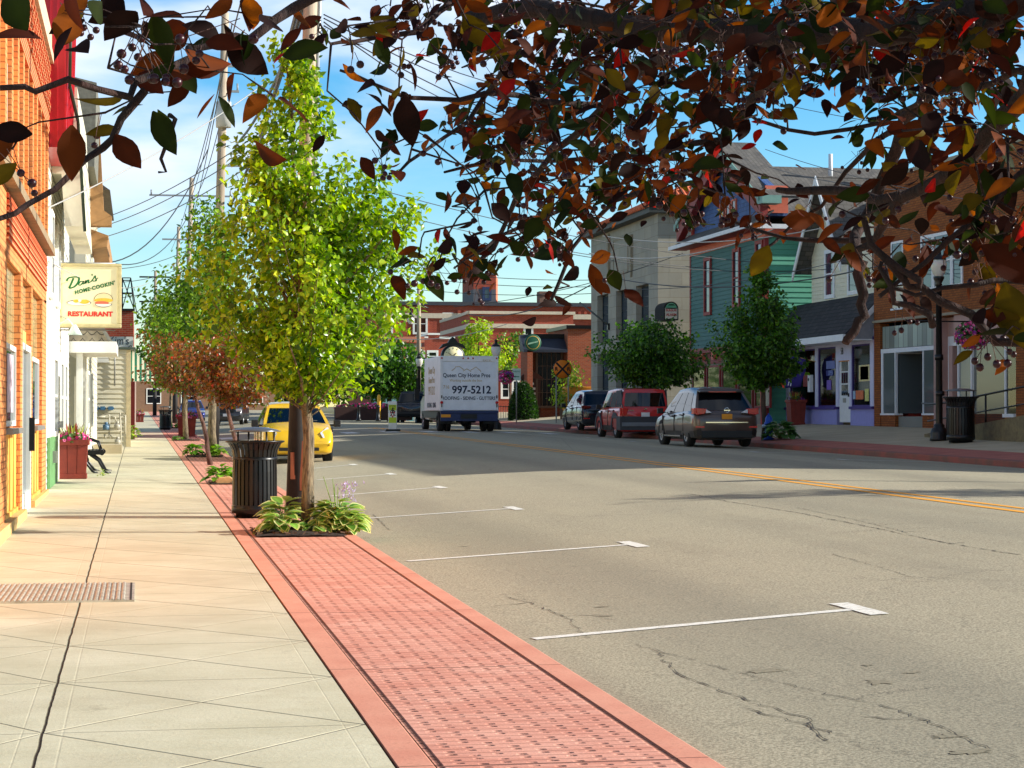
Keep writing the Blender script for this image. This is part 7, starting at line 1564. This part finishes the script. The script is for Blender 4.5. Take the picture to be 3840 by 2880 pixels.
def hosta(label, X, Y, r_, h_, n, seed, varieg=True, scapes=0, cols=None, ll=.17):
    """rosette of broad ribbed leaves, pale margins"""
    g_ = np.random.default_rng(seed); t = thing('hosta', label, 'plant', (X, Y, gz(X, Y)+.03))
    a_ = g_.uniform(0, 2*np.pi, n); q = g_.uniform(.05, 1, n)**.6; el = 1.25*(1-q)+.15
    rb = r_*q*.72; B_ = np.stack([np.cos(a_)*rb, np.sin(a_)*rb, h_*(.25+.75*(1-q**2))*g_.uniform(.75, 1.1, n)], 1)
    D_ = np.stack([np.cos(a_), np.sin(a_), .75-.95*q], 1)+g_.normal(0, .16, (n, 3)); Nn = np.stack([-np.cos(a_)*.4, -np.sin(a_)*.4, np.ones(n)], 1)+g_.normal(0, .2, (n, 3))
    L_ = ll*1.15*g_.uniform(.7, 1.2, n); Wd = L_*.68
    cols = cols or [(104, 150, 56), (130, 172, 70), (84, 128, 46)]
    global rng; rng = g_
    c1 = pal(cols, n)
    if varieg:
        leaf_mesh('leaf_margins', B_, D_, Nn, L_*1.05, Wd*1.1, pal([(206, 216, 130), (220, 226, 156)], n, .06), HOSTM, t, 5, .28, .32)
        u_ = Nn/np.linalg.norm(Nn, axis=1, keepdims=True)
        leaf_mesh('leaves', B_+u_*.004+D_*.006, D_, Nn, L_*.94, Wd*.76, c1, HOSTM, t, 5, .28, .32)
    else: leaf_mesh('leaves', B_, D_, Nn, L_, Wd, c1, HOSTM, t, 5, .28, .32)
    mb = MB()
    for i in range(0, n, 2): mb.tube([(B_[i][0]*.1, B_[i][1]*.1, 0), tuple(B_[i])], [.005, .003], 4)
    for k in range(scapes):
        a2 = g_.uniform(0, 6.28); tp = Vector((math.cos(a2)*r_*.6+.05, math.sin(a2)*r_*.35, h_*g_.uniform(1.5, 2.1))); mb.tube([(0, 0, .05), tuple(tp*.5+Vector((0, 0, .05))), tuple(tp)], [.006, .005, .003], 5)
    mb.build('stems', plain('hosta_stem', (126, 160, 60), .6), t)
    if scapes:
        m2 = MB()
        g3_ = np.random.default_rng(seed+1)
        for k in range(scapes):
            pass
        for i in range(scapes*9):
            k = i % scapes; a2 = g3_.uniform(0, 6.28); z = h_*(1.2+.7*g3_.uniform()); x = g3_.normal(r_*.35, r_*.18); y = g3_.normal(0, r_*.2); q = Vector((x, y, z)); d = Vector((g3_.normal()*.4, g3_.normal()*.4, -1)).normalized()*.045; s_ = d.orthogonal().normalized()*.012; e_ = d.cross(s_).normalized()*.012
            m2.add([q, q+d+s_, q+d+e_, q+d-s_, q+d-e_], [(0, 1, 2), (0, 2, 3), (0, 3, 4), (0, 4, 1)])
        m2.build('blossoms', plain('lilac_blossom', (206, 190, 226), .6), t)
    return t
xb, yb_ = T1.location.x, T1.location.y
bed('dark mulch bed around the nearest pear tree with variegated hostas', xb-.15, yb_-.12, .98, 1.4)
hosta('pale-edged hosta left of the nearest pear trunk, front one', xb-.33, yb_-.35, .22, .20, 46, 1, ll=.16)
hosta('taller hosta behind and left of the nearest pear trunk', xb-.28, yb_+.12, .22, .30, 44, 2, ll=.18, cols=[(110, 150, 56), (90, 128, 44)])
hosta('large flowering pale-edged hosta right of the nearest pear trunk', xb+.30, yb_-.12, .34, .30, 120, 3, scapes=6, ll=.16)
hosta('small hosta in front of the nearest pear trunk', xb+.02, yb_-.36, .15, .10, 20, 4, ll=.15)
hosta('bushy hosta at the right rim of the nearest planting bed', xb+.36, yb_-.34, .22, .2, 60, 5, ll=.15)
for (g_, lab, s1) in ((g5, 'third', 0), (g2, 'second', 1), (g3, 'fourth', 2), (g4, 'fifth', 3)):
    nm = {'third': 'planting bed with tan rock beyond the bin', 'second': 'planting bed at the second street tree', 'fourth': 'sparse planting bed beside the tall red planter', 'fifth': 'planting bed by the far litter bin'}[lab]
    bx_, by_ = (g_.x+.05, g_.y) if lab == 'third' else (g_.x, g_.y); bed(nm, 1.7, by_, .95, 1.3)
    if lab != 'fourth':
        hosta('green clump left of the trunk in the ' + nm, 1.42, by_-.2, .24, .26, 60, 10+s1, False, cols=[(96, 146, 40), (130, 176, 56)]); hosta('green clump right of the trunk in the ' + nm, 2.0, by_-.25, .18, .24, 40, 20+s1, False, cols=[(120, 160, 50), (150, 186, 70)])
    else: hosta('low grey green clump in the ' + nm, 1.4, by_-.2, .16, .1, 26, 30, False); 
rk = thing('rock', 'flat tan rock in the planting bed beyond the litter bin', 'rock', (1.50, g5.y-.45, gz(1.5, g5.y)+.0)); rm = plain('tan_rock', (190, 150, 100), .9, var=.2, bump=.6)
MB().prism([(-.16, 0), (.17, 0), (.16, .07), (.08, .14), (-.12, .12), (-.17, .05)], 'y', -.12, .12).build('stone', rm, rk, .02)
p_ = at(2925, 1620, 60.); hosta('lush green hosta clump at the foot of the tree by the hydrant', p_.x, 60., .55, .45, 120, 51, False, ll=.24, cols=[(70, 110, 50), (100, 140, 70)])
p_ = gp(497, 1625); hosta('tuft of yellow green weeds at the corner of the siding shop', -.22, 75.5, .3, .45, 60, 52, False, cols=[(150, 170, 60), (110, 140, 44)])
g_ = gp(395, 1790); hosta('sprig of weeds beside the bench foot', g_.x-.05, g_.y, .12, .12, 16, 53, False, ll=.05, cols=[(170, 180, 80), (120, 140, 50)])

# the next tree and lamp along the far pavement, beyond the right edge of the view; their shadows fall across the road
tree('street_tree', 'street tree on the right pavement just outside the view, shading the road', 'tree', 19.6, 25.5, 2.2, 5.9, [(0, .5), (.2, 1.3), (.5, 1.6), (.8, 1.0), (1, .1)], 160, 20, .13, GD, None, BARKD, .09, limbs=30, sig=.22, seed=71)
lamp('street_lamp', 'street lamp on the right pavement just outside the view', 19.2, 30.0, 5.2)
# ================================================================= crabapple overhead
random.seed(99); rng = np.random.default_rng(99)
V_ = 3840/2212.                                     # the branch layout below was read off a 2212 px wide view
def bp(x, y, c): return wc(x*V_, y*V_, c)
CT = (1.75, 2.2)
crab = thing('crabapple_tree', 'overhanging crabapple with dark purple and bronze leaves and small dark fruit', 'tree', (CT[0], CT[1], gz(CT[0], CT[1])))
C0 = crab.location.copy()
main = [  # polylines (x, y, distance), first point nearer the trunk; radius start, end
 ([(2330, 60, 3.0), (2212, 205, 3.3), (2080, 330, 3.5), (1950, 432, 3.7), (1870, 525, 3.8), (1795, 565, 3.9)], .030, .004),
 ([(1950, 432, 3.7), (1850, 418, 3.9), (1760, 412, 4.0), (1680, 410, 4.1)], .013, .006),
 ([(2330, -60, 3.0), (2100, 30, 3.1), (1900, 60, 3.2), (1700, 75, 3.3), (1500, 55, 3.4), (1260, 48, 3.5), (1160, 25, 3.6), (1040, 35, 3.7), (985, 8, 3.8), (900, -30, 3.8)], .034, .010),
 ([(985, 8, 3.8), (900, 58, 3.6), (760, 100, 3.5), (715, 95, 3.4)], .006, .003),
 ([(1600, -80, 2.6), (1100, -90, 2.6), (760, -30, 2.5), (640, 20, 2.5), (540, 75, 2.45), (460, 100, 2.4), (400, 130, 2.35), (300, 190, 2.3), (210, 187, 2.25), (80, 186, 2.2), (0, 190, 2.2)], .011, .003),
 ([(300, 190, 2.3), (270, 250, 2.3), (215, 330, 2.3), (120, 400, 2.25), (30, 455, 2.2), (-20, 490, 2.2)], .005, .003),
 ([(370, 245, 2.3), (355, 310, 2.3), (345, 345, 2.3), (342, 372, 2.3)], .003, .0015),
 ([(1500, 55, 3.4), (1400, 140, 4.0), (1300, 230, 4.4), (1200, 330, 4.6), (1130, 420, 4.7), (1060, 520, 4.8), (1010, 600, 4.8)], .014, .004),
 ([(1700, 75, 3.3), (1640, 200, 4.2), (1560, 300, 4.8), (1480, 380, 5.0), (1330, 440, 5.2), (1240, 540, 5.2), (1190, 650, 5.2)], .016, .004),
 ([(1560, 300, 4.8), (1400, 330, 5.0), (1250, 345, 5.0), (1100, 350, 4.8), (960, 372, 4.6)], .008, .003),
 ([(1300, 230, 4.4), (1180, 215, 4.3), (1050, 205, 4.2), (940, 215, 4.1), (820, 195, 4.0), (735, 152, 4.0)], .007, .003),
 ([(1100, 130, 4.0), (1040, 205, 4.2), (960, 300, 4.0), (880, 350, 3.8), (840, 375, 3.8)], .006, .002),
 ([(1230, 430, 4.6), (1120, 500, 4.4), (1040, 545, 4.3), (980, 580, 4.3)], .005, .002),
 ([(2100, 30, 3.1), (2020, 150, 4.2), (1960, 260, 4.6), (1880, 450, 4.8), (1850, 560, 4.6)], .018, .013),
 ([(1960, 260, 4.6), (1870, 330, 5.0), (1720, 480, 5.2), (1650, 540, 5.2)], .009, .003),
 ([(1900, 520, 4.9), (1800, 515, 5.0), (1700, 525, 5.0), (1560, 470, 5.2)], .009, .003),
 ([(2330, 300, 2.9), (2212, 380, 2.9), (2100, 480, 2.9), (1990, 560, 2.9), (1900, 640, 2.9)], .007, .003),
 ([(2330, 760, 2.9), (2212, 742, 2.9), (2090, 690, 2.9), (1990, 630, 2.9), (1960, 600, 2.9), (1880, 520, 2.9), (1860, 470, 2.9)], .0085, .004),
 ([(2330, 640, 3.0), (2212, 620, 3.0), (2110, 610, 3.0), (1980, 625, 3.0), (1925, 622, 3.0)], .006, .003),
 ([(1850, 560, 4.6), (1862, 640, 4.6), (1868, 680, 4.6), (1840, 715, 4.6), (1826, 742, 4.6)], .014, .009),
 ([(1990, 630, 2.9), (1950, 580, 2.9), (1900, 545, 2.9)], .006, .004),
 ([(2020, 700, 2.9), (1960, 665, 2.9), (1930, 610, 2.9), (1905, 565, 2.9)], .006, .003),
 ([(2330, 130, 3.6), (2000, 210, 4.4), (1900, 260, 4.8), (1700, 275, 5.0), (1600, 235, 5.2)], .010, .004),
]
nodes = []; mb = MB()
tr = [Vector((0, 0, 0)), Vector((.03, .02, .9)), Vector((-.02, .1, 1.5)), Vector((-.1, .2, 1.9))]
mb.tube(tr, [.13, .10, .09, .075], 12); trunk = mb.build('trunk', BARKR, crab)
mb = MB()
BKC = barkmat('crab_bark', (34, 20, 18), (64, 38, 32), 26)
for pl, r0, r1 in main:
    P_ = [bp(*q)-C0 for q in pl]
    if pl[0][0] > 2300 or pl[0][1] < -50: P_ = [tr[-1].lerp(P_[0], .02), tr[-1].lerp(P_[0], .5)+Vector((0, 0, .15))]+P_; r0b = r0*1.6
    Q = []
    for i in range(len(P_)-1):
        p0, p1, p2, p3 = P_[max(i-1, 0)], P_[i], P_[i+1], P_[min(i+2, len(P_)-1)]; kk = max(2, int((p2-p1).length/.09))
        for j in range(kk):
            t = j/kk; Q.append(.5*((2*p1)+(p2-p0)*t+(2*p0-5*p1+4*p2-p3)*t*t+(3*p1-p0-3*p2+p3)*t**3)+Vector((random.gauss(0, 1), random.gauss(0, 1), random.gauss(0, 1)))*.006)
    Q.append(P_[-1]); n = len(Q); rad = [(r0+(r1-r0)*i/(n-1))*(1+random.uniform(-.08, .12)) for i in range(n)]
    mb.tube(Q, rad, 8); nodes += [tuple(q) for q in Q[2:]]
# density of foliage, read per 100 px square of the view (0..9)
DEN = ["1135543146789999998999", "1146221345657788877888", "1222010122377787301345", "1111000023577785001235", "1000000002367442232214", "0000000003443200012125", "0000000001110000000103", "0000000000000000000002"]
def depth_for(x, y):
    if x < 620: return random.uniform(2.15, 2.55)
    if x < 950: return random.uniform(3.0, 3.9)
    if x < 1700: return random.choice([random.uniform(4.0, 5.6)]*5+[random.uniform(2.8, 3.8)])
    return random.choice([random.uniform(3.6, 5.2)]*3+[random.uniform(2.6, 3.4)]) if not (x > 2030 and y > 380) else random.uniform(2.7, 3.4)
clus = []
for r_, row in enumerate(DEN):
    for c_, ch in enumerate(row):
        d = int(ch)
        if not d: continue
        near = c_ < 7
        k = (d*.30 if near else d*.50) if c_ < 10 else d*.95*(1.6 if d > 8 else 1)
        k = int(k)+(random.random() < k-int(k))
        for _ in range(k):
            x, y = c_*100+random.uniform(0, 100), r_*100+random.uniform(-8, 92); c = depth_for(x, y); clus.append((bp(x, y, c)-C0, c))
for _ in range(170):                                  # crown continues above and beyond the frame
    x, y = random.uniform(900, 2500), random.uniform(-600, -10); clus.append((bp(x, y, random.uniform(2.4, 5.2))-C0, 3.5))
for _ in range(620):  # unseen crown added towards the sun to shade the leaves in view
    x, y = random.uniform(2260, 3900), random.uniform(-1100, 620); clus.append((bp(x, y, random.uniform(2.2, 5.0))-C0, 3.5))
NA = np.array(nodes)
clus.sort(key=lambda q: float(np.min(np.linalg.norm(NA-np.array(q[0]), axis=1))))
B_, D_, Nn, LL = [], [], [], []; berries = []
for cpos, c in clus:
    cp = np.array(cpos); i = int(np.argmin(np.linalg.norm(NA-cp, axis=1)+np.maximum(0, cp[2]-NA[:, 2])*.5)); a_ = Vector(NA[i]); b_ = Vector(cp); ln = (b_-a_).length
    if ln > 1e-3:
        md = a_.lerp(b_, .5)+Vector((random.gauss(0, .03), random.gauss(0, .03), .06*ln)); pts = [a_, a_.lerp(md, .5), md, md.lerp(b_, .5)+Vector((0, 0, .01)), b_]
        rr_ = (.0013+.0022*min(1, ln))*min(1.3, c/3.2); mb.tube(pts, [rr_*1.3, rr_, rr_*.9, rr_*.7, .0015], 5)
        NA = np.vstack([NA, [tuple(q) for q in pts[1:]]]); tw = pts
    else: tw = [a_, a_, a_, a_, b_]
    nl = random.randint(5, 9) if c > 2.6 else random.randint(4, 6)
    ax = (b_-a_).normalized() if ln > 1e-3 else Vector((0, 0, -1))
    for k in range(nl):
        f_ = random.uniform(.6, 1) if ln < .5 else random.uniform(.85, 1.0); j = f_*4; q = tw[int(min(3, j))].lerp(tw[min(4, int(j)+1)], j-int(j)) if f_ < 1 else b_
        q = q+Vector((random.gauss(0, .03), random.gauss(0, .03), random.gauss(0, .03)))
        a2 = random.uniform(0, 6.283); d = Vector((math.cos(a2)*.9, math.sin(a2)*.9, random.uniform(-1.1, .45)))+ax*.35
        B_.append(q); D_.append(d); Nn.append((random.gauss(0, .6), random.gauss(0, .6)-.3, random.gauss(.6, .5))); LL.append(random.uniform(.034, .058) if c < 2.7 else random.uniform(.028, .052) if c < 3.7 else random.uniform(.030, .056))
    if random.random() < .62:
        for k in range(random.randint(2, 5)): berries.append((b_+Vector((random.gauss(0, .012), random.gauss(0, .012), 0)), b_+Vector((random.gauss(0, .022), random.gauss(0, .022), -random.uniform(.018, .05)))))
# a few big single leaves hanging close by, as in the photograph
for x, y, c, L_, dx, dz in ((0, 0, 9, 0, 0, 0),(60, 95, 2.2, .080, -.6, .9), (130, 130, 2.2, .07, .3, .9), (155, 300, 2.25, .075, .0, -1), (70, 320, 2.2, .06, -.9, .1), (250, 320, 2.3, .055, .5, -.9), (330, 270, 2.3, .07, .5, -.9), (395, 185, 2.3, .065, .4, .1), (255, 95, 2.3, .072, -.2, .9), (875, 235, 3.3, .085, .1, -1), (840, 170, 3.4, .05, -.3, .6), (1000, 60, 3.3, .075, .3, -.4), (1040, 100, 3.6, .07, .5, -.6), (1690, 505, 4.6, .085, 1, .0), (1660, 560, 4.6, .08, -.4, -1), (2125, 395, 3.0, .07, .1, -1), (2150, 380, 3.0, .08, .2, -1), (2170, 640, 2.8, .10, .3, -1), (1275, 600, 4.9, .08, .4, -1), (1225, 570, 4.9, .085, -1, .1), (2120, 560, 2.8, .1, .8, -.5)):
    if not L_: continue
    L_ *= .82 if x < 500 else 1.
    B_.append(bp(x, y-30, c)-C0); D_.append(_r*dx+Vector((0, 0, dz))+Vector((0, random.uniform(-.2, .2), 0))); Nn.append(tuple(-_f+Vector((random.gauss(0, .3), 0, random.gauss(0, .3))))); LL.append(L_)
n = len(B_); B_ = np.array([tuple(q) for q in B_]); D_ = np.array([tuple(q) for q in D_]); Nn = np.array([tuple(q) for q in Nn]); LL = np.array(LL)
cc = pal([(64, 27, 14), (92, 43, 14), (30, 15, 12), (36, 44, 12), (126, 64, 14), (146, 22, 16), (84, 68, 12), (24, 32, 12)], n, .2, [.23, .15, .20, .17, .05, .025, .075, .10])
leaf_mesh('leaves', B_, D_, Nn, LL, LL*rng.uniform(.42, .64, n), cc, CRABM, crab, 6, .24, rng.uniform(-.15, .75, n))
mb.build('branches', BKC, crab)
bm_ = MB(); st = MB(); FR = plain('dark_red_fruit', (52, 10, 18), .35, var=.3, spec=.4)
for a_, b_ in berries: bm_.ball(b_, random.uniform(.0042, .0062), 8); st.tube([a_, b_], [.0006, .0006], 3, cap=False)
bm_.build('fruit', FR, crab); st.build('fruit_stalks', BARKR, crab)
# ================================================================= poles and wires
random.seed(5)
def polemat(name, a, b, painted_to=None):
    m = M(name, rough=.85); n = m.noise(7, 6, .7, stretch=(1, 1, .06)); cc = m.mix(n.ramp(.35, .65), lin(a), lin(b))
    m.color(cc); m.bump(n, .5, .01); return m.m
WOOD = polemat('weathered_pole_wood', (150, 132, 112), (196, 180, 158)); TARB = plain('black_pole_paint', (34, 28, 26), .75, var=.35, scale=12)
INS = plain('insulator_grey', (150, 156, 160), .3)
def pole(label, base, top, r0, r1, ext, extras):
    t = thing('utility_pole', label, 'utility pole', base); b_ = Vector((0, 0, 0)); tp = Vector(top)-Vector(base); tp = tp*ext
    m_ = tp*(2.6/tp.z); rm = r0+(r1-r0)*2.6/tp.z
    MB().tube([m_, tp], [rm, r1], 14).build('shaft', WOOD, t); MB().tube([b_-Vector((0, 0, .1)), m_], [r0, rm+.003], 14).build('painted_base', TARB, t)
    return t, tp
# nearest pole, behind the pear trunk
g = gp(1104, 1925); cA = (g-CAM).dot(_f); tA = wc(1165, 0, cA); P1, tp1 = pole('leaning wooden utility pole with a black painted base behind the nearest pear tree', (g.x, g.y, gz(g.x, g.y)), tuple(tA), .118, .082, 1.3, None)
MB().tube([(.13+tp1.x*.28, -.05, 2.7), (.13+tp1.x*.62, -.05, tp1.z*.66), (.125+tp1.x, -.05, tp1.z*.98)], .032, 8).box(-1.0+tp1.x*.93, 1.0+tp1.x*.93, -.15, -.05, tp1.z*.93, tp1.z*.93+.1).build('conduit_and_arm', INS, P1)
MB().box(-.06, .0, -.125, -.10, .45, .8).box(.06, .10, -.115, -.10, .3, .95).build('bare_patch', plain('split_wood', (150, 78, 46), .8, var=.2), P1)
g = gp(800, 1700); cB = (g-CAM).dot(_f); tB = wc(840, 225, cB); P2, tp2 = pole('grey wooden utility pole with a transformer drum, second from the camera', (g.x, g.y, gz(g.x, g.y)), tuple(tB), .15, .10, 1.12, None)
zt_ = wc(835, 480, cB).z-P2.location.z; zt2 = wc(835, 385, cB).z-P2.location.z; xx = wc(835, 430, cB).x-P2.location.x
MB().tube([(xx+.02, -.3, zt_), (xx+.02, -.3, zt2)], .21, 18).tube([(xx, -.1, zt2-.2), (xx+.02, -.3, zt2-.2)], .04, 6).build('transformer', plain('transformer_grey', (206, 206, 200), .45, .1), P2)
for y0, sx_ in ((245, .55), (340, .45), (620, .5)):
    zz = wc(835, y0, cB).z-P2.location.z; MB().box(xx-.1, xx+sx_, -.14, -.08, zz-.03, zz+.03).tube([(xx+sx_*.9, -.11, zz), (xx+sx_*.9, -.11, zz+.22)], .025, 6).tube([(xx+sx_*.5, -.11, zz), (xx+sx_*.5, -.11, zz+.22)], .025, 6).build('crossarm', INS, P2)
Yc_ = 96.; b_ = at(690, 1600, Yc_); b_.z = gz(b_.x, Yc_); tC = at(719, 668, Yc_); P3, tp3 = pole('third utility pole further down the left kerb, pale at its tip', tuple(b_), tuple(tC), .15, .10, 1.0, None)
for y0, sx_ in ((735, 1.9), (1010, .8)): 
    zz = at(715, y0, Yc_).z-b_.z; MB().box(tp3.x*.9-sx_, tp3.x*.9+sx_, -.14, -.08, zz-.04, zz+.04).tube([(tp3.x*.9-sx_*.95, -.11, zz), (tp3.x*.9-sx_*.95, -.11, zz+.25)], .04, 6).tube([(tp3.x*.9+sx_*.95, -.11, zz), (tp3.x*.9+sx_*.95, -.11, zz+.25)], .04, 6).build('crossarm', INS, P3)
Yd = 128.; b_ = at(655, 1560, Yd); b_.z = gz(b_.x, Yd); P4, tp4 = pole('fourth utility pole, dark and thin left of the street trees', tuple(b_), tuple(at(670, 850, Yd)), .16, .10, 1.0, None)
MB().box(tp4.x-1.0, tp4.x+1.0, -.14, -.08, tp4.z*.93, tp4.z*.93+.1).build('crossarm', INS, P4)
Yd = 185.; b_ = at(580, 1540, Yd); b_.z = gz(b_.x, Yd); P5, tp5 = pole('distant utility pole with a wide crossarm against the sky on the left', tuple(b_), tuple(at(583, 1015, Yd)), .18, .12, 1.0, None)
for f_ in (.95, .78): MB().box(tp5.x*f_-1.4, tp5.x*f_+1.4, -.14, -.08, tp5.z*f_, tp5.z*f_+.14).build('crossarm', BLACK, P5)
b_ = at(1569, 1560, 120.); b_.z = gz(b_.x, 120.); P6, tp6 = pole('slender brown utility pole rising left of the box truck', tuple(b_), tuple(at(1571, 1066, 120.)), .15, .11, 1.0, None)
P7b = at(2790, 1500, 110.); 
# wires, each one hung between two real points
WIRE = plain('cable_black', (44, 48, 54), .5, var=0); WIREL = plain('cable_pale', (176, 176, 172), .5, var=0)
wn = 0
def wire(label, a_, b_, sag=.3, r_=.012, mat=None, group=None, n=14):
    o0 = (a_+b_)/2; pts = [a_.lerp(b_, i/n)-Vector((0, 0, sag*4*(i/n)*(1-i/n)))-o0 for i in range(n+1)]
    o = MB().tube(pts, r_, 5, cap=False).build('overhead_wire', mat or WIRE); o.location = o0; return tag(o, label, 'overhead wire', group)
G = 'overhead cables'
def W2(label, x0, y0, c0, x1, y1, c1, sag=.3, r_=.011, mat=None): return wire(label, wc(x0, y0, c0), wc(x1, y1, c1), sag, r_, mat, G)
W2('pale service cable rising across the upper left sky to the wooden pole', 180, 780, 33, 1010, 300, 44, .15, .012, WIREL)
for i, (y0, y1) in enumerate(((835, 540), (865, 580), (905, 640))): W2(['upper', 'middle', 'lower'][i]+' of three parallel cables rising right from the cream house eaves', 330, y0, 62, 1000, y1-60+0*i, 44, .25, .012)
W2('thick dark cable sweeping down left from the pole foot of the sky', 400, 985, 62, 780, 560, 70, .9, .02)
W2('slack cable from the rooftop unit towards the street trees', 395, 980, 64, 700, 820, 96, .8, .018)
W2('thin cable running down the sky to the third pole, left one', 905, 0, 30, 640, 940, 150, .5, .012)
W2('thin cable running down the sky to the third pole, right one', 870, 90, 34, 700, 880, 110, .5, .012)
W2('high cable between second and third utility poles', 835, 240, 56, 719, 735, 96, .4, .014)
W2('cable between second and third poles, lower run', 850, 350, 56, 730, 740, 96, .5, .014)
for i, (x0, x1, q) in enumerate(((1170, 905, 520), (1150, 870, 760), (1130, 830, 980))): W2(['outermost', 'middle', 'innermost'][i]+' thick bundled cable dropping from the nearest pole top behind the pear tree', x0, -20, 30, x1, q, 58, .25, .034)
for i, (x1, y1) in enumerate(((2300, 340), (2420, 460), (1980, 420), (2520, 590))): W2(['first', 'second', 'third', 'fourth'][i]+' thin cable fanning right from the nearest pole top, counted from above', 1215, 55+i*14, 27, x1, y1, 60, .5, .010)
for i, (x0, y0, x1, y1) in enumerate(((1400, 705, 2840, 985), (1400, 780, 2700, 1010), (2100, 945, 3100, 1010), (1700, 1150, 2560, 950))): W2(['uppermost', 'second', 'third', 'lowest'][i]+' cable crossing the street in front of the limestone bank', x0, y0, 60+i*4, x1, y1, 74, .3, .013)
for i, (x0, y0, x1, y1) in enumerate(((1550, 1010, 2230, 1050), (1560, 1040, 2230, 1075), (1560, 1085, 2230, 1100))): W2(['top', 'middle', 'bottom'][i]+' of the three level cables over the long brick block', x0, y0, 118, x1, y1, 112, .2, .018)
W2('black twisted cable slanting up across the long brick block', 1760, 1180, 120, 2230, 1060, 100, .6, .03)
W2('pale cable slanting down over the teal house porch', 1430, 1265, 118, 1900, 1215, 110, .4, .02, WIREL)
W2('pale cable along the blue shingled gable of the green house', 2260, 885, 76, 3110, 850, 62, .35, .018, WIREL)
W2('second pale cable just below the green house eave', 2210, 950, 76, 2900, 860, 66, .5, .022, WIREL)
W2('black cable across the green clapboards below the windows', 2290, 1040, 78, 3330, 990, 56, .5, .02)
W2('thin black cable crossing the green side wall to the cream house', 2350, 1085, 78, 3300, 940, 58, .3, .012)
for i, (x0, y0, x1, y1) in enumerate(((2870, 375, 3838, 520), (2870, 560, 3700, 760), (2880, 625, 3500, 720))): W2(['upper', 'middle', 'lower'][i]+' thin cable seen through the gap in the leaves at upper right', x0, y0, 44, x1, y1, 30, .1, .007)
for i, (x0, y0, x1, y1) in enumerate(((395, 1010, 760, 905), (400, 1060, 760, 960), (410, 1120, 760, 1000), (420, 1200, 600, 1085))): W2(['highest', 'second', 'third', 'lowest'][i]+' faint far cable low in the sky left of the trees', x0, y0, 120, x1, y1, 150, .5, .022)
wire('thin loop of cable on the white clapboard wall', wc(165, 970, 33.5), wc(560, 1060, 62), .3, .010, WIREL, G)
# roof aerial on the grey roofs
